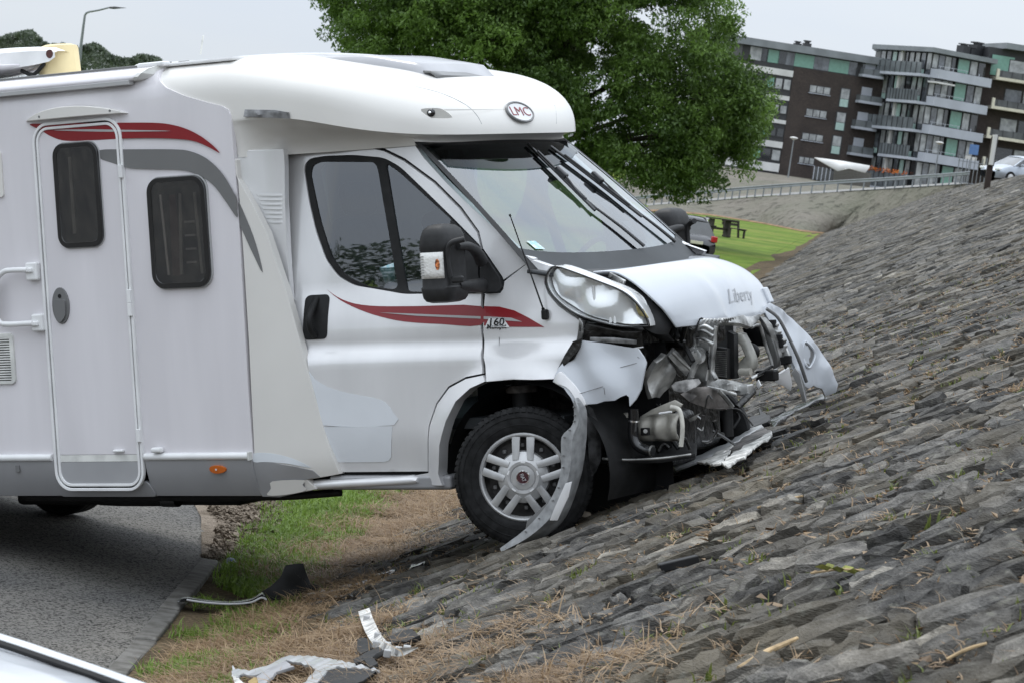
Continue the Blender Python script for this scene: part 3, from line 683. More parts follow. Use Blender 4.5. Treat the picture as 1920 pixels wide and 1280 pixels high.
# ---- roof kit: folded satellite dish, roof lights, aerial
SD = bpy.data.objects.new('satellite_dish', None); link(SD, V)
def sp(px, py, y): return P(px, py, y)
c = sp(112, 115, -.55)
rows = []
for z, r in ((-.26, .16), (-.10, .135), (-.08, .125), (-.07, .122), (.07, .115), (.088, .108), (.098, .08), (.10, 0)):
    rows.append([(c[0]+r*math.cos(a), c[1]+r*math.sin(a), c[2]+z) for a in np.linspace(0, 2*math.pi, 29)])
grid('dish_motor_housing', rows, 'satcream', SD, flip=True)
rows = [[(c[0]-.95+.95*t, c[1]+y, c[2]-.24+.13*sm(.1, .95, t)*(1-(abs(y)/.30)**4)) for y in np.linspace(-.30, .30, 9)] for t in np.linspace(0, 1.02, 10)]
grid('dish_base', rows, 'satcream', SD, th=.02)
b = sp(105, 97, -.72)
rows = [[(b[0]+x, b[1]+y, b[2]+h) for y, h in ((0, -.055), (0, .01), (.03, .03), (.10, .03), (.13, .01), (.13, -.055))] for x in (-1.3, -.7, -.32, -.16, -.06, -.01)]
for k, r in enumerate(rows):
    s_ = (1.3, 1.3, 1.15, 1, .8, .35)[k]; rows[k] = [(p[0], p[1], b[2]-.015+(p[2]-b[2]+.015)*s_*1.25) for p in r]
grid('dish_arm', rows, 'white', SD, angle=35, flip=True)
panel('arm_bolt', [(b[0]-.05+.026*math.cos(t), b[2]-.01+.026*math.sin(t)) for t in np.linspace(0, 6.28, 14, endpoint=False)], b[1], pm('rusty bolt', (.08, .03, .025), .7), SD, off=.004, th=.01, res=.1, bevel=.003)
rows = []
for t in np.linspace(0, 1, 6): rows.append([(b[0]-.75+.5*t*math.cos(a), b[1]+.15+.42*t*math.sin(a), b[2]-.06-.055*(1-t*t)) for a in np.linspace(0, 2*math.pi, 25)])
grid('dish_bowl', rows, 'wall', SD, th=.01)
tube('dish_cable', [(b[0]-.30, b[1]+.03, b[2]-.09), (b[0]-.2, b[1]+.02, b[2]-.12), (b[0]-.12, b[1]+.03, b[2]-.06)], .012, 'black', SD)
def rooflight(pa, pb, y, w, h, mat, name):
    a, b = P(*pa, y), P(*pb, y); zc = (a[2]+b[2])/2; L = b[0]-a[0]
    rows = []
    for x, k in ((0, 0), (.02, .5), (.12, .9), (.3, 1), (.7, .95), (.92, .75), (.99, .4), (1, 0)):
        rows.append([(a[0]+L*x, y+w*s_, zc-h*.4+h*k*(1-abs(2*s_-1)**5*.9)) for s_ in np.linspace(0, 1, 9)])
    return grid(name, rows, mat, V, th=.0, flip=True)
ra, rb = P(243, 123, -.5), P(478, 107, -.5); ang_ = math.atan2(rb[2]-ra[2], rb[0]-ra[0])
RH = box('roof_hatch', ((ra[0]+rb[0])/2, -.1, (ra[2]+rb[2])/2-.045), (rb[0]-ra[0], .8, .10), 'dullwhite', V, bevel=.03, rot=Matrix.Rotation(-ang_, 3, 'Y'))
for px in (278, 312, 345, 398):
    c = P(px, 119.5-(px-243)*.068+4, -.5); box('hatch_vent', c, (.075, .012, .012), 'grey', RH, bevel=.003)
c = P(376, 103, .2); tube('roof_aerial', [tuple(c), tuple(P(381, 67, .2))], .006, 'dullwhite', V, n=6)
# ---- moulded roof cap over the cab
NN, XR, AA, CW = 2.4, -1.1, .66, 1.13
def ztop(x): return 2.705-.20*max(0, x+1.7) if x > -1.7 else 2.705
def zlip(x): return 2.34-.17*sm(-1.45, -.40, x)
per = [('s', x) for x in np.linspace(-2.25, XR, 15)[:-1]]+[('f', a) for a in np.linspace(math.pi/2, -math.pi/2, 41)]+[('t', x) for x in np.linspace(XR, -2.25, 15)[1:]]
def capxy(p, e):
    k, v = p
    if k == 's': return v, -CW*e
    if k == 't': return v, CW*e
    c, s_ = math.cos(v), math.sin(v)
    return XR+AA*e*max(0, c)**(2/NN), -CW*e*math.copysign(abs(s_)**(2/NN), s_)
def gcap(e, w): return (1-w)*max(0, 1-e**3.2)**(1/2.2)+w*max(0, 1-e**6)**(1/4.5)     # steeper along the flanks, rounder at the nose
def capz(x, e):
    zl = zlip(x); return zl+(ztop(x)-zl)*gcap(e, 1. if x < XR else 0.)
rows = []
for e in (1., .9995, .998, .995, .99, .975, .95, .92, .88, .83, .77, .70, .6, .5, .38, .25, .12, 0.):
    r = []
    for p in per:
        x, y = capxy(p, e); xl, _ = capxy(p, 1.); r.append((x, y, zlip(xl)+(ztop(x)-zlip(xl))*gcap(e, abs(math.sin(p[1]))**3 if p[0] == 'f' else 1.)))
    rows.append(r)
# soft moulded ledge of the lip, then the hollow below it down to the windscreen header
low = []
for k, (dz, t) in enumerate(((-.010, 0.), (-.016, .05), (-.022, .16), (-.045, .38), (-.085, .68), (-.13, .93), (-.165, 1.0), (-.19, 1.0))):
    r = []
    for p in per:
        x, y = capxy(p, 1.); kd, v = p
        if kd == 'f':
            hx = -.56-.10*abs(math.sin(v))**2.5; hy = -.80*math.copysign(abs(math.sin(v))**.8, math.sin(v)); tt = t
            if abs(math.sin(v)) > .9: hx = hx+(x-hx)*.0
        else:
            s_ = 1 if kd == 't' else -1; m = sm(-1.66, -1.28, v); hx = v+(.40*sm(-1.45, -1.1, v)); hy = s_*(CW-.012-(CW-.82)*m); tt = t
        zz = zlip(x)+dz*((zlip(x)-2.125)/.19)
        r.append((x+(hx-x)*tt, y+(hy-y)*tt, zz))
    low.append(r)
CAPO = grid('roof_cap', low[::-1]+rows, 'cream', V, th=0., angle=50)
rows = [[(x, y, 2.128) for y in np.linspace(-.78, .78, 7)] for x in (-2.2, -1.5, -.9, -.58)]
grid('cab_headliner', rows, 'curtain', V)
# tape, marker lamp in its pocket, badge
def ylip(x, z):
    e = 1.
    return -CW-.006
tp = S(Z3((108, 335), (255, 338), (330, 350), (332, 381), (200, 376), (108, 372)), -CW)
panel('tape_patch', tp, lambda x, z: -CW-.003-.010*max(0, 1-abs(z-2.345)/.04)*(1+.5*math.sin(x*60)), 'tape', V, off=.004, th=.012, res=.022, bevel=.001)
from mathutils.bvhtree import BVHTree
_cb = BVHTree.FromPolygons([v.co.copy() for v in CAPO.data.vertices], [list(p.vertices) for p in CAPO.data.polygons])
def capy(x, z):                                              # near-side point of the cap at x,z
    h = _cb.ray_cast(Vector((x, -3, z)), Vector((0, 1, 0))); return h[0].y if h[0] is not None else -1.
pk = S([(780, 212), (790, 205), (820, 203), (835, 208), (848, 221), (815, 222), (790, 221)], capy)
panel('lamp_pocket', cat(pk, True, 3), capy, pm('pocket shade plastic', (.60, .585, .55), .4), V, off=.004, th=.006, res=.03, bevel=.002)
c = S([(788, 212)], capy)[0]; yc = capy(*c)
vv = []; ff = []
rows = [[(c[0]+.026*math.cos(a)*math.sin(b), yc-.006-.014*math.cos(b), c[1]+.022*math.sin(a)*math.sin(b)) for a in np.linspace(0, 2*math.pi, 17)] for b in np.linspace(0, math.pi/2, 5)]
grid('marker_lamp', rows, 'gloss', V); 
rows = [[(c[0]+.010*math.cos(a)*math.sin(b), yc-.018-.006*math.cos(b), c[1]+.008*math.sin(a)*math.sin(b)) for a in np.linspace(0, 2*math.pi, 13)] for b in np.linspace(0, math.pi/2, 4)]
grid('lamp_bulb', rows, 'chrome', V)
# skylight hump
rows = []
for t in np.linspace(0, 1, 14):
    x = -1.72+.90*t; r = []
    for s_ in (-1, -.985, -.95, -.9, -.6, 0, .6, .9, .95, .985, 1):
        y = .36*s_*(1-.12*(1-t)); e = abs(y)/CW; zb_ = capz(x, ((max(0, x-XR)/AA)**NN+e**NN)**(1/NN))-.01
        k = min(1, (1-abs(s_))/.1)**.5*min(1, (1-t)/.06)**.5*min(1, t/.5)
        r.append((x, y, zb_+.062*k))
    rows.append(r)
grid('skylight', rows, pm('skylight grey', (.40, .40, .42), .3, coat=.3), V, angle=60)
a, b = P(808, 143, -.36), P(916, 147, .33)
rows = []
for t in np.linspace(0, 1, 8):
    c = a+(b-a)*t; rows.append([(c[0]-.05, c[1], c[2]+.035), (c[0]+.0, c[1], c[2]+.028), (c[0]+.035, c[1], c[2]+.004), (c[0]+.035, c[1], c[2]-.025)])
grid('skylight_louvre', rows, 'grey', V, th=.012)
# ---- Cab: flank panels
M['applique'] = pm('pale door film', (.74, .765, .80), .3, var=.02, coat=.5)
CB = S(Z1((1175, 606)), -1.1)[0]
fair = S(Z1((1172, 602), (1190, 640), (1240, 740), (1300, 860), (1360, 1000), (1425, 1240))+Z4((262, 130), (300, 290), (330, 430), (400, 720), (448, 880), (455, 905), (400, 915), (335, 925)), -1.05)
fair += S(Z4((340, 972), (230, 995), (160, 992), (140, 960), (125, 890), (120, 810)), -1.1)
lf = S([(477, 880), (465, 640), (455, 480), (442, 300)], -HW)
def yfair(x, z): return -(HW-.005-.125*sm(-1.64, -1.15, x))+.05*max(0, (.42-z)/.15)
panel('side_fairing', fair+lf, yfair, 'cream', V, th=.05, res=.06)
panel('side_fairing', fair+lf, yfair, 'cream', V, th=.05, res=.12, mir=True)
yfo = lambda x, z: yfair(x, z)-.001
decal('grey_stripe', Z1((1192, 852), (1230, 930), (1280, 1060), (1314, 1203), (1270, 1120), (1222, 1015), (1195, 950)), yfo, 'grey', V, n=3)
decal('pale_swoosh', Z4((122, 815), (200, 815), (290, 838), (362, 875), (270, 858), (180, 850), (124, 850)), yfo, pm('pale film', (.66, .69, .72), .35), V, n=3)
decal('sill_swoosh', Z4((200, 930), (330, 925), (325, 945), (340, 968), (260, 985), (180, 988), (195, 960)), lambda x, z: yfair(x, z)-.012, 'cream', V, n=3)
gp_ = S(Z4((122, 850), (200, 852), (300, 870), (370, 885), (400, 912), (330, 925), (340, 972), (230, 996), (160, 993), (140, 960), (126, 890)), yfo)
panel('fairing_foot', gp_, yfo, 'skirt', V, off=.003, th=.004, res=.06, bevel=.002)
# silver filler panel with slotted film between fairing and cab door
fil = S(Z3((56, 540), (296, 534), (302, 600), (304, 800), (316, 1050), (335, 1290), (320, 1280), (210, 930), (130, 720)), -1.0)
yfil = lambda x, z: -1.0-.11*sm(-1.42, -1.66, x)
panel('cab_filler', fil, yfil, 'silver', V, th=.04, res=.06)
panel('cab_filler', fil, yfil, 'silver', V, th=.04, res=.12, mir=True)
for k in range(7):
    z = 757+k*22.5; decal('white_bar', Z3((165+k*8.5, z), (292, z), (293, z+10), (169+k*8.5, z+10)), lambda x, z: yfil(x, z)-.001, 'white', V, curve=False, off=.002)
    decal('white_bar', Z3((309, z), (340-k*2, z), (336-k*2, z+10), (310, z+10)), lambda x, z: ycab(x, z)-.001, M['white'], V, curve=False, off=.002) if 0 else None
# outlines
doorpx = Z3((322, 560), (318, 700), (325, 1000), (350, 1280))+Z4((302, 300), (342, 430), (402, 720), (456, 862), (492, 895), (845, 892), (845, 800), (850, 700), (880, 610), (930, 540), (1000, 502), (1070, 487), (1072, 350), (1068, 160))+Z3((1283, 1150), (1288, 1030), (1268, 950), (1180, 830), (1050, 700), (900, 590), (800, 540), (700, 519), (600, 511), (400, 513), (340, 524))
door = S(doorpx, ycab)
sideblack = S(Z3((400, 640), (405, 605), (430, 580), (500, 567), (650, 562), (800, 576), (880, 620), (1000, 735), (1140, 872), (1278, 1012), (1285, 1030), (1278, 1150), (1286, 1253), (900, 1258), (800, 1240), (650, 1215), (570, 1170), (510, 1090), (460, 950), (425, 800)), ycab)
g1 = S(Z3((430, 660), (440, 612), (480, 595), (760, 597), (870, 1237), (720, 1222), (600, 1165), (530, 1070), (480, 900)), ycab)
g2 = S(Z3((806, 602), (880, 655), (1000, 765), (1140, 892), (1160, 940), (1170, 1100), (1160, 1248), (912, 1246)), ycab)
g1 = cat(g1[:2]+g1[2:], True, 1); g1 = rpoly(g1, .05, 4); g2 = rpoly(g2, .03, 4); sideblack = rpoly(sideblack, .04, 3)
for mir in (False, True):
    r = .032 if not mir else .09
    DO = panel('cab_door', offs(door, .0045), ycab, 'silver', V, th=.045, res=r, holes=[sideblack], mir=mir, bevel=.005)
    panel('window_surround', offs(sideblack, .003), ycab, 'gloss' if 0 else 'black', DO, th=.03, res=r, holes=[g1, g2], off=-.006, mir=mir, bevel=.004)
    panel('door_glass', g1, ycab, 'sideglass', DO, th=.004, res=r, off=-.016, mir=mir, bevel=0)
    panel('quarter_glass', g2, ycab, 'sideglass', DO, th=.004, res=r, off=-.014, mir=mir, bevel=0)
DO = [o for o in V.children if o.name.startswith('cab_door')][0]
# dark structure behind the shut lines
back = S(Z3((290, 545), (330, 500), (700, 498), (900, 560), (1100, 720), (1310, 960), (1330, 1100))+[(930, 560), (930, 700), (880, 712), (840, 735), (812, 780), (806, 888), (640, 895), (590, 800), (545, 600)], ycab)
wl = S(Z3((440, 640), (470, 605), (760, 607), (880, 665), (1130, 905), (1150, 1235), (740, 1225), (620, 1165), (545, 1070), (490, 900)), ycab)
panel('door_aperture', back, lambda x, z: ycab(x, z)+.022, 'black', V, th=.06, res=.09, holes=[wl], bevel=0)
panel('door_aperture', back, lambda x, z: ycab(x, z)+.022, 'black', V, th=.06, res=.12, holes=[wl], bevel=0, mir=True)
# pillar and roof rail
apil = S(Z3((310, 525), (330, 505), (380, 494), (500, 488), (700, 490), (860, 497), (955, 515), (1000, 580), (1100, 690), (1200, 790), (1320, 900), (1420, 990), (1500, 1060), (1545, 1082), (1398, 1185), (1392, 1170), (1330, 1080), (1296, 1030), (1276, 944), (1188, 822), (1058, 692), (906, 580), (803, 530), (702, 509), (600, 501), (400, 503), (338, 512)), ycab)
panel('front_pillar', apil, ycab, 'silver', V, th=.05, res=.045, bevel=.005)
panel('front_pillar', apil, ycab, 'silver', V, th=.05, res=.1, bevel=.005, mir=True)
rear_rail = S(Z3((300, 540), (316, 530), (314, 700), (320, 1000), (344, 1280))+Z4((296, 300), (336, 430), (395, 718), (449, 870), (470, 895), (455, 905), (440, 870), (388, 700), (325, 430), (285, 250), (266, 130), (262, 80))+Z3((335, 1295), (318, 1050), (306, 800)), ycab)
panel('rear_pillar', rear_rail, ycab, 'silver', V, th=.05, res=.05, off=-.004)
# fender
fen = S(Z4((1075, 350), (1078, 160))+Z3((1295, 1255), (1380, 1250), (1394, 1230))+[(945, 527), (998, 486), (1034, 499), (1024, 512), (1021, 530), (1028, 550), (1049, 574), (1075, 592), (1092, 603), (1086, 636), (1062, 668), (1041, 711)]+Z4((1280, 514), (1200, 512), (1083, 521)), ycab)
FE = panel('front_wing', offs(fen, .003), ycab, 'silver', V, th=.04, res=.04, bevel=.005)
blk = S(Z3((1298, 1040), (1330, 1090), (1390, 1180), (1394, 1225), (1380, 1246), (1300, 1252), (1288, 1160)), ycab)
panel('mirror_foot', rpoly(blk, .02), ycab, 'mirrorblack', V, off=.022, th=.05, res=.035, bevel=.012, segs=3)
blk2 = S(Z3((1140, 885), (1280, 1020), (1278, 1150), (1284, 1250), (1120, 1250), (1130, 1000)), ycab)
panel('mirror_foot', rpoly(blk2, .01), ycab, 'mirrorblack', DO, off=.016, th=.05, res=.035, bevel=.012, segs=3)
# crushed far wing
fen2 = [(x, z) for x, z in fen if x < .9]
panel('front_wing', fen, ycab, 'silver', V, th=.04, res=.08, mir=True)
# wheel arch lip of door and sill
arch = S(Z4((848, 896), (848, 800), (853, 702), (884, 612), (934, 544), (1002, 507), (1072, 492), (1080, 518), (1020, 545), (960, 600), (920, 680), (893, 780), (888, 900), (905, 948), (800, 944), (796, 905)), ycab)
panel('wheel_arch_trim', arch, lambda x, z: ycab(x, z)-.004, 'silver', V, th=.09, res=.04, bevel=.008)
rows = []
for t, py0, py1 in ((574, 902, 919), (590, 899, 919), (660, 896, 915), (740, 892, 911), (772, 890, 909), (783, 893, 906)):
    a, b = P(t, py0, -.985), P(t, py1, -.985); m = (a+b)/2; h = (a[2]-b[2])/2
    rows.append([(m[0], -.955-.045*math.cos(k), m[2]+h*math.sin(k)) for k in np.linspace(-math.pi/2, math.pi/2, 9)])
rows = [[(r[0], -.955, np.mean([q[2] for q in rows[0]])) for r in rows[0]]]+rows+[[(rows[-1][0][0]+.006, -.955, rows[-1][4][2])]*9]
grid('sill_bar', rows, 'silver', V)
box('sill', (-.85, -.90, .315), (.80, .16, .08), 'skirt', V, bevel=.02)
# door furniture
q = S([(574, 554), (619, 554), (620, 635), (578, 635)], ycab); x0, x1, z0, z1 = q[0][0], q[1][0], q[2][1], q[0][1]
DH = panel('door_handle', rrect(x0, x1, z0, z1, .03), ycab, 'black', DO, off=.006, th=.015, res=.05, bevel=.006)
xm = (x0+x1)/2; tube('handle_bar', [(xm-.008, ycab(xm, z1)-.008, z1-.02), (xm-.006, ycab(xm, z1)-.045, z1-.06), (xm-.002, ycab(xm, z0)-.048, (z0+z1)/2), (xm, ycab(xm, z0)-.045, z0+.06), (xm, ycab(xm, z0)-.008, z0+.02)], .019, 'black', DH, n=10)
decal('red_stripe', Z4((425, 138), (470, 170), (540, 197), (640, 208), (800, 208), (1063, 208), (1063, 286), (900, 282), (750, 272), (650, 252), (560, 222), (480, 182)), ycab, 'red', DO, off=.002, n=3)
decal('red_stripe', Z4((1076, 208), (1140, 210), (1200, 225), (1260, 255), (1326, 294), (1180, 293), (1077, 288)), ycab, 'red', FE, off=.002, curve=False)
decal('stripe_sliver', Z4((645, 234), (800, 240), (1063, 250), (1063, 260), (800, 248)), ycab, 'greylight', DO, off=.0035, curve=False)
decal('stripe_sliver', Z4((1076, 250), (1190, 256), (1235, 272), (1076, 261)), ycab, 'greylight', FE, off=.0035, curve=False)
decal('engine_badge_plate', Z4((1098, 258), (1160, 262), (1184, 295), (1082, 295)), ycab, 'white', FE, off=.005, curve=False)
c = S(Z4((1128, 274)), ycab)[0]; yb = ycab(*c)-.008
text('engine_badge', '160', 'black', FE, basis((c[0], yb, c[1]), (1, 0, 0), (0, 0, 1), (0, -1, 0)), .055, shear=.15, bold=.0004, sx=1.25)
c = S(Z4((1128, 292)), ycab)[0]
text('engine_badge', 'Multijet', 'black', FE, basis((c[0], yb, c[1]), (1, 0, 0), (0, 0, 1), (0, -1, 0)), .036, shear=.2, bold=.0003, sx=1.1)
# lower door pocket outline (pale plastic applique)
decal('door_applique', Z4((345, 470), (375, 505), (430, 540), (520, 567), (620, 585), (670, 605), (700, 645), (705, 697), (412, 699), (380, 600)), ycab, 'applique', DO, off=.003, n=2)
decal('door_applique', Z4((414, 704), (698, 702), (693, 830), (682, 845), (665, 850), (470, 852), (455, 835)), ycab, 'applique', DO, off=.003, curve=False)
# ---- mirrors
def mirror(sgn):
    MR = bpy.data.objects.new('door_mirror', None); link(MR, V)
    c0 = P(832, 494, -1.22); ctr = np.array([c0[0], -1.22 if sgn > 0 else -1.30, c0[2]]); hh = 146/2/352*1.0
    rows = []
    for t, sx, sy in ((-1, .0, .0), (-.985, .55, .6), (-.94, .82, .85), (-.85, .95, .96), (-.66, 1.02, 1.0), (-.6, 1.03, 1.0), (-.56, .96, .96), (-.3, .94, .96), (.30, .93, .95), (.36, 1.0, 1.0), (.5, .98, 1.0), (.7, .90, .96), (.86, .76, .86), (.95, .55, .66), (.99, .28, .35), (1., 0, 0)):
        r = []
        for a in np.linspace(0, 2*math.pi, 33):
            ca, sa = math.cos(a), math.sin(a); n_ = 2/4.2
            r.append((ctr[0]+(.098*sx)*math.copysign(abs(ca)**n_, ca), sgn*(-ctr[1])*-1+(.115*sy)*math.copysign(abs(sa)**n_, sa), ctr[2]+hh*t))
        rows.append(r)
    grid('mirror_head', rows, 'mirrorblack', MR, angle=35)
    y0 = sgn*1.22
    z_ = ctr[2]
    # indicator lens on the outer front corner
    lens = []
    for zz in np.linspace(z_-.075, z_+.062, 5):
        r = []
        for a in np.linspace(math.radians(-150), math.radians(-62), 9):
            ca, sa = math.cos(a), math.sin(a); n_ = 2/4.2
            r.append((ctr[0]+.0965*math.copysign(abs(ca)**n_, ca), y0-(-sgn)*(-1)*0+(.1125*math.copysign(abs(sa)**n_, sa))*(1 if sgn < 0 else -1), zz))
        lens.append(r)
    L_ = grid('indicator_lens', lens, pm('indicator lens', (.80, .79, .76), .2, coat=.6, bump=.6, bs=60), MR, th=.006)
    for k in range(8):
        zz = z_-.055+k*.014; tube('lens_rib', [(p[0], p[1]+(-.003 if sgn < 0 else .003), zz) for p in lens[0][1:5]], .0022, 'greylight', MR, n=5, smooth=0)
    p = lens[2][6]; pl = [(p[0]+.014*math.cos(a), z_-.002+.03*math.sin(a)) for a in np.linspace(0, 6.28, 9, endpoint=False)]
    if sgn < 0: panel('amber_bulb', pl, p[1]-.003, pm('amber bulb', (.70, .22, .08), .3, var=.5, vs_=60), MR, th=.004, res=.02, bevel=.001)
    q = lambda px, py, y: (P(px, py, -y)[0], sgn*y, P(px, py, -y)[2])
    tube('mirror_arm', [q(858, 462, 1.24), q(878, 462, 1.14), q(893, 472, 1.02), q(903, 490, .94)], [.020, .024, .030, .036], 'mirrorblack', MR, n=10)
    tube('mirror_arm', [q(858, 536, 1.22), q(880, 536, 1.12), q(903, 535, .96)], [.028, .032, .04], 'mirrorblack', MR, n=10)
    tube('guard_bar', [q(870, 449, 1.28), q(850, 454, 1.315), q(841, 463, 1.325), q(840, 480, 1.325), q(842, 500, 1.325), q(845, 520, 1.32)], [.016, .016, .014, .011, .010, .012], 'mirrorblack', MR, n=10, smooth=5)
    box('guard_foot', q(858, 524, 1.31), (.075, .03, .038), 'mirrorblack', MR, bevel=.012)
mirror(-1); mirror(1)
# ---- windscreen and cowl
def wsp(v, s_):                                              # v 0 top .. 1 bottom, s -1 near .. 1 far
    w_ = .80+.13*v; a = P(781, 270, -.80); b = np.array([.098, -.93, 1.432])
    e = a+(b-a)*v; e[0] -= .035*math.sin(math.pi*v)*0; bow = .10+.06*v
    return (e[0]+bow*(1-abs(s_)**2.3), w_*s_, e[2]+.012*math.sin(math.pi*v)-.032*v*(1-s_*s_))
rows = [[wsp(v, s_) for s_ in np.linspace(-1, 1, 25)] for v in np.linspace(0, 1, 13)]
WS = grid('windscreen', rows, 'windscreen', V)
def wband(name, poly, mat, off=.004, parent=WS):
    pts = [[tuple(np.array(wsp(v, s_))+np.array([off*.66, 0, off*.75])) for s_, v in r] for r in poly]
    return grid(name, pts, mat, parent)
ss = np.linspace(-1.012, 1.012, 25)
wband('screen_border', [[(s_, -.012) for s_ in ss], [(s_, .035+.03*(1-s_**4)) for s_ in ss]], 'black')
wband('screen_border', [[(s_, .89-.05*s_**6) for s_ in ss], [(s_, .96) for s_ in ss], [(s_, 1.03) for s_ in ss]], 'dash')
for sd in (-1, 1): wband('screen_border', [[(sd*1.012, v), (sd*.965, v)] for v in np.linspace(-.01, 1.02, 15)][::sd*1], 'black', off=.005)
wband('cap_reflection_band', [[(s_, .03) for s_ in ss[1:-1]], [(s_, .12) for s_ in ss[1:-1]], [(s_, .24-.10*s_**2-.05*s_) for s_ in ss[1:-1]]], glassmat('painted cap reflection', (.12, .15, .15), -.16), off=.006)  # dark tinted band stands in for the roof cap reflected in the glass
# wipers parked upright across the glass
from mathutils.bvhtree import BVHTree
_wb = BVHTree.FromPolygons([v.co.copy() for v in WS.data.vertices], [list(p.vertices) for p in WS.data.polygons])
def onglass(px, py, o=.02):
    h = _wb.ray_cast(Vector(RV.T@(CAMLOC-OV)), Vector(RV.T@ray(px, py)))
    if h[0] is None: return None
    n = h[1] if h[1].x > 0 else -h[1]; return tuple(h[0]+n*o)
def wiper(tip, clip, heel, arm):
    W_ = bpy.data.objects.new('wiper', None); link(W_, WS)
    A, B = Vector(onglass(*tip)), Vector(onglass(*heel)); bl = [tuple(A+(B-A)*t) for t in np.linspace(0, 1, 8)]
    tube('blade', bl, .009, 'gloss', W_, n=8, smooth=0)
    n_ = Vector((.62, -.25, .74)); tube('blade_spine', [tuple(Vector(p)+n_*.013) for p in bl[1:-1]], .007, 'gloss', W_, n=8, smooth=0)
    C = Vector(onglass(*clip))+n_*.02; box('clip', C, (.09, .035, .035), 'gloss', W_, bevel=.012, rot=Matrix.Rotation(.73, 3, 'Y'))
    pts = [C+n_*.01]
    for p in arm:
        q = onglass(*p, .025); pts.append(Vector(q) if q else Vector(P(*p, .5 if p[0] < 1240 else .82)))
    tube('arm', [tuple(p) for p in pts], list(np.linspace(.005, .011, len(pts))), 'gloss', W_, n=8, smooth=3)
wiper((986, 275), (1047, 334), (1112, 400), [(1090, 378), (1160, 432), (1203, 468)])
wiper((1029, 280), (1114, 343), (1200, 412), [(1180, 395), (1225, 430), (1262, 460)])
# stickers on the glass
def sticker(name, quad, y, mat, parent): return plate(name, [tuple(P(a, b, y)) for a, b in quad], mat, parent, th=.001, bevel=0)
sticker('glass_sticker', [(711, 503), (738, 493), (742, 527), (722, 533)], ycab(-.6, 1.4)+.025, 'paper', DO)
p_ = [wsp(.80, -.865), wsp(.80, -.80), wsp(.86, -.78), wsp(.86, -.85)]
mesh('glass_sticker', [(a+.004, b, c+.004) for a, b, c in p_], [[0, 1, 2, 3]], 'paper', WS)
# cowl below the glass
rows = [[tuple(np.array(wsp(1.02, s_))+np.array([d*.95, 0, -d*.16-.01])) for s_ in np.linspace(-1.03, 1.03, 21)] for d in (-.01, .05, .10, .14)]
grid('scuttle', rows, 'dash', V, th=.02)
# ---- cab interior
box('bulkhead_floor', (-.55, 0, .62), (1.5, 1.7, .06), 'dash', V)
rows = [[(x, y, z) for y in np.linspace(-.80, .80, 9)] for x, z in ((-.30, 1.02), (-.28, 1.22), (-.20, 1.33), (.0, 1.36), (.16, 1.365), (.22, 1.30))]
grid('dashboard', rows, 'dash', V)
def seat(y):
    S_ = bpy.data.objects.new('cab_seat', None); link(S_, V)
    for nm, c, s_, r in (('seat_cushion', (-.95, y, 1.02), (.52, .50, .16), 0), ('seat_back', (-1.20, y, 1.40), (.15, .48, .74), -.22), ('head_rest', (-1.29, y, 1.86), (.11, .27, .19), -.18)):
        o = box(nm, c, s_, 'fabric', S_, bevel=.055, rot=Matrix.Rotation(r, 3, 'Y'))
        o.modifiers['bevel'].segments = 4
seat(-.46); seat(.46)
tube('steering_wheel', [(-.36+.10*math.sin(a)*1.0, .46+.20*math.cos(a), 1.38+.17*math.sin(a)) for a in np.linspace(0, 2*math.pi, 25)], .016, 'black', V, smooth=0)
box('inner_partition', (-1.75, 0, 1.35), (.04, 2.0, 1.6), 'curtain', V)
tube('curtain_fold', [(-1.45, -.72, 2.1), (-1.43, -.73, 1.7), (-1.44, -.72, 1.2)], [.05, .045, .05], 'curtain', V)
tube('curtain_fold', [(-1.38, -.70, 2.1), (-1.36, -.71, 1.7), (-1.36, -.70, 1.2)], [.04, .04, .05], 'curtain', V)
# ---- aerial on the wing
a_ = P(1022, 590, ycab(.15, 1.2)-.02); b_ = P(957, 406, ycab(.0, 1.7)-.12)
AE = box('aerial_foot', a_, (.035, .035, .055), 'black', V, bevel=.01)
tube('aerial_rod', [tuple(a_+np.array([-.004, -.01, .03])), tuple(a_*.93+b_*.07), tuple(b_)], [.010, .005, .0035], 'black', V, n=6, smooth=0)
tube('aerial_tip', [tuple(b_), tuple(b_+(b_-a_)*.02)], .006, 'black', V, n=6)
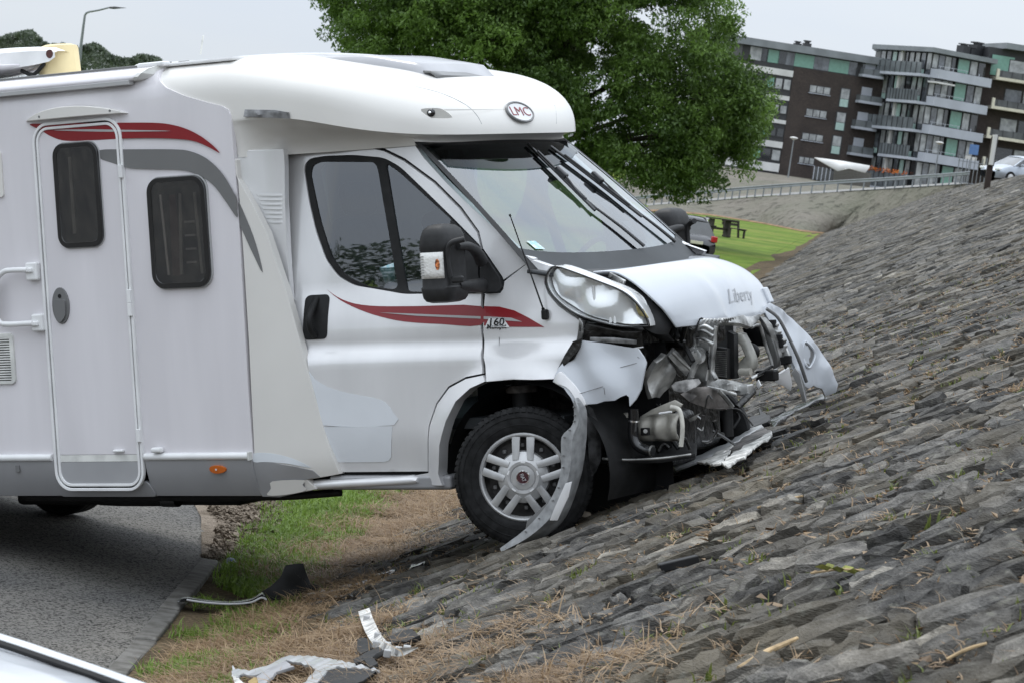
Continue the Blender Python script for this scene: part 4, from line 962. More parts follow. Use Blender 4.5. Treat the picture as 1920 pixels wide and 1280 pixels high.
# ---- wheels
def wheel(ctr, steer, lean=0., detail=True, sgn=-1):
    W_ = bpy.data.objects.new('road_wheel', None); link(W_, V); W_.location = ctr; W_.rotation_euler = (lean, 0, steer)
    R, r, w_ = .362, .232, .108
    prof = [(r-.012, .06), (r-.004, .092), (r+.004, w_*.93), (r+.03, w_*1.02), (r+.07, w_*1.04), (R-.03, w_*.97), (R-.012, w_*.90), (R-.004, w_*.82), (R, w_*.7), (R, .035), (R-.009, .033), (R-.009, .026), (R, .024), (R, -.024), (R-.009, -.026), (R-.009, -.033), (R, -.035), (R, -w_*.7), (R-.012, -w_*.9), (R-.05, -w_), (r, -w_*.9)]
    n = 96; rows = [[(rr*math.cos(a), sgn*yy, rr*math.sin(a)) for a in np.linspace(0, 2*math.pi, n+1)] for rr, yy in prof]
    TY = grid('tyre', rows, 'rubber', W_, angle=28, flip=(sgn < 0))
    if not detail: 
        rows = [[(rr*math.cos(a), sgn*.03, rr*math.sin(a)) for a in np.linspace(0, 2*math.pi, 25)] for rr in (0, r)]; grid('rim', rows, 'dark', W_, flip=(sgn > 0)); return W_
    # shoulder tread blocks
    v = []; f = []
    for k in range(64):
        a = 2*math.pi*k/64
        for (ra, ya), (rb, yb_) in (((R-.022, w_*.965), (R-.001, w_*.62)),):
            b0 = len(v)
            for (rr, yy) in ((ra, ya+.003), (rb+.0, w_*.80), (rb+.004, yb_)):
                for da in (0, .062):
                    aa = a+da+(.03 if yy < w_*.7 else 0); v += [((rr+.004)*math.cos(aa), sgn*yy, (rr+.004)*math.sin(aa)), ((rr-.012)*math.cos(aa), sgn*(yy-.01), (rr-.012)*math.sin(aa))]
            for s_ in range(2):
                q = b0+4*s_; f += [[q, q+2, q+6, q+4], [q, q+4, q+5, q+1], [q+2, q+3, q+7, q+6]]
    mesh('tread_blocks', v, f, 'rubber', TY, smooth=False)
    for rr in (r+.045, R-.045): tube('sidewall_ring', [(rr*math.cos(a), sgn*w_*1.035, rr*math.sin(a)) for a in np.linspace(0, 2*math.pi, 61)], .0022, 'rubber', TY, n=5, smooth=0)
    # steel wheel behind the cover
    rows = [[(rr*math.cos(a), sgn*yy, rr*math.sin(a)) for a in np.linspace(0, 2*math.pi, 49)] for rr, yy in ((0, .045), (.10, .045), (.15, .035), (.19, .03), (.215, .05), (r, .085))]
    grid('rim', rows, pm('brake dust steel', (.055, .052, .05), .6, .3, var=.3, vs_=20), W_, flip=(sgn > 0))
    for k in range(10):
        a = 2*math.pi*(k+.5)/10; box('rim_nut', (.165*math.cos(a), sgn*.045, .165*math.sin(a)), (.022, .02, .022), 'grey', W_, bevel=.006)
    CV = bpy.data.objects.new('wheel_cover', None); link(CV, W_)
    rows = [[(rr*math.cos(a), sgn*yy, rr*math.sin(a)) for a in np.linspace(0, 2*math.pi, 65)] for rr, yy in ((r+.001, .088), (r+.002, .100), (r-.006, .108), (r-.014, .106), (r-.022, .094), (r-.023, .07))]
    grid('cover_ring', rows, 'hubcap', CV, flip=(sgn > 0))
    rows = [[(rr*math.cos(a), sgn*yy, rr*math.sin(a)) for a in np.linspace(0, 2*math.pi, 65)] for rr, yy in ((0, .122), (.045, .122), (.0625, .120), (.064, .115), (.067, .115), (.069, .121), (.085, .122), (.092, .118), (.112, .112), (.134, .098), (.140, .07))]
    grid('cover_dome', rows, 'hubcap', CV, flip=(sgn > 0), angle=25)
    for k in range(5):
        a0 = math.radians(90-3.4+72*k)
        for d in (-1, 1):
            a = a0+d*math.radians(0); ux, uz = math.cos(a), math.sin(a); tx, tz = -uz, ux; o_ = d*.0385; v = []
            for rr, yy, hw in ((.092, .1195, .017), (.125, .117, .0185), (.170, .113, .020), (.212, .106, .0215)):
                for q, dy in ((-1, -.02), (-1, -.002), (-.8, 0), (.8, 0), (1, -.002), (1, -.02)): v.append((ux*rr+tx*(o_+q*hw), sgn*(yy+dy), uz*rr+tz*(o_+q*hw)))
            f = [[i*6+j, i*6+j+1, (i+1)*6+j+1, (i+1)*6+j] for i in range(3) for j in range(5)]+[[18, 19, 20, 21, 22, 23][::-1], [0, 1, 2, 3, 4, 5]]
            if sgn > 0: f = [q[::-1] for q in f]
            mesh('spoke', v, f, 'hubcap', CV, angle=30)
        ux, uz = math.cos(a0), math.sin(a0); tx, tz = -uz, ux
        b_ = [(ux*rr+tx*t, sgn*.1235, uz*rr+tz*t) for rr, t in ((.076, -.013), (.076, .013), (.085, .011), (.085, -.011))]
        mesh('cover_slot', b_, [[0, 1, 2, 3]], 'white', CV)
    n = 28; em = [(.038*math.cos(a), .038*math.sin(a)) for a in np.linspace(0, 2*math.pi, n, endpoint=False)]
    rows = [[(rr*math.cos(a), sgn*yy, rr*math.sin(a)) for a in np.linspace(0, 2*math.pi, 33)] for rr, yy in ((.0, .126), (.032, .126))]
    grid('hub_emblem', rows, pm('emblem dark red', (.045, .006, .012), .25, coat=.6), CV, flip=(sgn > 0))
    tube('emblem_ring', [(.0335*math.cos(a), sgn*.1245, .0335*math.sin(a)) for a in np.linspace(0, 2*math.pi, 33)], .003, 'chrome', CV, n=6, smooth=0)
    rt = math.radians(-68); text('emblem_letters', 'FIAT', 'greylight', CV, basis((0, sgn*.1275, 0), (math.cos(rt), 0, math.sin(rt)), (-math.sin(rt), 0, math.cos(rt)), (0, sgn, 0)), .027, bold=.0004, sx=.8)
    return W_
wheel((0, -.95, .35), math.radians(25), detail=True)
wheel((0, .90, .35), math.radians(25), detail=False, sgn=1)
wheel((-4.7, -.90, .30), 0, detail=False); wheel((-4.72, .90, .26), 0, detail=False, sgn=1)
# wheel house
rows = []
for x, yy in (('i', -.30), ('o', -.90)):
    pass
ang = np.linspace(math.radians(-18), math.radians(190), 25)
rows = [[(.005+.50*math.cos(a), y, .36+.47*math.sin(a)) for a in ang] for y in (-.935, -.75, -.45, -.40)]
grid('wheel_house', rows, 'black', V)
mesh('wheel_house_wall', [(.6, -.42, .05), (-.6, -.42, .05), (-.6, -.42, 1.0), (.6, -.42, 1.0)], [[0, 1, 2, 3]], 'dark', V)
c = P(978, 727, -.75); tube('suspension_strut', [(c[0], -.75, .62), (c[0], -.75, .95)], .055, 'black', V)
tube('strut_mount', [(c[0], -.75, c[2]-.02), (c[0], -.75, c[2]+.02)], .085, 'rusty', V, n=16)
# exhaust, pipes and an added shade box under the floor
tube('drain_pipe', [gp(188, 936, -.6), gp(230, 938, -.6), gp(310, 938, -.62)], .032, 'black', V)
tube('pipe_mouth', [gp(308, 938, -.62), gp(334, 938, -.64)], .037, 'gloss', V, n=16)
tube('chassis_rail', [gp(50, 931, -.9), gp(480, 931, -.9), gp(640, 922, -.8)], .022, 'black', V)

box('floor_shade_box', (-3.0, .15, .24), (1.7, 1.5, .2), 'black', V, bevel=.03)  # unseen box added to deepen the shadow below the floor
box('frame_member', (-1.4, -.45, .30), (1.2, .12, .16), 'black', V, bevel=.02)
box('frame_member', (-1.4, .45, .30), (1.2, .12, .16), 'black', V, bevel=.02)
# ---- crushed nose
from mathutils.bvhtree import BVHTree
M['reflector'] = pm('satin reflector', (.93, .935, .94), .16, .5, var=.03)
def ZA(*p): return [(1240+a*.15625, 580+b*.15625) for a, b in p]
def ZB(*p): return [(1080+a*.14845, 590+b*.14845) for a, b in p]
def ZC(*p): return [(1100+a*.15625, 720+b*.15625) for a, b in p]
def PL(pts, y):                                             # pixel outline -> 3D; y number or per-point list
    return [tuple(P(a, b, y if not isinstance(y, (list, tuple)) else y[i])) for i, (a, b) in enumerate(pts)]
def yn(x, z):                                               # rounded front corner of the nose
    y = .985-(.40*((x-.15)/.62)**2.3 if x > .15 else 0); return -y
hl = S([(1041, 500), (1028, 511), (1024, 527), (1031, 547), (1052, 570), (1081, 589), (1125, 604), (1168, 612), (1232, 609), (1222, 592), (1197, 566), (1166, 545), (1125, 529), (1080, 512)], yn)
hl = cat(hl[8:]+hl[:9], False, 3)[:-1]
HL = panel('headlight', offs(hl, -.004), yn, 'reflector', V, off=-.012, th=.10, res=.05, holes=[offs(hl, .002)], bevel=.005)
panel('headlight_bucket', offs(hl, -.006), lambda x, z: yn(x, z)+.10, 'reflector', HL, th=.01, res=.03, bevel=0)
def refl(x, z): return yn(x, z)+.038+.022*math.sin(x*21+1)*math.cos(z*26)
panel('headlight_reflector', offs(hl, .012), refl, 'reflector', HL, th=.01, res=.022, bevel=0)
for (px, py, rr, dy, mt) in ((1115, 560, .075, .05, 'reflector'), (1185, 578, .085, .045, 'reflector'), (1072, 530, .045, .04, 'chrome')):
    y_ = yn(*S([(px, py)], yn)[0]); c = P(px, py, y_+dy)
    ax = Vector((.62, -.78, 0)); u = ax.orthogonal().normalized(); w_ = ax.cross(u)
    rows = [[tuple(Vector(c)+ax*(-.02-.05*(1-t*t))+(u*math.cos(a)+w_*math.sin(a))*rr*t) for a in np.linspace(0, 2*math.pi, 21)] for t in np.linspace(.02, 1, 7)]
    grid('reflector_bowl', rows, mt, HL)
    tube('bulb', [tuple(Vector(c)+ax*-.06), tuple(Vector(c)+ax*-.01)], .012, 'white', HL)
for px, a, b in ((1113, 535, 592), (1142, 572, 605), (1150, 574, 606)):
    y_ = yn(*S([(px, 570)], yn)[0]); tube('lens_fin', [tuple(P(px, a, y_+.035)), tuple(P(px+3, b, y_+.03))], .008, 'white', HL, n=8)
y_ = yn(*S([(1190, 575)], yn)[0]); plate('indicator_reflector', PL([(1163, 560), (1185, 556), (1205, 578), (1216, 597), (1190, 590), (1170, 575)], y_+.05), pm('pale amber', (.60, .50, .22), .25, var=.3, vs_=25), HL, th=.006, warp=.004)
y_ = yn(*S([(1064, 535)], yn)[0]); plate('amber_bulb', PL([(1060, 522), (1066, 518), (1069, 532), (1063, 546)], y_+.045), pm('pink amber', (.75, .35, .22), .3), HL, th=.005)
panel('headlight_lens', offs(hl, -.003), yn, 'clear', HL, off=.004, th=.004, res=.03, bevel=0)
panel('headlight_rim', offs(hl, -.004), yn, 'gloss', HL, off=.006, th=.016, res=.05, holes=[offs(hl, .003)], bevel=.003)
# under the lamp
plate('lamp_bracket', PL(ZB((140, 120), (300, 160), (600, 220), (830, 215), (850, 400), (700, 420), (300, 380), (60, 365), (90, 200)), [-.93, -.9, -.82, -.74, -.72, -.76, -.86, -.93, -.93]), 'oily', V, th=.05, warp=.006)
plate('lamp_slot', PL(ZB((175, 285), (500, 300), (770, 325), (765, 372), (480, 355), (175, 335)), [-.935, -.87, -.79, -.79, -.87, -.935]), pm('grey plastic', (.20, .20, .20), .4, var=.3, vs_=20), V, th=.02)
plate('bracket_edge', PL(ZB((60, 365), (300, 380), (700, 418), (850, 398), (855, 410), (720, 430), (300, 392), (60, 374)), [-.955, -.9, -.80, -.755, -.755, -.80, -.9, -.955]), 'greylight', V, th=.01, bevel=.001)
WBK = plate('wing_bracket', PL([(1086, 597), (1092, 606), (1093, 622), (1088, 640), (1081, 638), (1084, 618)], -.955), 'alu', V, th=.012, holes=[PL([(1087, 610), (1090, 612), (1089, 622), (1086, 622)], -.955)], res=.02)
plate('torn_strip', PL([(1075, 640), (1092, 633), (1086, 652), (1062, 680), (1047, 703), (1040, 712), (1046, 690), (1058, 665)], [-1.0, -.99, -1.0, -1.0, -1.0, -1.0, -1.0, -1.0]), 'oily', V, th=.02, warp=.006)
# bumper corner
bum = S(Z5((345, 420), (480, 440), (650, 460), (690, 500), (712, 525), (695, 580), (670, 660), (640, 710), (608, 745), (604, 700), (590, 688), (560, 700), (530, 717), (470, 722), (430, 735), (380, 738), (330, 750), (312, 705), (275, 655), (215, 625), (240, 555), (300, 470)), lambda x, z: yn(x, z)-.03)
def ybm(x, z): return yn(x, z)-.03-.025*math.sin(min(1, max(0, (z-.6)/.35))*math.pi)+.010*math.sin(x*31+z*17)
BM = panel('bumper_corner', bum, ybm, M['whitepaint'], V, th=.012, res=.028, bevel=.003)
lip = S(Z5((210, 628), (240, 575), (275, 600), (330, 660), (372, 738), (330, 750), (312, 705), (272, 655)), ybm)
panel('bumper_arch_lip', cat(lip, True, 3), lambda x, z: ybm(x, z)-.006, 'silver', BM, th=.03, res=.03, bevel=.004)
for pts in (((325, 690), (455, 650)), ((460, 655), (465, 690)), ((545, 555), (630, 532)), ((640, 500), (660, 505))):
    a, b = S(Z5(*pts), ybm); tube('scratch', [(a[0], ybm(*a)-.0008, a[1]), (b[0], ybm(*b)-.0008, b[1])], .0016, 'grey', BM, n=5)
# hanging arch strip over the wheel
so_ = [(1080, 745), (1088, 760), (1092, 777), (1092, 800), (1091, 822), (1087, 860), (1080, 895), (1060, 955), (1035, 992), (990, 1023), (942, 1040)]
si_ = [(1075, 755), (1076, 768), (1076, 785), (1070, 800), (1053, 818), (1052, 852), (1051, 885), (1040, 920), (1020, 952), (986, 990), (937, 1027)]
rows = []
for k, (o_, i_) in enumerate(zip(cat(so_, n=3), cat(si_, n=3))):
    a, b = P(*o_, -1.03), P(*i_, -1.10); m_ = P(*(np.array(i_)*.45+np.array(o_)*.55), -1.115)
    rows.append([tuple(a+np.array([0, .05, 0])), tuple(a), tuple(m_), tuple(b), tuple(b+np.array([.0, .05, .0]))])
AS_ = grid('arch_strip', rows, pm('scuffed grey plastic', (.33, .335, .34), .45, var=.14, vs_=18, bump=.1, bs=60), V, th=.008, bevel=.002, angle=45)
for k in range(1, 12):
    t = k/12; j = int(t*(len(rows)-1)); p = np.array(rows[j][3])*.7+np.array(rows[j][2])*.3
    box('strip_stud', p+np.array([0, -.008, 0]), (.008, .012, .008), 'grey', AS_, bevel=.002)
pk_ = PL([(1072, 902), (1066, 930), (1045, 975), (1030, 975), (1040, 950), (1060, 905)], -1.118); plate('strip_pocket', pk_, 'whitepaint' and M['silver'], AS_, th=.006)
plate('liner_scrap', PL([(1022, 945), (1038, 930), (1030, 960), (1000, 985), (985, 990), (988, 975)], -1.09), 'grey', V, th=.01)
plate('liner_flap', PL(ZC((0, 240), (60, 290), (130, 430), (180, 560), (172, 900), (120, 1040), (60, 1120), (30, 900), (10, 600)), [-.9, -.9, -.88, -.86, -.85, -.86, -.88, -.9, -.9]), pm('worn rubber', (.05, .05, .052), .6, var=.5, vs_=14, bump=.3), V, th=.015, warp=.006)
# buckled hood: corner curves, filled across with creases
ne = [(1112, 513, -.74), (1150, 513, -.71), (1185, 531, -.69), (1215, 556, -.67), (1240, 580, -.63), (1262, 600, -.55)]
fe_ = [(1290, 484, .74), (1330, 486, .75), (1372, 497, .75), (1405, 515, .74), (1428, 540, .70), (1438, 572, .60)]
N3 = [P(*p) for p in ne]; F3 = [P(*p) for p in fe_]
N3 = [np.array(p) for p in cat(N3, n=4)]; F3 = [np.array(p) for p in cat(F3, n=4)]
rows = []
nr = len(N3)
for i in range(nr):
    v = i/(nr-1); r = []
    mid_rear = P(1200, 500, -.05); mid_front = P(1335, 602, -.03)
    for s_ in np.linspace(0, 1, 31):
        p = N3[i]*(1-s_)+F3[i]*s_
        bow = 4*s_*(1-s_)
        p = p+np.array([.17*bow*(1-v)**1.2+.055*bow*v, 0, -.015*bow*(1-v)+.045*bow*math.sin(math.pi*v)**.8])
        # buckles
        p = p+np.array([.2, 0, 1])*(.020*math.exp(-((s_-.30-.10*v)/.03)**2)*sm(.2, .9, v)-.020*math.exp(-((s_-.38-.10*v)/.04)**2)*sm(.2, .9, v)+.014*math.exp(-((s_-.60+.08*v)/.025)**2)*sm(.25, .6, v)-.016*math.exp(-((s_-.78)/.05)**2)*sm(.5, .9, v))
        if v > .80: p = p+np.array([.012, 0, -.055])*((v-.80)/.2)**1.3*(1-.25*abs(2*s_-1))   # folded front edge
        r.append(tuple(p))
    rows.append(r)
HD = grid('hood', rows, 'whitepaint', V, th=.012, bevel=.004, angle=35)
ed = [(p[0]+.0, p[1]+.05, p[2]-.05) for p in N3]
rows2 = [[tuple(N3[i]+np.array([0, .012, -.014])), (N3[i][0]-.02, N3[i][1]-.02, N3[i][2]-.07-.10*math.sin(math.pi*i/(nr-1))), (N3[i][0]-.05, N3[i][1]+.10, N3[i][2]-.12-.09*math.sin(math.pi*i/(nr-1)))] for i in range(nr)]
grid('hood_lining', rows2, 'black', HD, th=.01)
b = P(1157, 523, -.72); box('hood_hinge', b, (.10, .02, .03), 'alu', V, bevel=.004, rot=Matrix.Rotation(.5, 3, 'Y'))
for d in (-.03, .03): tube('hinge_bolt', [(b[0]+d, b[1]-.02, b[2]-d*.5), (b[0]+d, b[1]+.01, b[2]-d*.5)], .008, 'steel', V, n=8)
o_ = np.array(rows[17][19]); u_ = np.array(rows[17][24])-np.array(rows[17][15]); u_ /= np.linalg.norm(u_); t_ = np.array(rows[13][19])-np.array(rows[19][19]); t_ -= u_*(t_@u_); t_ /= np.linalg.norm(t_); n_ = np.cross(u_, t_)
M['script'] = pm('hood lettering', (.40, .41, .43), .3, .3, var=.1)
HS = text('hood_script', 'Liberty', 'script', HD, basis(o_+n_*.03, u_, t_, n_), .115, ext=0., shear=.35, bold=-.0003, sx=1.15)
_hb = BVHTree.FromPolygons([v.co.copy() for v in HD.data.vertices], [list(p.vertices) for p in HD.data.polygons])
for v_ in HS.data.vertices:                                   # lay the lettering onto the buckled sheet
    h = _hb.ray_cast(v_.co+Vector(n_)*.1, -Vector(n_))
    if h[0] is not None: v_.co = h[0]+Vector(n_)*.016
o2 = np.array(rows[20][22]); text('hood_script', 'EDITION', 'greylight', HD, basis(o2+n_*.012, u_, t_, n_), .03, sx=1.2) if 0 else None
c = P(1436, 556, .66); box('hood_corner_chip', c, (.05, .06, .10), M['whitepaint'], V, bevel=.012, rot=Matrix.Rotation(-.4, 3, 'Y'))
# grille carrier
CAR = bpy.data.objects.new('grille_carrier', None); link(CAR, V)
plate('carrier_column', PL(ZA((440, 170), (520, 140), (640, 130), (720, 160), (655, 210), (635, 300), (628, 450), (604, 700), (600, 745), (650, 830), (560, 860), (545, 900), (480, 860), (370, 830), (345, 790), (400, 650), (480, 600), (430, 470), (410, 440), (408, 330), (440, 300)), -.32), 'alu', CAR, th=.035, warp=.003, res=.03)
tube('column_edge', PL(ZA((655, 205), (638, 300), (630, 450), (610, 640), (602, 740), (650, 828)), -.35), .011, 'alu', CAR)
tube('column_edge', PL(ZA((575, 240), (585, 400), (570, 640), (540, 850)), -.35), .008, 'alu', CAR)
tube('column_edge', PL(ZA((440, 170), (425, 300), (405, 330), (405, 440), (330, 500)), -.35), .012, 'alu', CAR)
for k, (a, b) in enumerate((((440, 262), (620, 322)), ((432, 360), (620, 418)), ((470, 215), (620, 250)), ((440, 420), (510, 392)))):
    pa, pb = P(*ZA(a)[0], -.37), P(*ZA(b)[0], -.37); m = (pa+pb)/2+np.array([0, -.01, .015]); tube('column_rib', [tuple(pa), tuple(m), tuple(pb)], .010, 'alu', CAR)
for k in range(6):
    a, b = ZA((470+52*k, 175-6*k), (540+38*k, 128+3*k)); tube('top_rib', [tuple(P(*a, -.36)), tuple(P(a[0]*.4+b[0]*.6, a[1]*.4+b[1]*.6-3, -.36)), tuple(P(*b, -.34))], .007, 'alu', CAR)
c = P(*ZA((430, 560))[0], -.40); tube('pivot_boss', [(c[0]-.02, c[1]+.05, c[2]), (c[0]+.01, c[1]-.01, c[2])], [.047, .040], 'alu', CAR, n=20)
tube('pivot_pin', [(c[0], c[1], c[2]), (c[0]+.01, c[1]-.02, c[2])], .022, 'steel', CAR, n=14)
plate('lever', PL(ZA((395, 480), (430, 480), (470, 540), (470, 620), (420, 660), (365, 800), (370, 825), (305, 835), (345, 700), (385, 620)), -.42), 'alu', CAR, th=.03, warp=.002)
plate('gusset', PL(ZA((280, 530), (320, 480), (400, 440), (400, 500), (370, 620), (330, 660), (240, 560), (250, 545)), -.38), 'alu', CAR, th=.02, warp=.006)
plate('diagonal_strut', PL(ZA((85, 560), (170, 485), (200, 510), (350, 690), (335, 740), (300, 800), (240, 740), (150, 640)), [-.52, -.5, -.48, -.42, -.42, -.42, -.45, -.5]), 'alu', CAR, th=.03, warp=.002)
tube('strut_flange', PL(ZA((130, 515), (230, 610), (345, 715)), [-.55, -.5, -.46]), .008, 'steel', CAR)
plate('top_bar', PL(ZA((640, 130), (720, 155), (820, 160), (940, 166), (1010, 190), (1080, 215), (1180, 120), (1180, 60), (1100, 80), (980, 70), (820, 100), (700, 100)), [-.32, -.26, -.18, -.08, 0, .1, .25, .28, .2, 0, -.15, -.25]), 'alu', CAR, th=.03, warp=.004)
for k in range(11):
    t = k/10; a, b = ZA((700+30*k, 165-2*k), (735+25*k, 118-3*k)); tube('bar_rib', PL([a, b], -.30+.35*t), .006, 'steel', CAR, smooth=0)
plate('bottom_bar', PL(ZA((550, 850), (640, 828), (760, 835), (860, 850), (1000, 890), (1150, 940), (1120, 970), (1060, 1030), (930, 970), (830, 960), (720, 960), (690, 930), (540, 925)), [-.33, -.28, -.2, -.12, 0, .12, .1, .05, -.08, -.15, -.24, -.28, -.33]), 'alu', CAR, th=.03, warp=.003, holes=[PL(ZA((720, 895), (800, 890), (830, 950), (740, 945)), -.2), PL(ZA((885, 900), (945, 910), (920, 955), (885, 950)), -.1)])
box('bar_block', P(*ZA((780, 925))[0], -.2), (.05, .05, .045), 'alu', CAR, bevel=.01); box('bar_block', P(*ZA((1000, 960))[0], -.02), (.08, .07, .06), 'alu', CAR, bevel=.01)
tube('bar_lip', PL(ZA((540, 925), (700, 960), (890, 1020)), [-.36, -.28, -.14]), .010, 'alu', CAR, smooth=0)
plate('broken_tab', PL(ZA((1130, 890), (1160, 840), (1195, 910), (1160, 950)), .15), 'white', CAR, th=.012)
# right column of the carrier
plate('far_column', PL(ZA((1185, 85), (1250, 95), (1330, 180), (1390, 340), (1450, 540), (1430, 690), (1330, 770), (1310, 740), (1400, 690), (1395, 560), (1350, 420), (1260, 190)), [.30, .33, .36, .40, .42, .40, .33, .33, .38, .4, .38, .32]), 'alu', CAR, th=.03, warp=.002, res=.05)
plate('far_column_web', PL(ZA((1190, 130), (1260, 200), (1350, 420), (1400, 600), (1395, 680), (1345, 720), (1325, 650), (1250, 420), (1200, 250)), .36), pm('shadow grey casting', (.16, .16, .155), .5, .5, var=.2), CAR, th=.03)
tube('opening_rim', PL(ZA((1080, 215), (1140, 190), (1190, 215), (1250, 420), (1325, 640), (1315, 690), (1260, 735), (1070, 830)), [.12, .22, .28, .33, .36, .35, .3, .1]), .010, 'alu', CAR, smooth=4)
for a in ((1340, 200), (1370, 290), (1430, 390), (1440, 450)):
    box('column_socket', P(*ZA(a)[0], .44), (.05, .05, .05), 'alu' if a[0] % 20 else 'greylight', CAR, bevel=.008, rot=Matrix.Rotation(.5, 3, 'Y'))
for a in ((1335, 175), (1410, 350), (1430, 410), (1470, 615), (1520, 600)): box('column_hole', P(*ZA(a)[0], .42), (.04, .03, .045), 'dark', CAR, bevel=.006)
plate('column_plate', PL(ZA((1400, 440), (1480, 430), (1536, 560), (1536, 650), (1480, 720), (1450, 640)), .46), 'alu', CAR, th=.02)
box('latch', P(*ZA((1270, 790))[0], .28), (.12, .06, .06), 'black', CAR, bevel=.01); tube('latch_rod', PL(ZA((1120, 810), (1330, 680)), [.15, .35]), .008, 'black', CAR, smooth=0)
# behind the opening
RD = plate('radiator', PL(ZA((640, 455), (790, 470), (790, 835), (690, 830), (640, 800), (615, 700)), -.10), 'fins', V, th=.05)
for k in range(14):
    t = k/13; a, b = ZA((628, 500+t*290), (780, 505+t*300)); tube('radiator_fin', PL([a, b], -.14), .005, 'steel', RD, n=5, smooth=0) if k % 1 == 0 else None
plate('fan_post', PL(ZA((790, 260), (870, 300), (880, 830), (795, 835)), -.06), 'black', V, th=.05)
plate('coolant_duct', PL(ZA((880, 285), (965, 290), (1010, 390), (1040, 470), (1090, 600), (1100, 700), (1060, 750), (910, 770), (905, 660), (930, 620), (1000, 560), (940, 430), (890, 380)), [.02]*13), pm('aged reservoir plastic', (.42, .41, .37), .45, var=.2, vs_=9), V, th=.08, warp=.006, bevel=.01)
tube('duct_collar', PL(ZA((905, 745), (1075, 745)), 0.), .02, 'creamsteel', V)
plate('inner_wing', PL(ZA((960, 230), (1200, 190), (1245, 440), (1060, 440), (1020, 380)), .45), 'black', V, th=.06, warp=.01)
tube('coolant_hose', PL(ZA((1040, 450), (1100, 450), (1140, 500), (1120, 560), (1080, 560)), .15), .02, 'black', V)
# hanging far bumper corner
fb = [(1429, 577, .50), (1444, 568, .55), (1466, 581, .66), (1486, 598, .74), (1504, 615, .80), (1534, 649, .90), (1560, 690, .96), (1571, 720, .98), (1568, 735, .97), (1557, 739, .95), (1548, 742, .92), (1541, 728, .88), (1525, 722, .80), (1516, 728, .76), (1506, 722, .70), (1498, 700, .64), (1485, 675, .60), (1462, 630, .54), (1440, 596, .5)]
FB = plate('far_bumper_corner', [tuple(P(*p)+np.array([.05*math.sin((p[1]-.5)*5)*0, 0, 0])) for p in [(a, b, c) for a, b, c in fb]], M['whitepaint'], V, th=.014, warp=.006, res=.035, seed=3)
hp = [(1500, 650, .80), (1504, 640, .82), (1516, 650, .86), (1522, 662, .88), (1520, 675, .86), (1512, 688, .82), (1506, 684, .79), (1500, 668, .79)]
plate('fog_lamp_scoop', [tuple(P(*p)+np.array([.034, -.034, 0])) for p in hp], 'grey', FB, th=.006, res=.03)
tube('scoop_rim', [tuple(P(*p)+np.array([.036, -.036, 0])) for p in hp+hp[:1]], .007, M['whitepaint'], FB, n=6)
tube('bumper_seam', [tuple(P(*p)) for p in ((1437, 579, .47), (1458, 595, .52), (1475, 625, .56), (1497, 672, .60), (1512, 715, .68))], .010, 'grey', FB)
plate('bumper_strut', PL([(1491, 690), (1499, 700), (1511, 752), (1505, 753), (1497, 725), (1484, 700)], [.58, .6, .66, .66, .62, .58]), 'greylight', FB, th=.02)
plate('bumper_return', PL([(1455, 706), (1480, 688), (1486, 722), (1482, 733), (1470, 724), (1453, 716)], [.42, .5, .52, .52, .48, .42]), M['silver'], FB, th=.02)
plate('bumper_tear', PL([(1536, 728), (1552, 700), (1568, 735), (1550, 742)], [.93, .95, .99, .95]), M['silver'], FB, th=.01)
# crushed metal, crash box, hoses, engine dark
plate('crumpled_bracket', PL(ZB((1000, 600), (1070, 550), (1140, 500), (1180, 560), (1250, 740), (1200, 900), (1130, 980), (1070, 1050), (990, 1030), (940, 1040), (935, 850), (960, 690)), [-.66, -.62, -.58, -.55, -.5, -.5, -.53, -.56, -.62, -.66, -.66, -.66]), 'steel', V, th=.03, warp=.014, res=.03, seed=5)
plate('crumpled_tip', PL(ZA((120, 900), (170, 862), (290, 845), (450, 822), (480, 870), (400, 940), (290, 990), (200, 985), (150, 970)), [-.52, -.5, -.48, -.42, -.42, -.47, -.5, -.52, -.52]), pm('ash grey foam', (.34, .33, .32), .7, var=.35, vs_=14, bump=.5, bs=40), V, th=.03, warp=.008, res=.03)
plate('bent_panel', PL(ZA((300, 990), (400, 940), (520, 915), (680, 970), (770, 1060), (850, 1165), (820, 1190), (560, 1185), (340, 1110), (230, 1010)), [-.5, -.48, -.42, -.34, -.3, -.26, -.28, -.4, -.5, -.52]), 'rusty', V, th=.02, warp=.012, res=.035, seed=8)
tube('panel_edge', PL(ZA((690, 970), (770, 1060), (855, 1168)), [-.36, -.33, -.29]), .012, 'steel', V)
rows = []
for k, (a, b) in enumerate(zip(np.linspace(640, 1110, 22), np.zeros(22))):
    rib = .014*math.sin((a-640)/470*math.pi*5); r = []
    for q in np.linspace(0, 1, 9):
        t0 = 385-30*sm(640, 800, a)-.02*(a-640); p = P(*ZC((a, t0+q*(680-t0)))[0], -.60); r.append(tuple(p+np.array([.0, -rib*math.sin(math.pi*q)**.4-.03*math.sin(math.pi*q), 0])))
    rows.append(r)
CX = grid('crash_box', rows, 'creamsteel', V, th=.02)
plate('crash_flange', PL(ZC((780, 300), (900, 250), (1050, 188), (1140, 240), (1110, 290), (1020, 335), (860, 350), (640, 385)), -.64), 'creamsteel', V, th=.02, warp=.006)
box('crash_bolt_plate', P(*ZC((705, 565))[0], -.67), (.05, .02, .04), 'black', V); tube('crash_bolt', PL(ZC((705, 560), (707, 561)), [-.69, -.67]), .012, 'steel', V, n=6)
tube('bent_bar', PL(ZC((1010, 272), (1085, 288), (1125, 340), (1148, 480), (1145, 620), (1130, 742)), -.68), .0125, pm('cream bar', (.60, .58, .52), .5, var=.1, vs_=15), V, smooth=5)
plate('side_member', PL(ZC((230, 330), (480, 345), (490, 710), (225, 690)), -.58), 'creamsteel', V, th=.03)
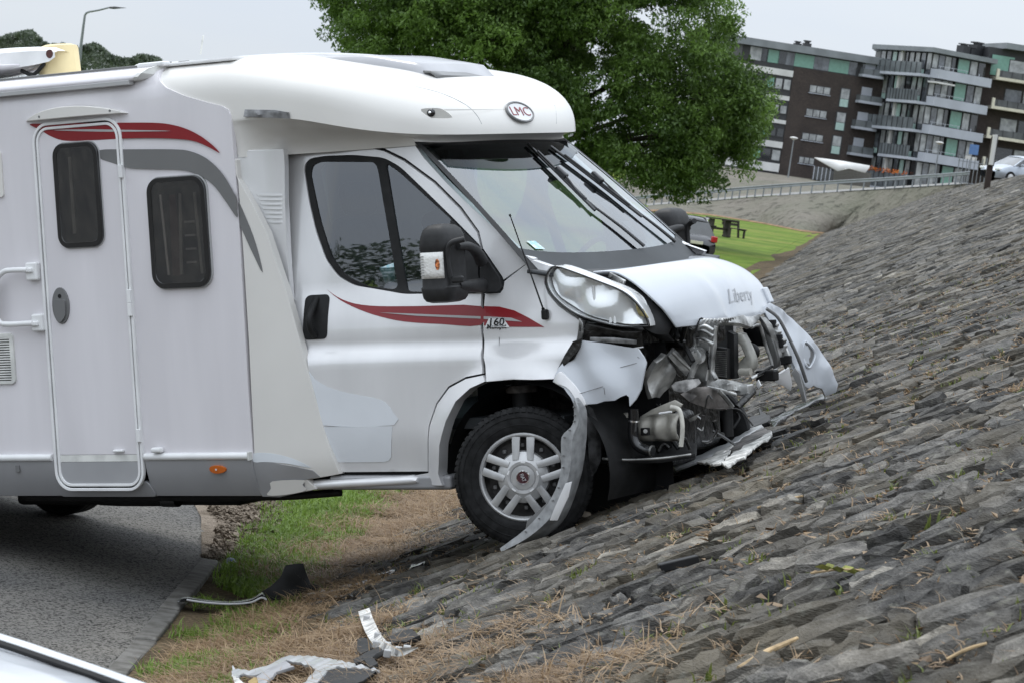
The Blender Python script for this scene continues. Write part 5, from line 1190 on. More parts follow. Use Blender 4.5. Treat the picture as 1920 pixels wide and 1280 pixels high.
tube('thin_wire', PL(ZC((870, 350), (1020, 328)), -.70), .006, 'white', V)
tube('intake_hose', PL(ZC((560, 290), (560, 430), (555, 600), (600, 720), (700, 785), (800, 800)), -.72), .028, 'gloss', V, n=14, smooth=5)
tube('hose_clamp', PL(ZC((562, 425), (560, 445)), -.72), .031, 'chrome', V, n=16)
tube('hose_clamp', PL(ZC((775, 797), (795, 800)), -.72), .031, 'steel', V, n=16)
tube('undertray_edge', PL(ZC((190, 890), (500, 905), (900, 885), (1250, 840)), [-.8, -.78, -.72, -.6]), .007, 'steel', V)
plate('undertray', PL(ZC((190, 900), (900, 895), (1300, 830), (1300, 700), (190, 720)), [-.75, -.7, -.55, -.3, -.3]), 'black', V, th=.02)
box('engine_block', (.12, .05, .66), (.62, .95, .62), 'oily', V, bevel=.06)
box('gearbox', (.30, -.18, .46), (.42, .50, .30), 'oily', V, bevel=.05)
box('battery_tray', (.38, -.48, .95), (.30, .28, .26), 'oily', V, bevel=.03)
box('air_box', (.36, .18, 1.0), (.34, .50, .12), 'oily', V, bevel=.03)
rr_ = random.Random(4)
for k in range(26):
    c = P(rr_.uniform(1200, 1330), rr_.uniform(610, 690), -.35+rr_.uniform(-.1, .1)) if k < 14 else P(rr_.uniform(1225, 1370), rr_.uniform(760, 850), -.5+rr_.uniform(-.1, .1))
    d = np.array([rr_.uniform(-.14, .14), rr_.uniform(-.1, .1), rr_.uniform(-.10, .10)]); m = c+d*.5+np.array([0, 0, rr_.uniform(-.05, .05)])
    tube('cable', [tuple(c), tuple(m), tuple(c+d)], rr_.choice((.005, .008, .013)), rr_.choice(('gloss', 'oily', 'black')), V, n=6)
for k, (a, y_) in enumerate((((1330, 700), -.3), ((1100, 660), -.8), ((1360, 800), -.45))):
    pass
plate('torn_sheet', PL(ZC((1210, 420), (1370, 335), (1300, 430), (1240, 450)), -.5), 'steel', V, th=.006)
tube('loose_wire', PL(ZC((1330, 380), (1390, 440), (1390, 550), (1330, 520)), -.55), .004, 'greylight', V)
tube('hanging_post', PL(ZC((1690, 300), (1700, 620)), -.25), .03, 'black', V)
tube('loose_wire', PL(ZC((1900, 190), (1780, 300), (1830, 400), (1760, 520)), [.0, -.1, -.15, -.2]), .008, 'black', V)
tube('loose_wire', PL(ZA((1100, 980), (1000, 1080), (900, 1180)), [.05, -.1, -.2]), .02, 'oily', V)
tube('loose_wire', PL(ZA((1050, 1010), (960, 1120), (880, 1210)), [.05, -.1, -.2]), .014, 'oily', V)
# roof-cap badge
cb = P(973, 212, -.18)
def capn(px, py):
    xz = S([(px, py)], capy)[0]; y = capy(*xz); return np.array([xz[0], y, xz[1]])
from mathutils.bvhtree import BVHTree
_bv = BVHTree.FromPolygons([v.co.copy() for v in CAPO.data.vertices], [list(p.vertices) for p in CAPO.data.polygons])
def hitcap(px, py):
    o = Vector(RV.T@(CAMLOC-OV)); d = Vector(RV.T@ray(px, py)); h = _bv.ray_cast(o, d); return np.array(h[0])
c0 = hitcap(973, 212); ex = hitcap(990, 212.5)-hitcap(956, 211.5); ex /= np.linalg.norm(ex); ey = hitcap(973, 203)-hitcap(973, 221); ey -= ex*(ey@ex); ey /= np.linalg.norm(ey); en = np.cross(ex, ey)
hw_ = np.linalg.norm(hitcap(996, 213)-hitcap(950, 211))/2; hh_ = np.linalg.norm(hitcap(973, 199)-hitcap(973, 226))/2
v = [c0+en*.010]+[c0+ex*(hw_*math.cos(a))+ey*(hh_*math.sin(a))+en*.010 for a in np.linspace(0, 2*math.pi, 36, endpoint=False)]
BG = mesh('roof_badge', v, [[0, 1+k, 1+(k+1) % 36] for k in range(36)], 'white', V)
tube('badge_ring', [tuple(c0+ex*(hw_*math.cos(a))+ey*(hh_*math.sin(a))+en*.008) for a in np.linspace(0, 2*math.pi, 37)], .008, 'grey', BG, n=6, smooth=0)
text('badge_letters', 'LMC', 'red', BG, basis(c0+en*.012, ex, ey, en), hh_*1.3, bold=-.0006, sx=.62*hw_/hh_)

def seamline(name, pts, r=.0022, mat='greylight'):
    q = [hitcap(*p) for p in pts]; tube(name, [tuple(p) for p in q], r, mat, CAPO, n=5)
seamline('cap_seam', [(903, 233), (895, 218), (880, 202), (855, 187), (820, 173), (780, 163)])
seamline('cap_seam', [(1043, 232), (1043, 215), (1040, 198)])
# ================================================================== background: buildings across the dike
def Zb(a, b): return (1350+.2969*a, 60+.2969*b)
M['brick'] = pm('dark brick', (.062, .050, .046), .85, var=.15, vs_=.6)
def brickm(N, L, b):
    c = N.new('ShaderNodeTexCoord').outputs['Object']; mp = N.new('ShaderNodeMapping'); mp.inputs['Rotation'].default_value = (math.pi/2, 0, 0); L.new(c, mp.inputs[0])
    t = N.new('ShaderNodeTexBrick'); t.inputs['Scale'].default_value = 3.2; L.new(mp.outputs[0], t.inputs['Vector'])
    t.inputs['Color1'].default_value = (.070, .056, .051, 1); t.inputs['Color2'].default_value = (.048, .040, .038, 1); t.inputs['Mortar'].default_value = (.085, .078, .072, 1); t.inputs['Mortar Size'].default_value = .012
    n = tex(N, L, 'ShaderNodeTexNoise', .35, c); r = ramp(N, L, n.outputs[0], [(.35, (.85, .85, .85)), (.65, (1.15, 1.13, 1.1))])
    L.new(mul(N, L, t.outputs[0], r.outputs[0]), b.inputs['Base Color']); b.inputs['Roughness'].default_value = .85
M['brick'] = mixmat('dark brick', brickm)
M['bwhite'] = pm('white render', (.66, .65, .63), .8, var=.06, vs_=.5)
M['bgrey'] = pm('pale grey band', (.43, .45, .50), .6, var=.05, vs_=.4)
M['bframe'] = pm('dark frame', (.035, .035, .038), .5)
M['bcream'] = pm('cream edge', (.66, .62, .50), .7, var=.05)
M['zinc'] = pm('zinc roof', (.24, .255, .27), .45, .4, var=.08, vs_=.7)
M['greenpane'] = pm('green enamel panel', (.17, .34, .27), .25, var=.04, coat=.4)
M['mintpane'] = pm('mint glass', (.40, .55, .50), .2, var=.05, coat=.4)
M['paneA'] = pm('window with net curtain', (.36, .37, .37), .15, var=.2, vs_=1.2, coat=.8)
M['paneB'] = pm('window glass', (.12, .13, .145), .08, var=.3, vs_=1., coat=1.)
M['paneC'] = pm('dark window glass', (.03, .033, .036), .06, var=.2, coat=1.)
M['balglass'] = pm('smoked balcony glass', (.14, .155, .165), .25, var=.12, vs_=.8, coat=.5)
M['balcream'] = pm('smoked balcony glass dark', (.075, .078, .08), .25, var=.2, vs_=.9, coat=.5)
class Facet:
    """vertical facade plane through a world point, running along direction ang"""
    def __init__(s, px, py, Y, ang, parent):
        s.o = depth(px, py, Y); s.d = np.array([math.cos(ang), math.sin(ang)]); s.n = np.array([s.d[1], -s.d[0]]); s.parent = parent
        if s.n[1] > 0: s.n = -s.n
    def uv(s, a, b):
        r = ray(*Zb(a, b)); A = np.array([[r[0], -s.d[0]], [r[1], -s.d[1]]]); t, u = np.linalg.solve(A, s.o[:2]); return u, CAMH+t*r[2]
    def rect(s, tl, br): 
        (u0, z1), (u1, z0) = s.uv(*tl), s.uv(*br); return min(u0, u1), max(u0, u1), z0, z1
    def block(s, name, R, out, th, mat, parent=None, bevel=0.):
        u0, u1, z0, z1 = R; v = []
        for dn in (out, out-th):
            for u, z in ((u0, z0), (u1, z0), (u1, z1), (u0, z1)):
                p = s.o[:2]+s.d*u+s.n*dn; v.append((p[0], p[1], z))
        return mesh(name, v, [[0, 1, 2, 3], [7, 6, 5, 4], [0, 4, 5, 1], [1, 5, 6, 2], [2, 6, 7, 3], [3, 7, 4, 0]], mat, parent or s.parent, smooth=False)
    def window(s, R, panes, out=.06, sill=True):
        u0, u1, z0, z1 = R; W_ = s.block('window', R, out, .12, 'bframe'); w = (u1-u0)/len(panes)
        for k, m in enumerate(panes):
            s.block('pane', (u0+k*w+.07, u0+(k+1)*w-.05, z0+.07, z1-.07), out+.03, .04, m, W_)
        if sill: s.block('sill', (u0-.08, u1+.08, z0-.09, z0-.01), out+.10, .14, 'bgrey', W_)
        return W_
# --- brick block
B1 = empty('apartment_building', label='dark brick apartment block with white banded end and green panels', cat='building')
F1 = Facet(*Zb(470, 220), 345, math.radians(12), B1)
u0, u1, z0, z1 = F1.rect((470, 215), (1005, 955)); zg = 4.85; zroof = F1.uv(470, 128)[1]
F1.block('brick_wall', (0, u1+2.5, zg, F1.uv(470, 222)[1]), 0, 12, 'brick')
F1.block('attic_wall', (F1.uv(150, 60)[0], u1+2.5, F1.uv(470, 222)[1]+.002, zroof), -.15, 11.5, 'bframe')
F1.block('end_wall', (F1.uv(120, 880)[0], -.003, zg, F1.uv(470, 222)[1]), -.1, 11.8, 'bframe')
F1.block('roof', (F1.uv(120, 60)[0]-.5, u1+3.0, zroof+.002, zroof+.85), .7, 13, 'zinc')
for a, b, m in (((303, 118), (367, 212), 'greenpane'), ((374, 130), (416, 214), 'paneC'), ((424, 138), (464, 222), 'paneB'), ((477, 148), (592, 232), 'greenpane'), ((598, 170), (640, 238), 'paneB'), ((646, 176), (686, 245), 'paneB'), ((693, 184), (812, 266), 'greenpane'), ((818, 206), (860, 274), 'paneB'), ((195, 108), (268, 198), 'paneA'), ((905, 215), (960, 285), 'paneB'), ((268, 112), (298, 202), 'paneC')):
    R = F1.rect(a, b); zz1 = zroof-.12; zz0 = F1.uv(470, 222)[1]+.1; F1.block('attic_pane', (R[0], R[1], zz0, zz1), -.10, .1, m)
for a, b in (((568, 333), (692, 402)), ((545, 482), (668, 550)), ((520, 634), (645, 700)), ((500, 785), (590, 842))):
    F1.window(F1.rect(a, b), ['paneA', 'paneA', 'paneA'])
for a, b in (((769, 358), (803, 478)), ((742, 508), (778, 625)), ((716, 657), (750, 774))):
    R = F1.rect(a, b); W_ = F1.block('window', (R[0]-.15, R[1]+.15, R[2]-.1, R[3]+.1), .05, .12, 'bframe'); zm = R[2]+.42*(R[3]-R[2])
    F1.block('pane', (R[0], R[1], zm+.05, R[3]), .08, .05, 'paneA', W_); F1.block('pane', (R[0], R[1], R[2], zm), .08, .05, 'mintpane', W_)
for k, (a, b) in enumerate((((150, 200), (462, 288)), ((150, 366), (440, 438)), ((150, 522), (416, 586)), ((150, 662), (394, 738)), ((150, 802), (372, 888)))):
    R = F1.rect(a, b); F1.block('white_band', (R[0]-3, -.05, R[2], R[3]), .12, .5, 'bwhite')
for row, panes in ((((300, 280), (446, 376)), 'GCB'), (((280, 446), (422, 526)), 'GCB'), (((262, 592), (402, 672)), 'GDD'), (((205, 722), (380, 822)), 'GDB')):
    R = F1.rect(*row); w = (R[1]-R[0])/3
    for k, ch in enumerate(panes):
        W_ = F1.block('window', (R[0]+k*w, R[0]+(k+1)*w-.08, R[2], R[3]), -.02, .1, 'bframe'); F1.block('pane', (R[0]+k*w+.1, R[0]+(k+1)*w-.16, R[2]+.1, R[3]-.08), .01, .06, {'G': 'greenpane', 'C': 'paneA', 'B': 'paneA', 'D': 'paneC'}[ch], W_)
def flue(f, a, b):
    R = f.rect(a, b); f.block('chimney', (R[0], R[1], R[2]-.6, R[2]+.72*(R[3]-R[2])), -3, R[1]-R[0], 'bframe'); m = (R[0]+R[1])/2; w = (R[1]-R[0])*.28
    f.block('chimney_cowl', (m-w, m+w, R[2]+.70*(R[3]-R[2]), R[2]+.86*(R[3]-R[2])), -3.2, w*2, 'bframe'); f.block('chimney_cap', (m-w*1.5, m+w*1.5, R[2]+.86*(R[3]-R[2]), R[3]), -3.1, w*3, 'bframe')
flue(F1, (525, 55), (560, 110)); flue(F1, (585, 50), (620, 122))
R = F1.rect((640, 108), (840, 158)); F1.block('plant_room', (R[0], R[1], R[2]-.6, R[3]), -4, 4, 'bwhite')
def balcony(f, tl, br, mat='balglass', slab='bgrey', out=1.3, cap=None, name='balcony'):
    R = f.rect(tl, br); h = R[3]-R[2]
    B = f.block(name, (R[0], R[1], R[2], R[2]+.30), out, out+.2, slab); f.block('balustrade', (R[0]+.03, R[1]-.03, R[2]+.302, R[3]), out-.02, .06, mat, B); f.block('balustrade_end', (R[0]+.03, R[0]+.09, R[2]+.302, R[3]), out-.09, out-.1, mat, B)
    n = max(2, int((R[1]-R[0])/1.2))
    for k in range(n+1):
        u = R[0]+.05+(R[1]-R[0]-.1)*k/n; f.block('baluster', (u-.03, u+.03, R[2]+.30, R[3]+.02), out+.03, .04, 'bframe', B)
    return B
for a, b in (((885, 228), (1010, 302)), ((860, 395), (1000, 468)), ((834, 552), (965, 630)), ((808, 715), (945, 796))):
    balcony(F1, a, b)
    R = F1.rect(a, b); F1.block('balcony_door', (R[0]+.6, R[0]+1.9, R[2]+.3, R[3]+1.0), .05, .1, 'bgrey')
# --- middle block with the glazed corner
B2 = empty('apartment_building', label='apartment block with angled glass corner, long pale grey balcony bands, zinc roof', cat='building')
cpx = Zb(1332, 230)
FR = Facet(*cpx, 338, math.radians(38), B2); FL = Facet(*cpx, 338, math.radians(180-66), B2)
uR = FR.uv(1672, 280)[0]; uL = FL.uv(1000, 250)[0]; zt = FR.uv(1330, 128)[1]
# body
Cx = FR.o[:2]; A_ = Cx+FL.d*uL; B_ = Cx+FR.d*uR; bk = np.array([0, 14.])
v = [(*Cx, zg), (*B_, zg), (*(B_+bk), zg), (*(A_+bk*.4), zg), (*A_, zg)]; v = [(p[0], p[1]+.3, p[2]) for p in v]; v += [(p[0], p[1], zt) for p in v]
mesh('core', v, [[0, 1, 6, 5], [1, 2, 7, 6], [2, 3, 8, 7], [3, 4, 9, 8], [4, 0, 5, 9], [5, 6, 7, 8, 9]], 'bframe', B2, smooth=False)
ov = 1.2
rp = [Cx+np.array([-.2, -ov]), B_+np.array([ov, -ov*.4]), B_+bk, A_+bk*.4, A_+np.array([-ov, -ov*.2])]
v = [(*p, zt+.002) for p in rp]+[(*p, zt+.55) for p in rp]; c_ = np.mean(rp, axis=0); v.append((*c_, zt+1.1))
mesh('roof', v, [[0, 1, 6, 5], [1, 2, 7, 6], [2, 3, 8, 7], [3, 4, 9, 8], [4, 0, 5, 9], [4, 3, 2, 1, 0]]+[[5+k, 5+(k+1) % 5, 10] for k in range(5)], 'zinc', B2, smooth=False)
bands = [((1336, 232), (1668, 345)), ((1306, 405), (1640, 522)), ((1278, 582), (1612, 696)), ((1250, 757), (1586, 872))]
tops = [(1336, 135), (1312, 330), (1284, 505), (1256, 680), (1228, 850)]
for k in range(5):
    zb0 = FR.uv(*bands[k][0])[1] if k < 4 else zg+.0; ztop_ = zt if k == 0 else FR.uv(bands[k-1][0][0], bands[k-1][1][1]-58)[1]
    if k < 4:
        zb_lo = FR.uv(bands[k][0][0], bands[k][0][1]+58)[1]
        FR.block('band', (.0, uR, zb_lo, zb0), 1.25, 1.3, 'bgrey')
        n = int(uR/1.1)
        for j in range(0, n, 2): FR.block('railing', (.3+j*1.1, .36+j*1.1, zb0, zb0+.35), 1.2, .05, 'bgrey')
        FR.block('hand_rail', (.0, uR*.55, zb0+.33, zb0+.38), 1.2, .05, 'bgrey')
    else: zb0 = zg+.1
    zlo, zhi = zb0+.02, ztop_-.05
    lay = [(0., .10, 'paneA'), (.11, .22, 'paneB'), (.23, .34, 'paneA'), (.35, .42, 'paneC'), (.47, .68, 'greenpane'), (.70, .83, 'paneB' if k % 2 else 'paneA'), (.85, .98, 'paneA' if k % 2 else 'paneC')]
    for a, b, m in lay:
        W_ = FR.block('window', (uR*a, uR*b+.12, zlo, zhi), .02, .1, 'bframe'); FR.block('pane', (uR*a+.10, uR*b, zlo+.12, zhi-.12), .06, .05, m, W_)
    # left facet: tall windows between slim columns
    nn = 9
    for j in range(nn):
        a, b = uL*(j/nn), uL*((j+.78)/nn); mt = ['paneA', 'paneB', 'paneA', 'paneA', 'paneC', 'paneA', 'mintpane', 'paneB', 'paneA'][(j+k) % 9]
        W_ = FL.block('window', (a, b, zlo-.8, zhi), .04, .1, 'bframe'); zm = zlo-.8+.33*(zhi-zlo)
        FL.block('pane', (a+.08, b-.08, zm+.06, zhi-.08), .08, .06, mt, W_); FL.block('pane', (a+.08, b-.08, zlo-.72, zm), .08, .06, 'mintpane' if j % 2 else 'paneB', W_)
    FL.block('column', (uL*.52, uL*.56, zlo-1.2, zhi+.2), .35, .3, 'bwhite')
full = [1, .58, 1, .58, 1]
for k in range(5):
    zb_lo = FL.uv(bands[k][0][0], bands[k][0][1]+58)[1] if k < 4 else zg+.05
    z1_ = FR.uv(*bands[k][0])[1]+.55 if k < 4 else zg+2.2
    u_end = uL*full[k]
    S_ = FL.block('balcony', (.0, u_end, zb_lo, zb_lo+.32), 1.3, 1.4, 'bgrey'); FL.block('balustrade', (.03, u_end-.03, zb_lo+.322, z1_), 1.28, .07, 'balglass', S_); FL.block('balustrade_end', (u_end-.09, u_end-.03, zb_lo+.322, z1_), 1.2, 1.1, 'balglass', S_)
    for j in range(11): FL.block('baluster', (u_end*j/10.-.04 if j else .02, u_end*j/10.+.04, zb_lo+.32, z1_+.02), 1.33, .05, 'bframe', S_)
FR.block('awning_blind', (-.3, uR*.30, FR.uv(1306, 318)[1], FR.uv(1306, 308)[1]), 1.6, 1.5, 'bwhite')
flue(FR, (1660, 82), (1695, 140)); flue(FR, (1745, 72), (1785, 150)); flue(FR, (1708, 108), (1732, 145))
# flower troughs on the lowest balcony
fl = pm('red and orange flowers', (.55, .06, .02), .8, var=.3, vs_=9, col2=(.55, .22, .02)); lf_ = pm('trough leaves', (.05, .10, .03), .8)
rf = random.Random(9); FV, FF_, fn0 = [], [], 0
for k in range(9):
    u = uL*(.06+.085*k); p = FL.o[:2]+FL.d*u+FL.n*1.36
    vv, ff = [], []
    for j in range(26):
        c = np.array([p[0]+rf.uniform(-.7, .7), p[1]+rf.uniform(-.2, .2), zg+2.2+rf.uniform(-.05, .38)]); a = [np.array([rf.uniform(-.16, .16) for _ in range(3)]) for _ in range(3)]
        b0 = len(vv); vv += [c+q for q in a]; ff.append([b0, b0+1, b0+2])
    FV += [tuple(q) for q in vv]; FF_ += [[i+fn0 for i in q] for q in ff]; fn0 += len(vv)
tag(mesh('flower_bed', FV, FF_, fl, None, smooth=False), 'red and orange flowers along the lowest glass balcony', 'flowers', kind='stuff')
# --- right block, cream edged balconies
B3 = empty('apartment_building', label='dark brick block with cream-edged balconies at right edge behind the bank', cat='building')
F3_ = Facet(*Zb(1672, 270), 345, math.radians(10), B3)
F3_.block('brick_wall', (0, 22, zg-3, F3_.uv(1672, 200)[1]+.3), 0, 12, 'brick')
F3_.block('attic_wall', (.2, 22, F3_.uv(1672, 200)[1]+.302, F3_.uv(1672, 175)[1]+1.6), -.3, 11, 'bframe')
F3_.block('attic_pane', (.6, 3.4, F3_.uv(1672, 200)[1]-1.2, F3_.uv(1672, 200)[1]+1.2), .04, .1, 'greenpane')
R = F3_.rect((1790, 90), (1990, 140)); F3_.block('roof', (R[0], 24, F3_.uv(1672, 175)[1]+1.602, F3_.uv(1672, 175)[1]+2.3), 1.2, 13, 'zinc')
for k, (a, b) in enumerate((((1718, 236), (2020, 350)), ((1688, 418), (2000, 545)), ((1658, 603), (1970, 730)), ((1628, 787), (1940, 905)))):
    R = F3_.rect(a, b); R = (R[0], max(R[1], R[0]+16), F3_.uv(a[0], a[1]+66)[1], F3_.uv(*a)[1]); Bq = F3_.block('balcony', (R[0], R[1], R[2], R[2]+.34), 2.0, 2.1, 'bcream')
    F3_.block('balcony_edge', (R[0], R[0]+.35, R[2]+.342, R[3]+.05), 2.0, .35, 'bcream', Bq); F3_.block('balustrade', (R[0]+.36, R[1], R[2]+.342, R[3]-.1), 1.95, .06, 'balcream', Bq)
    for j in range(12): F3_.block('baluster', (R[0]+.6+j*1.3, R[0]+.68+j*1.3, R[2]+.35, R[3]-.05), 1.99, .05, 'bframe', Bq)
    zz = R[2]+.4
    for j in range(6):
        W_ = F3_.block('window', (R[0]+2.+j*2.3, R[0]+4.2+j*2.3, zz, zz+2.3), .06, .1, 'bframe'); F3_.block('pane', (R[0]+2.1+j*2.3, R[0]+4.1+j*2.3, zz+.1, zz+2.2), .1, .06, ('paneA', 'paneB', 'paneA', 'paneC')[(j+k) % 4], W_)
# --- white sail canopy pavilion in front of the brick block
PV = empty('pavilion', label='low grey stone pavilion with white pointed canopy roof before the brick block', cat='pavilion')
F4 = Facet(*Zb(600, 900), 330, 0., PV)
R = F4.rect((725, 860), (915, 960)); F4.block('stone_wall', (R[0], R[1]+.6, zg-.3, R[3]), 0, 4, 'concrete'); R2 = F4.rect((598, 838), (725, 912)); F4.block('glass_wall', (R2[0], R[0]-.003, zg, R2[3]-.2), -.2, 3, 'paneC')
for k in range(5): F4.block('mullion', (R2[0]+k*(R[0]-R2[0])/5, R2[0]+k*(R[0]-R2[0])/5+.1, zg, R2[3]-.2), -.14, .06, 'bgrey')
def f4(a, b, dn): u, z = F4.uv(a, b); return (F4.o[0]+u, F4.o[1]-dn, z)
plate('canopy', [f4(583, 793, 2.8), f4(760, 815, 2.2), f4(937, 845, 1.5), f4(935, 858, 1.6), f4(905, 890, 2.2), f4(800, 862, 2.8), f4(725, 878, 3.2), f4(640, 828, 3.2)], 'bwhite', PV, th=.12, bevel=0, dirn=(0, -1, .5), res=3.)
# ---- posts, rails, signs
def lamp_post(base_px, Y, h, label):
    b = depth(*base_px, Y); L_ = empty('street_lamp', tuple(b), label=label, cat='lamp', group='lamps by the buildings')
    v, f = tubegeo([(0, 0, -.3), (0, 0, h*.5), (0, 0, h)], [.09, .075, .06], 10); mesh('pole', v, f, 'zinc', L_)
    rows = [[(r*math.cos(a), r*math.sin(a), h+z) for a in np.linspace(0, 2*math.pi, 21)] for r, z in ((.05, -.1), (.22, -.02), (.46, .12), (.44, .2), (.15, .27), (0, .28))]; grid('lamp_head', rows, 'bwhite', L_)
    rows = [[(r*math.cos(a), r*math.sin(a), h+z) for a in np.linspace(0, 2*math.pi, 17)] for r, z in ((.0, -.04), (.2, -.03))]
    return L_
lamp_post(Zb(432, 905), 320, 4.0, 'pale disc-topped lamp post in front of the dark brick wall')
lamp_post(Zb(1352, 935), 320, 4.0, 'pale disc-topped lamp post before the flowered glass balcony')
b = depth(*Zb(1555, 960), 300); SG = empty('street_sign', tuple(b), label='thin post with blue square sign and white plates beside the railing', cat='sign')
v, f = tubegeo([(0, 0, -.5), (0, 0, 4.3)], .05, 8); mesh('pole', v, f, 'zinc', SG); box('sign_plate', (.25, -.06, 3.6), (.95, .04, 1.05), pm('blue sign', (.10, .20, .42), .4), SG); box('name_plate', (-.25, -.06, 2.7), (.55, .04, .38), 'bwhite', SG); box('name_plate', (.42, -.06, 2.66), (.5, .04, .36), 'bwhite', SG)
def rail_run(name, label, pts, h, dz, cat_, group=None):
    G = empty(name, tuple(pts[0]), label=label, cat=cat_, group=group); o = np.array(pts[0]); q = [np.array(p)-o for p in pts]
    rows = [[(p[0], p[1]-.06, p[2]+z_) for z_ in (0, 0)] for p in q]
    prof = [(-.04, h-.32), (-.10, h-.29), (-.10, h-.22), (-.05, h-.17), (-.05, h-.15), (-.10, h-.10), (-.10, h-.03), (-.04, h)]
    rows = [[(p[0], p[1]+a, p[2]+b) for a, b in prof] for p in q]; grid('rail_beam', rows, 'zinc', G, th=.012, flip=True)
    return G, q
dense = [tuple(p) for p in cat(rail, n=6)]
GR, q = rail_run('guard_rail', 'long galvanised guard rail along the ramp below the buildings', dense, 1.0, 0, 'guard rail')
L_ = 0; last = None; tot = 0
for i in range(len(q)-1):
    seg = q[i+1]-q[i]; n = max(1, int(round(np.linalg.norm(seg)/2.6)))
    if i % 1 == 0:
        for k in range(n):
            p = q[i]+seg*(k/n)
            if (int(tot) % 1) == 0: box('rail_post', (p[0], p[1]+.03, p[2]+.30), (.12, .10, 1.25), 'zinc', GR, bevel=0)
            tot += 1
# iron fence at the ramp's end
o = depth(*Zb(1485, 985), 232); FN = empty('iron_fence', tuple(o), label='short pale metal bar fence at the right end of the guard rail', cat='fence')
for k in range(9): tube('fence_bar', [(k*.33, .1*k, -.3), (k*.33, .1*k, 2.6+.16*math.sin(k*2.1))], .035, 'zinc', FN, n=6, smooth=0)
for z in (.5, 2.2): tube('fence_rail', [(-.1, 0, z), (2.8, .82, z)], .03, 'zinc', FN, n=6, smooth=0)
# brown post with a board on the near bank
zb_ = 4.0; p0 = depth(1848, 366, 119.); p0 = np.array([p0[0], 119., gz(p0[0], 119.)]); PB = empty('notice_post', tuple(p0), label='dark brown post with narrow white board high on the stone bank', cat='sign')
box('post', (0, 0, 1.02), (.24, .20, 2.3), pm('brown timber', (.035, .022, .018), .8), PB, bevel=.02); box('notice_board', (-.02, -.30, 1.62), (.14, .55, 1.25), 'bwhite', PB, bevel=.01); box('board_frame', (.055, -.30, 1.62), (.03, .60, 1.32), 'bframe', PB, bevel=.01)
# ---- curved street lamp far left
b = depth(146, 130, 135); SL = empty('street_lamp', (b[0], 135, 0), label='tall grey street lamp with bent arm at upper left', cat='lamp')
pp = [(146, 130), (152, 84), (158, 38), (160, 28), (166, 23), (185, 19.5), (203, 15)]; q = [depth(*p, 135)-np.array([b[0], 135, 0]) for p in pp]
q = [np.array([q[0][0]-.35, 0, 0])]+q; tube('pole', [tuple(p) for p in q], [.10, .085, .07, .055, .05, .05, .045, .04], 'zinc', SL, n=10, smooth=4)
a = depth(203, 15.2, 135)-np.array([b[0], 135, 0]); e_ = depth(237, 15.8, 135)-np.array([b[0], 135, 0])
rows = [[tuple(a+(e_-a)*t+np.array([0, .12*w*math.cos(k), .055*w*math.sin(k)+.01])) for k in np.linspace(0, 2*math.pi, 13)] for t, w in ((0, .3), (.1, .9), (.35, 1.2), (.6, .7), (1, .1))]; grid('lamp_head', rows, 'bframe', SL)
# ---- benches and table on the lawn
wood = pm('weathered dark timber', (.05, .042, .035), .85, var=.2)
def at_lawn(px, py): g = ground(px, py, .02); return (g[0], g[1], .01)
BN = empty('park_bench', at_lawn(1375, 445), .9, 'dark wooden bench with backrest on the lawn, right of the table', 'bench')
for x in (-.7, .7): 
    box('leg', (x, -.2, .22), (.10, .10, .44), wood, BN, bevel=.01); box('leg', (x, .22, .42), (.10, .10, .92), wood, BN, bevel=.01, rot=Matrix.Rotation(-.15, 3, 'X')); box('arm', (x, 0, .44), (.08, .55, .07), wood, BN, bevel=.01)
for k in range(3): box('seat_plank', (0, -.2+.15*k, .49), (1.7, .13, .05), wood, BN, bevel=.008)
for k in range(2): box('back_plank', (0, .30+.03*k, .70+.17*k), (1.7, .04, .14), wood, BN, bevel=.008)
TB = empty('picnic_table', at_lawn(1346, 443), .4, 'tall dark wooden table on posts, middle of the lawn furniture', 'table')
for x in (-.5, .5): box('leg', (x, 0, .45), (.13, .5, .9), wood, TB, bevel=.01); box('foot', (x, 0, .06), (.14, .8, .1), wood, TB, bevel=.01)
for k in range(4): box('top_plank', (0, -.27+.18*k, .95), (1.45, .165, .07), wood, TB, bevel=.008)
box('stretcher', (0, 0, .42), (1.0, .08, .12), wood, TB, bevel=.008)
ST = empty('park_bench', at_lawn(1321, 440), .2, 'low backless dark wooden bench, leftmost of the lawn furniture', 'bench')
for x in (-.35, .35): box('leg', (x, 0, .25), (.14, .35, .5), wood, ST, bevel=.01)
for k in range(3): box('seat_plank', (0, -.15+.15*k, .53), (1.1, .135, .07), wood, ST, bevel=.008)
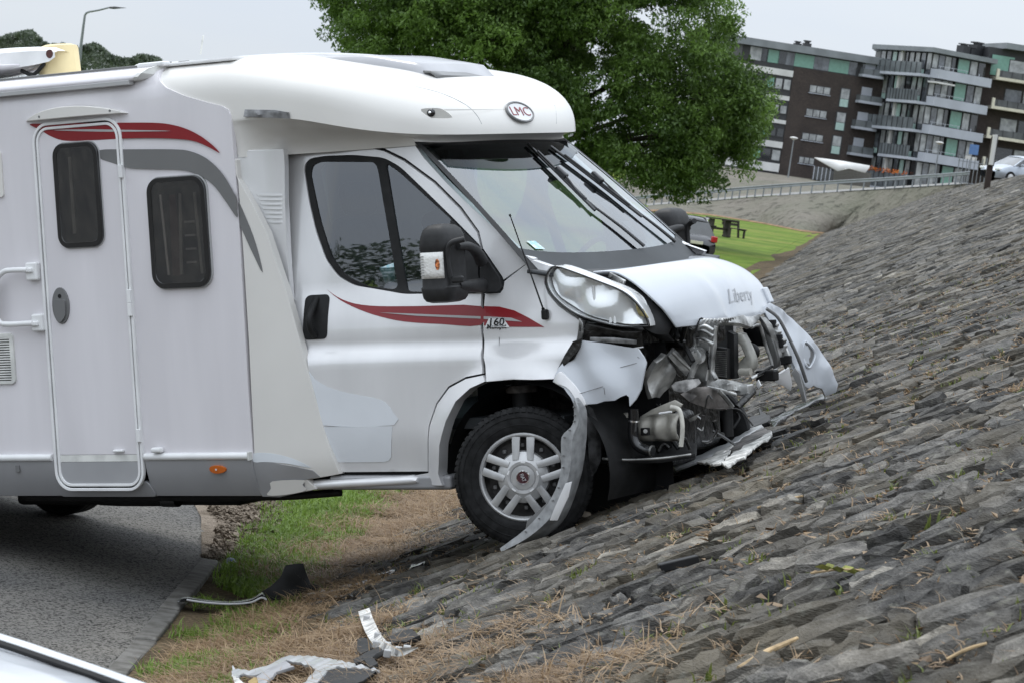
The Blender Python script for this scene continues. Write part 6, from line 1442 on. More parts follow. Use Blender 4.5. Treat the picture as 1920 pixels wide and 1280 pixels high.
# ---- cars
def car(label, loc, rz, paint, L=4.3, W=1.78, H=1.48, hatch=True, tilt=0.):
    C = empty('parked_car', loc, rz, label, 'car'); C.rotation_euler = (tilt, 0, rz)
    hw = W/2
    st = [(-L/2, .62, .55), (-L/2+.06, .9, .70), (-L/2+.25, .97, .86), (-L/2+.9, 1, .93), (-.2, 1, .95), (L*.12, 1, .95), (L*.27, .99, .92), (L/2-.5, .96, .80), (L/2-.15, .88, .68), (L/2-.02, .70, .52)]
    rows = []
    for x, w, h in st:
        r = [(x, -hw*w*.90, .20), (x, -hw*w, .34), (x, -hw*w*1.0, .55), (x, -hw*w*.985, h-.10), (x, -hw*w*.93, h-.01), (x, -hw*w*.5, h+.03), (x, 0, h+.04)]; rows.append(r+[(a, -b, c) for a, b, c in r[-2::-1]])
    grid('body', rows, paint, C, flip=True, angle=50); mesh('floor', [(-L/2, -hw*.85, .2), (L/2-.1, -hw*.8, .2), (L/2-.1, hw*.8, .2), (-L/2, hw*.85, .2)], [[0, 1, 2, 3]], 'black', C)
    xb, xf = (-L/2+.28, L*.27)
    base = [(xb, .90, .86), (-L/2+.75, .93, .92), (-.3, .94, .94), (L*.12, .94, .94), (xf, .92, .91)]; roof = [(xb+.35, .70, H-.14), (-L/2+.95, .74, H-.02), (-.35, .76, H), (L*.02, .75, H-.02), (L*.10, .72, H-.10)]
    gl_ = M['paneC']
    for sgn in (-1, 1):
        lo = [(x, sgn*hw*w, z) for x, w, z in base]; hi = [(x, sgn*hw*w, z) for x, w, z in roof]; grid('side_glass', [lo, hi], gl_, C, flip=sgn > 0)
        for i in (0, 2, 4): tube('roof_pillar', [tuple(np.array(lo[i])+np.array([0, sgn*.006, 0])), tuple(np.array(hi[i])+np.array([0, sgn*.006, 0]))], .035, paint, C, n=6)
        tube('roof_rail', [tuple(np.array(p)+np.array([0, 0, .015])) for p in hi], .03, paint, C, n=8)
        tube('roof_ditch', [tuple(np.array(p)*np.array([1, .93, 1])+np.array([0, 0, .034])) for p in hi], .010, 'black', C, n=6)
        box('door_mirror', (L*.17, sgn*(hw+.08), 1.0), (.12, .18, .13), paint, C, bevel=.03)
        box('headlight', (L/2-.16, sgn*hw*.70, .66), (.22, .32, .13), 'clear' if 0 else M['reflector'], C, bevel=.03); box('tail_light', (-L/2+.07, sgn*hw*.80, .80), (.10, .24, .22), pm('red tail lens', (.45, .02, .02), .2, coat=.5), C, bevel=.03)
        for x in (-L*.31, L*.31):
            Wl = bpy.data.objects.new('wheel', None); link(Wl, C); Wl.location = (x, sgn*(hw-.10), .31)
            v, f = tubegeo([(0, -.10, 0), (0, .10, 0)], .31, 24); mesh('tyre', v, f, 'rubber', Wl); v, f = tubegeo([(0, sgn*.09, 0), (0, sgn*.112, 0)], [.2, .17], 16); mesh('rim', v, f, 'hubcap', Wl)
    grid('windscreen', [[(base[4][0]+.02, y, base[4][2]+.03*(1-abs(y)/hw)) for y in np.linspace(-hw*.92, hw*.92, 7)], [(roof[4][0]+.06, y*.78, roof[4][2]+.02) for y in np.linspace(-hw*.92, hw*.92, 7)]], M['paneB'], C)
    grid('rear_window', [[(base[0][0]-.02, y, base[0][2]) for y in np.linspace(-hw*.9, hw*.9, 7)], [(roof[0][0]-.05, y*.78, roof[0][2]) for y in np.linspace(-hw*.9, hw*.9, 7)]], gl_, C, flip=True)
    grid('roof', [[(x+(-.05 if i == 0 else .06 if i == 4 else 0), y*w, z+.03*(1-(y/hw)**2)+.004) for y in np.linspace(-hw, hw, 9)] for i, (x, w, z) in enumerate(roof)], paint, C, th=.02)
    box('grille', (L/2-.06, 0, .50), (.06, W*.45, .12), 'black', C, bevel=.02); box('number_plate', (-L/2-.005, 0, .62), (.02, .5, .11), 'orange' if 0 else 'bcream', C)
    return C
c_ = depth(*Zb(1830, 935), 150); car('silver hatchback facing us on top of the stone bank', (c_[0]+.5, 150, 4.96), math.radians(-150), pm('silver blue car paint', (.42, .46, .52), .3, .4, coat=.6))
c_ = ground(1287, 484); car('dark grey estate car parked beyond the motorhome nose, tail light showing', (c_[0]-.55, c_[1]+1.5, .0), math.radians(112), pm('dark car paint', (.05, .05, .055), .25, .2, coat=.7), H=1.5)
wa, wb = ground(0, 1222, 1.47), ground(215, 1298, 1.47); wd_ = (wb-wa)/np.linalg.norm(wb-wa); wn = np.array([wd_[1], -wd_[0], 0]); wn = wn if wn[1] < 0 else -wn
wc_ = (wa+wb)/2+wn*(.89*.79)+wd_*.55
car('white car roof edge in the bottom left corner of the picture', (wc_[0], wc_[1], .03), math.atan2(wd_[1], wd_[0]), pm('white car paint', (.60, .62, .65), .3, coat=.4), H=1.45)
# ================================================================== vegetation
def leafmat(name, dark, light, scale=.5):
    m, t, b = newmat(name); N = t.nodes; L = t.links
    c = N.new('ShaderNodeTexCoord').outputs['Object']; n = tex(N, L, 'ShaderNodeTexNoise', scale, c, 4); at = N.new('ShaderNodeAttribute'); at.attribute_name = 'tone'
    ad = N.new('ShaderNodeMath'); ad.operation = 'MULTIPLY_ADD'; ad.inputs[1].default_value = .55; L.new(at.outputs['Fac'], ad.inputs[0])
    mn = N.new('ShaderNodeMath'); mn.operation = 'MULTIPLY'; mn.inputs[1].default_value = .5; L.new(n.outputs[0], mn.inputs[0]); L.new(mn.outputs[0], ad.inputs[2])
    r = ramp(N, L, ad.outputs[0], [(.2, dark), (.8, light)]); L.new(r.outputs[0], b.inputs['Base Color']); b.inputs['Roughness'].default_value = .5
    tr = N.new('ShaderNodeBsdfTranslucent'); L.new(r.outputs[0], tr.inputs[0]); mx = N.new('ShaderNodeMixShader'); mx.inputs[0].default_value = .38
    L.new(b.outputs[0], mx.inputs[1]); L.new(tr.outputs[0], mx.inputs[2]); L.new(mx.outputs[0], N['Material Output'].inputs[0]); return m
M['leaf'] = leafmat('tree leaves', (.040, .082, .015), (.175, .285, .058))
M['farleaf'] = leafmat('far leaves', (.055, .072, .050), (.115, .145, .095))  # paler, greyer leaf colours carry the haze of distance
M['bark'] = pm('bark', (.07, .055, .04), .9, var=.3, vs_=4, bump=.5, bs=12, bdist=.05)
def leaves(cen, rad, n, size, r, droop=.25):
    """n leaf-sized kites around each centre"""
    C_ = np.repeat(cen, n, 0); K = len(C_)
    d = r.normal(size=(K, 3)); d /= np.linalg.norm(d, axis=1)[:, None]
    p = C_+d*(np.repeat(rad, n)*r.uniform(.25, 1., K)**.5)[:, None]*np.array([1, 1, .8])
    a = r.normal(size=(K, 3))+d*.4+np.array([0, 0, -droop]); a /= np.linalg.norm(a, axis=1)[:, None]
    b = np.cross(a, r.normal(size=(K, 3))+np.array([0, 0, 1.2])); b /= np.maximum(np.linalg.norm(b, axis=1), 1e-6)[:, None]
    s = size*r.uniform(.6, 1.4, K)[:, None]
    V_ = np.stack([p-a*s*.9, p+b*s*.36, p+a*s*.9, p-b*s*.36], 1).reshape(-1, 3); F_ = np.arange(K*4).reshape(-1, 4)
    return V_, F_
def leafobj(name, V_, F_, mat, parent, tones):
    o = mesh(name, V_, F_.tolist(), mat, parent, smooth=False); settone(o.data, np.repeat(tones, 4).astype(np.float32)); return o
# the big tree behind the motorhome
rt = np.random.default_rng(21)
poly = [(592, -420), (560, -120), (592, 0), (600, 60), (590, 100), (700, 150), (900, 260), (1050, 330), (1235, 372), (1330, 368), (1385, 366), (1402, 330), (1412, 285), (1438, 232), (1436, 160), (1415, 110), (1392, 60), (1355, 0), (1330, -160), (1200, -420)]
TR = empty('deciduous_tree', (depth(1010, 300, 128)[0], 128, 0), label='huge dense green broadleaf tree behind the motorhome', cat='tree'); to = np.array(TR.location)
lob = []; lr = []
while len(lob) < 330:
    px, py = rt.uniform(540, 1460), rt.uniform(-420, 380)
    if not inpoly(px, py, poly): continue
    rad = rt.uniform(1.0, 1.9); pr = rad*FPX/128*.5
    if not all(inpoly(px+pr*math.cos(a), py+pr*math.sin(a), poly) for a in np.linspace(0, 6.28, 9)): rad *= .55; pr *= .55
    if not all(inpoly(px+pr*.8*math.cos(a), py+pr*.8*math.sin(a), poly) for a in np.linspace(0, 6.28, 9)): continue
    cx, cz = (px-1010)/440, (py-20)/400; Y = 128-7.5*math.sqrt(max(0, 1-min(1, cx*cx*.8+cz*cz*.6)))*rt.choice([1, 1, 1, .6, .2, -.5])+rt.normal(0, .5)
    lob.append(depth(px, py, Y)-to); lr.append(rad)
lob = np.array(lob); lr = np.array(lr)
# twigs of each bough
sub = []; sr = []; stn = []
for c, r_ in zip(lob, lr):
    k = int(8+7*r_); d = rt.normal(size=(k, 3)); d /= np.linalg.norm(d, axis=1)[:, None]; q = c+d*r_*rt.uniform(.55, 1.0, (k, 1))*np.array([1, 1, .75]); sub += list(q); sr += list(rt.uniform(.35, .62, k)); stn += list(np.clip(rt.normal(.5, .22)+rt.normal(0, .12, k), 0, 1))
sub = np.array(sub); sr = np.array(sr); n_l = 84
V_, F_ = leaves(sub, sr, n_l, .105, rt, .45)
leafobj('crown', V_, F_, M['leaf'], TR, np.clip(np.repeat(stn, n_l)+rt.normal(0, .15, len(F_)), 0, 1))
LV, LF = [], []
def addtube(pts, r, n=7):
    v, f = tubegeo(pts, r, n); b0 = len(LV); LV.extend(v); LF.extend([[k+b0 for k in q] for q in f])
trk = [(0, 0, -.2), (.1, 0, 1.6), (-.1, .2, 3.2), (.1, .3, 6), (0, .2, 9), (.3, .2, 13)]
v, f = tubegeo(cat(trk, n=4), list(np.interp(np.linspace(0, 1, 21), [0, .1, .4, 1], [.75, .55, .42, .12])), 14); mesh('trunk', v, f, 'bark', TR)
for k in rt.choice(len(lob), 75, replace=False):
    c = lob[k]; h = min(12, max(1.8, c[2]*.55)); s = np.array([rt.normal(0, .15), rt.normal(0, .15), h]); m = s*.45+c*.55+np.array([0, 0, rt.uniform(.2, 1.0)]); addtube([tuple(p) for p in cat([s, m, c], n=4)], list(np.linspace(.16, .03, 9)))
mesh('limbs', LV, LF, 'bark', TR)
# wooded rise far left (reads as one mass)
rf_ = np.random.default_rng(31); cen = []; rad = []
outl = [(-900, 60), (-400, 40), (-120, 66), (0, 68), (30, 60), (60, 54), (78, 76), (95, 82), (120, 80), (150, 88), (165, 82), (178, 78), (192, 88), (205, 100), (225, 106), (248, 108), (262, 100), (275, 101), (288, 104), (320, 118), (420, 135), (560, 150), (900, 190)]
op = np.array(outl)
for k in range(1500):
    px = rf_.uniform(-850, 880); top = np.interp(px, op[:, 0], op[:, 1]); Y = rf_.uniform(380, 460); rr = rf_.uniform(.9, 2.3)*(.8 if px > 0 else 1.4); py = top+rr*FPX/Y*.95+abs(rf_.normal(0, 22)); cen.append(depth(px, py, Y)); rad.append(rr)
for k in range(260):
    px = rf_.uniform(-20, 300); top = np.interp(px, op[:, 0], op[:, 1]); Y = rf_.uniform(380, 420); rr = rf_.uniform(.35, .8); cen.append(depth(px, top+rr*FPX/Y*1.1, Y)); rad.append(rr)
V_, F_ = leaves(np.array(cen), np.array(rad), 46, .34, rf_, .2)
o = leafobj('far_wood', V_, F_, M['farleaf'], None, np.clip(np.repeat(rf_.normal(.5, .25, len(cen)), 46)+rf_.normal(0, .15, len(F_)), 0, 1)); tag(o, 'dark green wooded rise beyond the roof at left', 'trees', kind='stuff')
# tree belt on the near side of the river road, behind the viewer (seen only as reflections)
cen = []; rad = []
for k in range(900):
    x = rf_.uniform(-150, 60); h = 3.6+1.3*math.sin(x*.21)+.8*math.sin(x*.53+1); q = (x, -45+rf_.normal(0, 2), rf_.uniform(.5, h)) if x > -68 else (-68+rf_.normal(0, 2), -45+(-68-x)*1.25, rf_.uniform(.5, h)); cen.append(q); rad.append(rf_.uniform(1., 2.2))
V_, F_ = leaves(np.array(cen), np.array(rad), 130, .24, rf_, .2)
o = leafobj('tree_belt', V_, F_, M['farleaf'], None, np.clip(rf_.normal(.5, .2, len(F_)), 0, 1)); tag(o, 'belt of trees across the road, mirrored in the windows', 'trees', kind='stuff')
# ---- blades: green grass on the verge, dry straw over the toe, weeds in the joints
def blademat(name, dark, light):
    return leafmat(name, dark, light, 1.2)
M['grass'] = blademat('grass blades', (.065, .115, .014), (.23, .35, .055)); M['straw'] = blademat('dry straw', (.14, .085, .045), (.47, .335, .20)); M['weed'] = blademat('weeds', (.055, .085, .015), (.19, .22, .05))
def blades(name, pts, length, width, lay, mat, r, label, cat_, tone=.5):
    """pts (n,3) roots; lay 0 upright .. 1 flat"""
    K = len(pts); az = r.uniform(0, 2*math.pi, K); el = np.clip(r.normal(1-lay, .22, K), .03, 1)*math.pi/2
    L_ = length*r.uniform(.45, 1.35, K); d = np.stack([np.cos(az)*np.cos(el), np.sin(az)*np.cos(el), np.sin(el)], 1); side = np.stack([-np.sin(az), np.cos(az), r.normal(0, .3, K)], 1)
    w_ = width*r.uniform(.6, 1.4, K)[:, None]; bend = np.stack([np.cos(az), np.sin(az), -np.ones(K)*.8], 1)*(L_*r.uniform(.05, .35, K))[:, None]
    m = pts+d*(L_*.55)[:, None]; t = pts+d*L_[:, None]+bend
    V_ = np.stack([pts-side*w_, pts+side*w_, m+side*w_*.8, m-side*w_*.8, t], 1).reshape(-1, 3); b0 = np.arange(K)*5
    F_ = [[i, i+1, i+2, i+3] for i in b0]+[[i+3, i+2, i+4] for i in b0]
    o = mesh(name, V_, F_, mat, None, smooth=False); settone(o.data, np.repeat(np.clip(r.normal(tone, .25, K), 0, 1), 5).astype(np.float32)); tag(o, label, cat_, kind='stuff'); return o
rg = np.random.default_rng(41)
def noise2(x, y, s=1.): return (np.sin(x*2.1*s+1.3*np.sin(y*1.7*s))+np.sin(y*2.7*s+1.1*np.sin(x*2.3*s+.7))+.6*np.sin(x*6.1*s+y*4.3*s))/2.6
def scatter(n, x0, x1, y0, y1, dens):
    x = rg.uniform(x0, x1, n); y = rg.uniform(y0, y1, n); k = rg.uniform(0, 1, n) < dens(x, y); return x[k], y[k]
bkv = np.vectorize(bank)
def onbank(x, y, dz=0.): return np.stack([x, y, bkv(x-toe(y))+dz], 1)
def gmask(px_, py_, r_): return None
# green tongues: clumps along the road edge and the wide patch below the sill
redge_v = np.vectorize(redge)
def dgreen(x, y):
    a = np.clip(1.6*(noise2(x*3.1+4, y*2.2)+.2), 0, 1)*np.exp(-((x+1.36)/.24)**2)*(y < 18.2)
    b = np.clip(1.25-abs(x+1.22-(y-20.5)*.06+.06*np.sin(y*4))/.34, 0, 1)*(y > 17.6)*(y < 40)*np.clip(.8+.6*noise2(x*4, y*3), .15, 1)
    return np.clip(a+b, 0, 1)*(x > redge_v(y)+.03)
x, y = scatter(230000, -2.0, -.3, 12.5, 30, dgreen); blades('verge_grass', onbank(x, y, -.01), .085, .0036, .34, 'grass', rg, 'bright green grass between the road edge and the stone bank', 'grass', .6)
x, y = scatter(26000, -2.0, 1.2, 26, 60, lambda x, y: np.clip(np.exp(-((x-toe(y)+.6)/.6)**2), 0, 1)); blades('verge_grass', onbank(x, y, -.01), .22, .012, .3, 'grass', rg, 'green grass along the foot of the bank beyond the motorhome', 'grass', .6)
def dstraw(x, y):
    s_ = x-toe(y); lo = np.where(y < 17.5, .14+.12*noise2(x*2, y*2), -.22+.1*noise2(x, y)); hi = .62+np.clip(15.5-y, 0, 9)*.26+.40+.5*noise2(x*1.7, y*1.1)
    d = np.clip((s_-lo)/.18, 0, 1)*np.clip((hi-s_)/.45, 0, 1)*(.06+.94*np.clip(.55+1.2*noise2(x*3.3+2, y*2.1), 0, 1))
    return np.clip(d, 0, 1)*(x > redge_v(y)+.10)
x, y = scatter(560000, -1.7, 2.2, 8.0, 28, dstraw); blades('dry_straw', onbank(x, y, .004+.02*rg.uniform(0, 1, len(x))), .11, .0021, .93, 'straw', rg, 'matted tan straw strewn over the foot of the stone bank', 'straw', .5)
x, y = scatter(60000, -1.7, 2.2, 8.0, 28, dstraw); blades('loose_straw', onbank(x, y, .01), .16, .0019, .88, 'straw', rg, 'long loose straw stalks over the foot of the bank', 'straw', .75)
# litter in the joints: crumbs of straw, tufts green and dry
JX = []; JY = []
nj = 0
near = [q for q in SQ if 4.5 < q[1] < 34]
idx = rg.choice(len(near), 7000)
gx, gy, dx_, dy_ = [], [], [], []
for i in idx:
    s0, y0, L_, cw, _ = near[i]; side = rg.integers(0, 2); s_ = s0+(rg.uniform(0, L_) if side else rg.normal(0, .015)); yy = y0+(rg.normal(0, .015) if side else rg.uniform(0, cw)); n_ = rg.integers(4, 22); gr = rg.uniform() < .26*(1+.8*noise2(np.array(s_), np.array(yy)*.5))
    ax = toe(yy)+s_+rg.normal(0, .03, n_); ay = yy+rg.normal(0, .025, n_)
    if gr: gx += list(ax); gy += list(ay)
    else: dx_ += list(ax); dy_ += list(ay)
_wx, _wy = scatter(9000, -1.5, .4, 9, 22, lambda x, y: np.clip(2.2*(noise2(x*2.3+7, y*1.6+3)-.45), 0, 1)); gx += list(_wx); gy += list(_wy)
blades('joint_weeds', onbank(np.array(gx), np.array(gy), -.02), .055, .0040, .35, 'weed', rg, 'small green weeds growing in the joints of the stone bank', 'weeds', .55)
blades('joint_straw', onbank(np.array(dx_), np.array(dy_), -.005), .06, .0022, .80, 'straw', rg, 'dry tufts and straw caught in the joints of the stone bank', 'straw', .6)
# stone chips and dry leaves
K = 24000; i = rg.choice(len(near), K); s_ = np.array([near[k][0] for k in i])+rg.normal(0, .04, K); yy = np.array([near[k][1] for k in i])+rg.normal(0, .05, K)
P0 = onbank(toe(yy)+s_, yy, .0); a = rg.normal(size=(K, 4, 3))*np.array([.013, .013, .006]); V_ = (P0[:, None, :]+a).reshape(-1, 3); F_ = []
for k in range(K): b0 = 4*k; F_ += [[b0, b0+1, b0+2], [b0, b0+2, b0+3], [b0, b0+3, b0+1], [b0+1, b0+3, b0+2]]
o = mesh('chips', V_, F_, 'straw', None, smooth=False); settone(o.data, np.repeat(rg.uniform(.1, 1, K), 4).astype(np.float32)); tag(o, 'tan chips and dry leaf crumbs lying in the stone joints', 'litter', kind='stuff')
K = 5200; x, y = scatter(K*3, -3.2, -1.2, 18., 22.6, lambda x, y: (x > redge_v(y)-.12)*(x < -1.42)*.9); K = len(x); P0 = np.stack([x, y, np.full(K, .015)], 1); a = rg.normal(size=(K, 4, 3))*np.array([.016, .016, .010]); V_ = (P0[:, None, :]+a).reshape(-1, 3); F_ = []
for k in range(K): b0 = 4*k; F_ += [[b0, b0+1, b0+2], [b0, b0+2, b0+3], [b0, b0+3, b0+1], [b0+1, b0+3, b0+2]]
o = mesh('loose_gravel', V_, F_, M['gravel'], None, smooth=False); tag(o, 'loose brown gravel at the broken edge of the road', 'gravel', kind='stuff')
# ================================================================== debris torn from the nose
def hitb(px, py, dz=0.):
    r = ray(px, py); t = 3.
    for _ in range(2000):
        p = CAMLOC+r*t
        if p[2] <= gz(p[0], p[1])+dz: return p
        t += .02
    return p
def Z6(*p): return [(320+a*.26042, 1030+b*.26042) for a, b in p]
def Z7(*p): return [(1200+a*.25, 560+b*.25) for a, b in p]
def wplate(name, pts, Y, mat, parent=None, th=.008, warp=.004, res=.05, bevel=.002, seed=0, holes=(), dirn=(0, -1, .25)):
    """sheet standing at distance Y (number, or function of pixel)"""
    f_ = Y if callable(Y) else (lambda a, b: Y)
    return plate(name, [tuple(depth(a, b, f_(a, b))) for a, b in pts], mat, parent, th=th, warp=warp, res=res, bevel=bevel, seed=seed, dirn=dirn, holes=[[tuple(depth(a, b, f_(a, b))) for a, b in h] for h in holes])
def hp(pts, hs, name, mat, parent=None, **kw):
    q = [tuple(hitb(a, b, hs if not isinstance(hs, (list, tuple)) else hs[i])) for i, (a, b) in enumerate(pts)]
    kw.setdefault('dirn', (0, -.8, .6)); return plate(name, q, mat, parent, **kw)
def fitY(pts, lift=.05):
    """distance plane through the ground under these places, lifted clear of it"""
    A = np.array([(1, a-1000, b-1000) for a, b in pts], float); y = np.array([hitb(a, b, lift)[1] for a, b in pts]); k, *_ = np.linalg.lstsq(A, y, rcond=None); off = max(0, float(np.max(A@k-y)))
    return lambda a, b: float(k[0]+k[1]*(a-1000)+k[2]*(b-1000))-off
M['trim'] = pm('scratched silver trim', (.50, .51, .52), .38, .2, var=.08, vs_=10, coat=.3, bump=.1, bs=30)
M['trimback'] = pm('grubby white moulding', (.62, .61, .58), .6, var=.25, vs_=16, bump=.2, bs=60)
M['wet'] = pm('wet black plastic', (.014, .014, .015), .16, var=.4, vs_=12, bump=.6, bs=14, bdist=.02)
# silver bumper frame
DB = empty('car_debris', tuple(hitb(570, 1262)), label='torn silver bumper frame with two openings lying in the straw', cat='debris'); DBo = np.array(DB.location)
def local(o, root): 
    o.parent = root; o.location = -np.array(root.location); return o
fr = Z6((445, 830), (470, 858), (590, 862), (690, 830), (800, 775), (860, 758), (1000, 760), (1180, 785), (1350, 820), (1500, 858), (1490, 872), (1350, 850), (1190, 842), (1130, 868), (1060, 945), (980, 1060), (890, 1060), (960, 955), (1045, 862), (1010, 835), (940, 815), (870, 800), (820, 800), (740, 850), (700, 880), (590, 900), (500, 895), (485, 925), (440, 895))
yf_ = fitY(fr, .085)
local(wplate('frame_sheet', fr, yf_, 'trim', None, th=.012, warp=.003, res=.03), DB)
local(wplate('frame_rib', Z6((620, 912), (700, 850), (820, 795), (890, 842), (860, 850), (760, 880), (690, 950), (640, 1000)), lambda a, b: yf_(a, b)-.05, pm('trim inside', (.30, .30, .31), .5, var=.15), None, th=.012), DB)
local(wplate('torn_foam', Z6((560, 940), (600, 915), (640, 930), (640, 985), (560, 990)), lambda a, b: yf_(a, b)-.02, pm('yellow foam', (.35, .25, .10), .9), None, th=.04), DB)
local(wplate('frame_leg', Z6((440, 895), (490, 925), (560, 990), (540, 1060), (470, 990)), lambda a, b: yf_(a, b)-.04, 'trimback', None, th=.012, warp=.008), DB)
local(wplate('frame_inner_side', Z6((1130, 868), (1350, 850), (1490, 872), (1380, 930), (1200, 1010), (1100, 1060), (1020, 1060)), lambda a, b: yf_(a, b)+.06, 'black', None, th=.01), DB)
# white curved strip with clips
DS = empty('trim_strip', tuple(hitb(745, 1220)), label='curved off-white trim strip with black clips standing in the straw', cat='debris')
ys_ = fitY(Z6((1390, 430), (1470, 620), (1640, 735), (1770, 705), (1330, 815), (1790, 620)), .08)
cs = cat(Z6((1390, 430), (1420, 520), (1470, 620), (1540, 700), (1640, 735), (1770, 705)), n=4); rows = []
for k, (a, b) in enumerate(cs):
    t = k/(len(cs)-1); d = np.array(cs[min(k+1, len(cs)-1)])-np.array(cs[max(k-1, 0)]); n_ = np.array([d[1], -d[0]])/np.linalg.norm(d); wd = (40, 44, 44, 36, 8)[min(4, int(t*4.99))]*.26*(.5 if t > .97 else 1)
    wd = np.interp(t, [0, .3, .6, .85, 1], [11, 12, 11, 8, 1.5]); q0 = (a+n_[0]*wd, b+n_[1]*wd); q1 = (a-n_[0]*wd, b-n_[1]*wd); rows.append([tuple(depth(*q0, ys_(a, b)+.05)), tuple(depth(*q0, ys_(a, b))), tuple(depth(a, b, ys_(a, b)+.018)), tuple(depth(*q1, ys_(a, b))), tuple(depth(*q1, ys_(a, b)+.05))])
local(grid('strip_sheet', rows, 'trimback', None, th=.007, bevel=.002), DS)
for a, b in ((1410, 495), (1490, 620), (1560, 690), (1640, 725), (1700, 715), (1560, 745), (1480, 680)):
    p = Z6((a, b))[0]; q = depth(*p, ys_(*p)-.02); local(box('clip', q, (.028, .03, .03), 'greylight', None, bevel=.004), DS)
local(wplate('black_clip', Z6((1345, 640), (1400, 628), (1450, 680), (1420, 730), (1370, 750), (1340, 720)), ys_, 'black', None, th=.02), DS)
local(wplate('black_clip', Z6((1315, 790), (1400, 740), (1500, 700), (1540, 720), (1440, 775), (1330, 815)), lambda a, b: ys_(a, b)-.06, 'black', None, th=.02), DS)
local(wplate('black_clip', Z6((1380, 775), (1440, 760), (1490, 810), (1430, 838)), lambda a, b: ys_(a, b)-.08, 'black', None, th=.02), DS)
local(wplate('black_clip', Z6((1560, 620), (1680, 580), (1740, 570), (1795, 620), (1690, 655), (1590, 670)), lambda a, b: ys_(a, b)+.15, 'black', None, th=.02), DS)
# black wheel-house liner and its long lip
DL = empty('liner_panel', tuple(hitb(560, 1112)), label='black plastic liner panel standing upright by the kerb grass', cat='debris')
local(wplate('liner_sheet', Z6((655, 300), (720, 262), (790, 195), (825, 112), (890, 100), (955, 98), (975, 165), (1005, 240), (1080, 262), (1060, 285), (960, 300), (880, 350), (700, 375), (670, 340)), lambda a, b: hitb(545, 1124)[1]-.10, 'black', None, th=.012, warp=.008), DL)
DG = empty('bumper_lip', tuple(hitb(430, 1130)), label='long glossy black bumper lip with bright edge across the kerb', cat='debris')
lp = [(332, 1127), (350, 1122), (385, 1127), (430, 1130), (470, 1127), (490, 1118), (500, 1122)]; rows = []
for k, (a, b) in enumerate(cat(lp, n=4)):
    Y = hitb(a, b+4)[1]-.10; t = k/24; h = np.interp(t, [0, .1, .5, .85, 1], [2, 5, 4, 9, 5]); Y = 16.05; rows.append([tuple(depth(a, b-h, Y+.12)), tuple(depth(a, b-h*.3, Y)), tuple(depth(a, b+h*.5, Y-.03)), tuple(depth(a, b+h, Y+.05))])
local(grid('lip_sheet', rows, 'wet', None, th=.008, bevel=.002), DG)
local(tube('lip_edge', [tuple(depth(a, b+1.5, 16.0)) for a, b in lp[1:]], .006, 'greylight', None, n=6), DG)
# shiny black sheet dragged up the bank
for k, (pts, Y, lb) in enumerate(((Z6((1080, 262), (1180, 205), (1300, 150), (1400, 110), (1450, 80), (1380, 140), (1240, 200), (1120, 255)), 16.9, 'long grey slate-like shard half buried in straw beside the liner panel'), (Z6((1240, 270), (1420, 215), (1520, 160), (1620, 150), (1580, 195), (1400, 245), (1280, 300)), 16.7, 'wet black plastic shard nearest the liner panel in the straw'), (Z6((1690, 150), (1760, 100), (1830, 80), (1820, 120), (1720, 165)), 16.9, 'wet black plastic shard higher up the bank below the wheel'), (Z6((900, 340), (1080, 300), (1280, 290), (1330, 330), (1100, 350), (960, 372)), 16.1, 'flat dark plastic splinters at the foot of the liner panel'))):
    o = plate('plastic_shard', [tuple(hitb(a, b, .02)) for a, b in pts], 'wet' if k else 'stone', None, th=.02, warp=.012, res=.05, seed=k, dirn=(0, -.4, 1)); tag(o, lb, 'debris')
# trim under the nose
DT = empty('grille_trim', tuple(hitb(1345, 850)), label='scratched white grille trim lying on the stones under the crushed nose', cat='debris')
yt = fitY(Z7((250, 1255), (640, 1085), (910, 938), (985, 1000), (740, 1190), (480, 1225)), .09)
local(wplate('trim_blade', Z7((250, 1255), (410, 1180), (640, 1085), (800, 985), (910, 938), (922, 955), (800, 1020), (640, 1120), (430, 1225), (270, 1275)), lambda a, b: yt(a, b)+.02, 'trim', None, th=.012), DT)
local(wplate('trim_plate', Z7((430, 1225), (640, 1120), (690, 1085), (700, 1100), (600, 1165), (680, 1130), (640, 1190), (600, 1230), (560, 1240), (480, 1222)), lambda a, b: yt(a, b)-.05, 'trimback', None, th=.012, warp=.006), DT)
local(wplate('trim_plate', Z7((610, 1228), (700, 1150), (820, 1080), (860, 1060), (985, 988), (988, 1020), (900, 1075), (860, 1100), (780, 1180), (740, 1190), (655, 1256)), lambda a, b: yt(a, b)-.04, 'trimback', None, th=.014, warp=.006), DT)
local(wplate('trim_back', Z7((640, 1110), (900, 960), (985, 985), (850, 1065), (700, 1150)), lambda a, b: yt(a, b)+.06, 'rusty', None, th=.01), DT)
for pts, lb, mt in ((Z7((725, 950), (830, 890), (900, 865), (890, 815), (920, 850), (980, 880), (960, 920), (850, 960), (740, 990)), 'black plastic bracket on the stones behind the grille trim', 'black'), (Z7((980, 910), (1120, 830), (1250, 770), (1380, 705), (1380, 740), (1200, 820), (1050, 900), (1000, 960)), 'long black strip lying on the stones below the far bumper corner', 'wet')):
    o = plate('plastic_strip', [tuple(hitb(a, b, .05)) for a, b in pts], mt, None, th=.03, warp=.008, dirn=(0, -.4, 1)); tag(o, lb, 'debris')
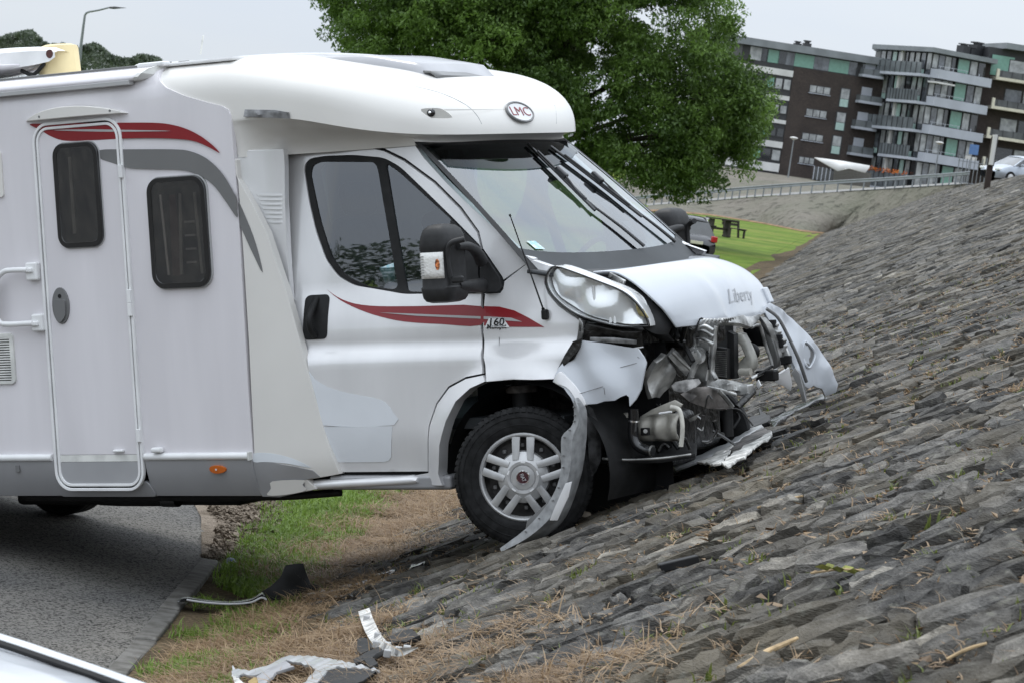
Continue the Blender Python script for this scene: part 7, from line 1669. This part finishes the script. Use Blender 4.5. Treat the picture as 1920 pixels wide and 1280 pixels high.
# small things
p = hitb(1272, 1056, .02); o = box('plastic_block', p, (.16, .05, .035), 'black', None, bevel=.006, rot=Matrix.Rotation(-.35, 3, 'Y') @ Matrix.Rotation(.2, 3, 'Z')); tag(o, 'small black plastic block with slots alone on the stones', 'debris')
p = hitb(431, 1058, .0); rr_ = np.random.default_rng(3); pts = rr_.normal(size=(26, 3)); pts /= np.linalg.norm(pts, axis=1)[:, None]; bmh = bmesh.new()
for q in pts: bmh.verts.new(tuple(q*np.array([.035, .03, .028])*rr_.uniform(.6, 1.1)))
bmesh.ops.convex_hull(bmh, input=bmh.verts); me = bpy.data.meshes.new('wrapper'); bmh.to_mesh(me); me.materials.append(pm('blue and white wrapper', (.10, .16, .62), .4, vs_=38, col2=(.75, .78, .85), coat=.3)); o = link(bpy.data.objects.new('wrapper', me)); o.location = tuple(p+np.array([0, 0, .025])); tag(o, 'crumpled blue and white wrapper at the road edge', 'litter')
stick = pm('pale split wood', (.50, .36, .20), .8, var=.25, vs_=20, bump=.4, bs=40)
def stick_(a, b, r, lb, bend=.02):
    A, B = hitb(*a, .025), hitb(*b, .025); m = (A+B)/2+np.array([0, 0, bend]); o = tube('stick', [tuple(A), tuple(m), tuple(B)], [r*.8, r, r*.7], stick, None, n=7); tag(o, lb, 'stick')
stick_((1385, 1252), (1495, 1196), .009, 'thick pale split stick at the bottom right of the stone bank', .006)
stick_((1421, 951), (1505, 929), .007, 'short pale stick on the stones right of the wheel', .004)
stick_((1330, 875), (1420, 820), .004, 'thin bare twig below the grille trim', .05)
stick_((1775, 1235), (1850, 1205), .005, 'thin stick near the lower right corner', .005)
# wilted leafy twig
p = hitb(1580, 1082, .02); LT = empty('leafy_twig', tuple(p), label='wilted yellow-green leafy twig on the stones', cat='twig'); tube('stem', [(-.10, 0, 0), (0, .01, .025), (.12, .02, .03)], .004, 'weed' if 0 else stick, LT, n=6)
yl = pm('wilted leaf', (.26, .27, .06), .6, var=.3, vs_=30)
for k in range(9):
    t = -.09+.025*k; s_ = 1 if k % 2 else -1; a = rr_.uniform(.03, .055); mesh('leaf', [(t, .01, .02), (t+a*.4, .01+s_*a*.5, .035), (t+a, .012+s_*a*.9, .03), (t+a*.8, .01+s_*a*.3, .015)], [[0, 1, 2, 3]], yl, LT)
p = hitb(1098, 968, .02); rows = [[(p[0]+r*math.cos(a), p[1]+.6*r*math.sin(a), p[2]+z) for a in np.linspace(0, 2*math.pi, 15)] for r, z in ((.0, .03), (.02, .028), (.035, .012), (.04, 0))]; o = grid('shell', rows, pm('pale shell', (.45, .38, .30), .5, var=.2), None); tag(o, 'small round pale shell on the stones beside the wheel', 'shell')
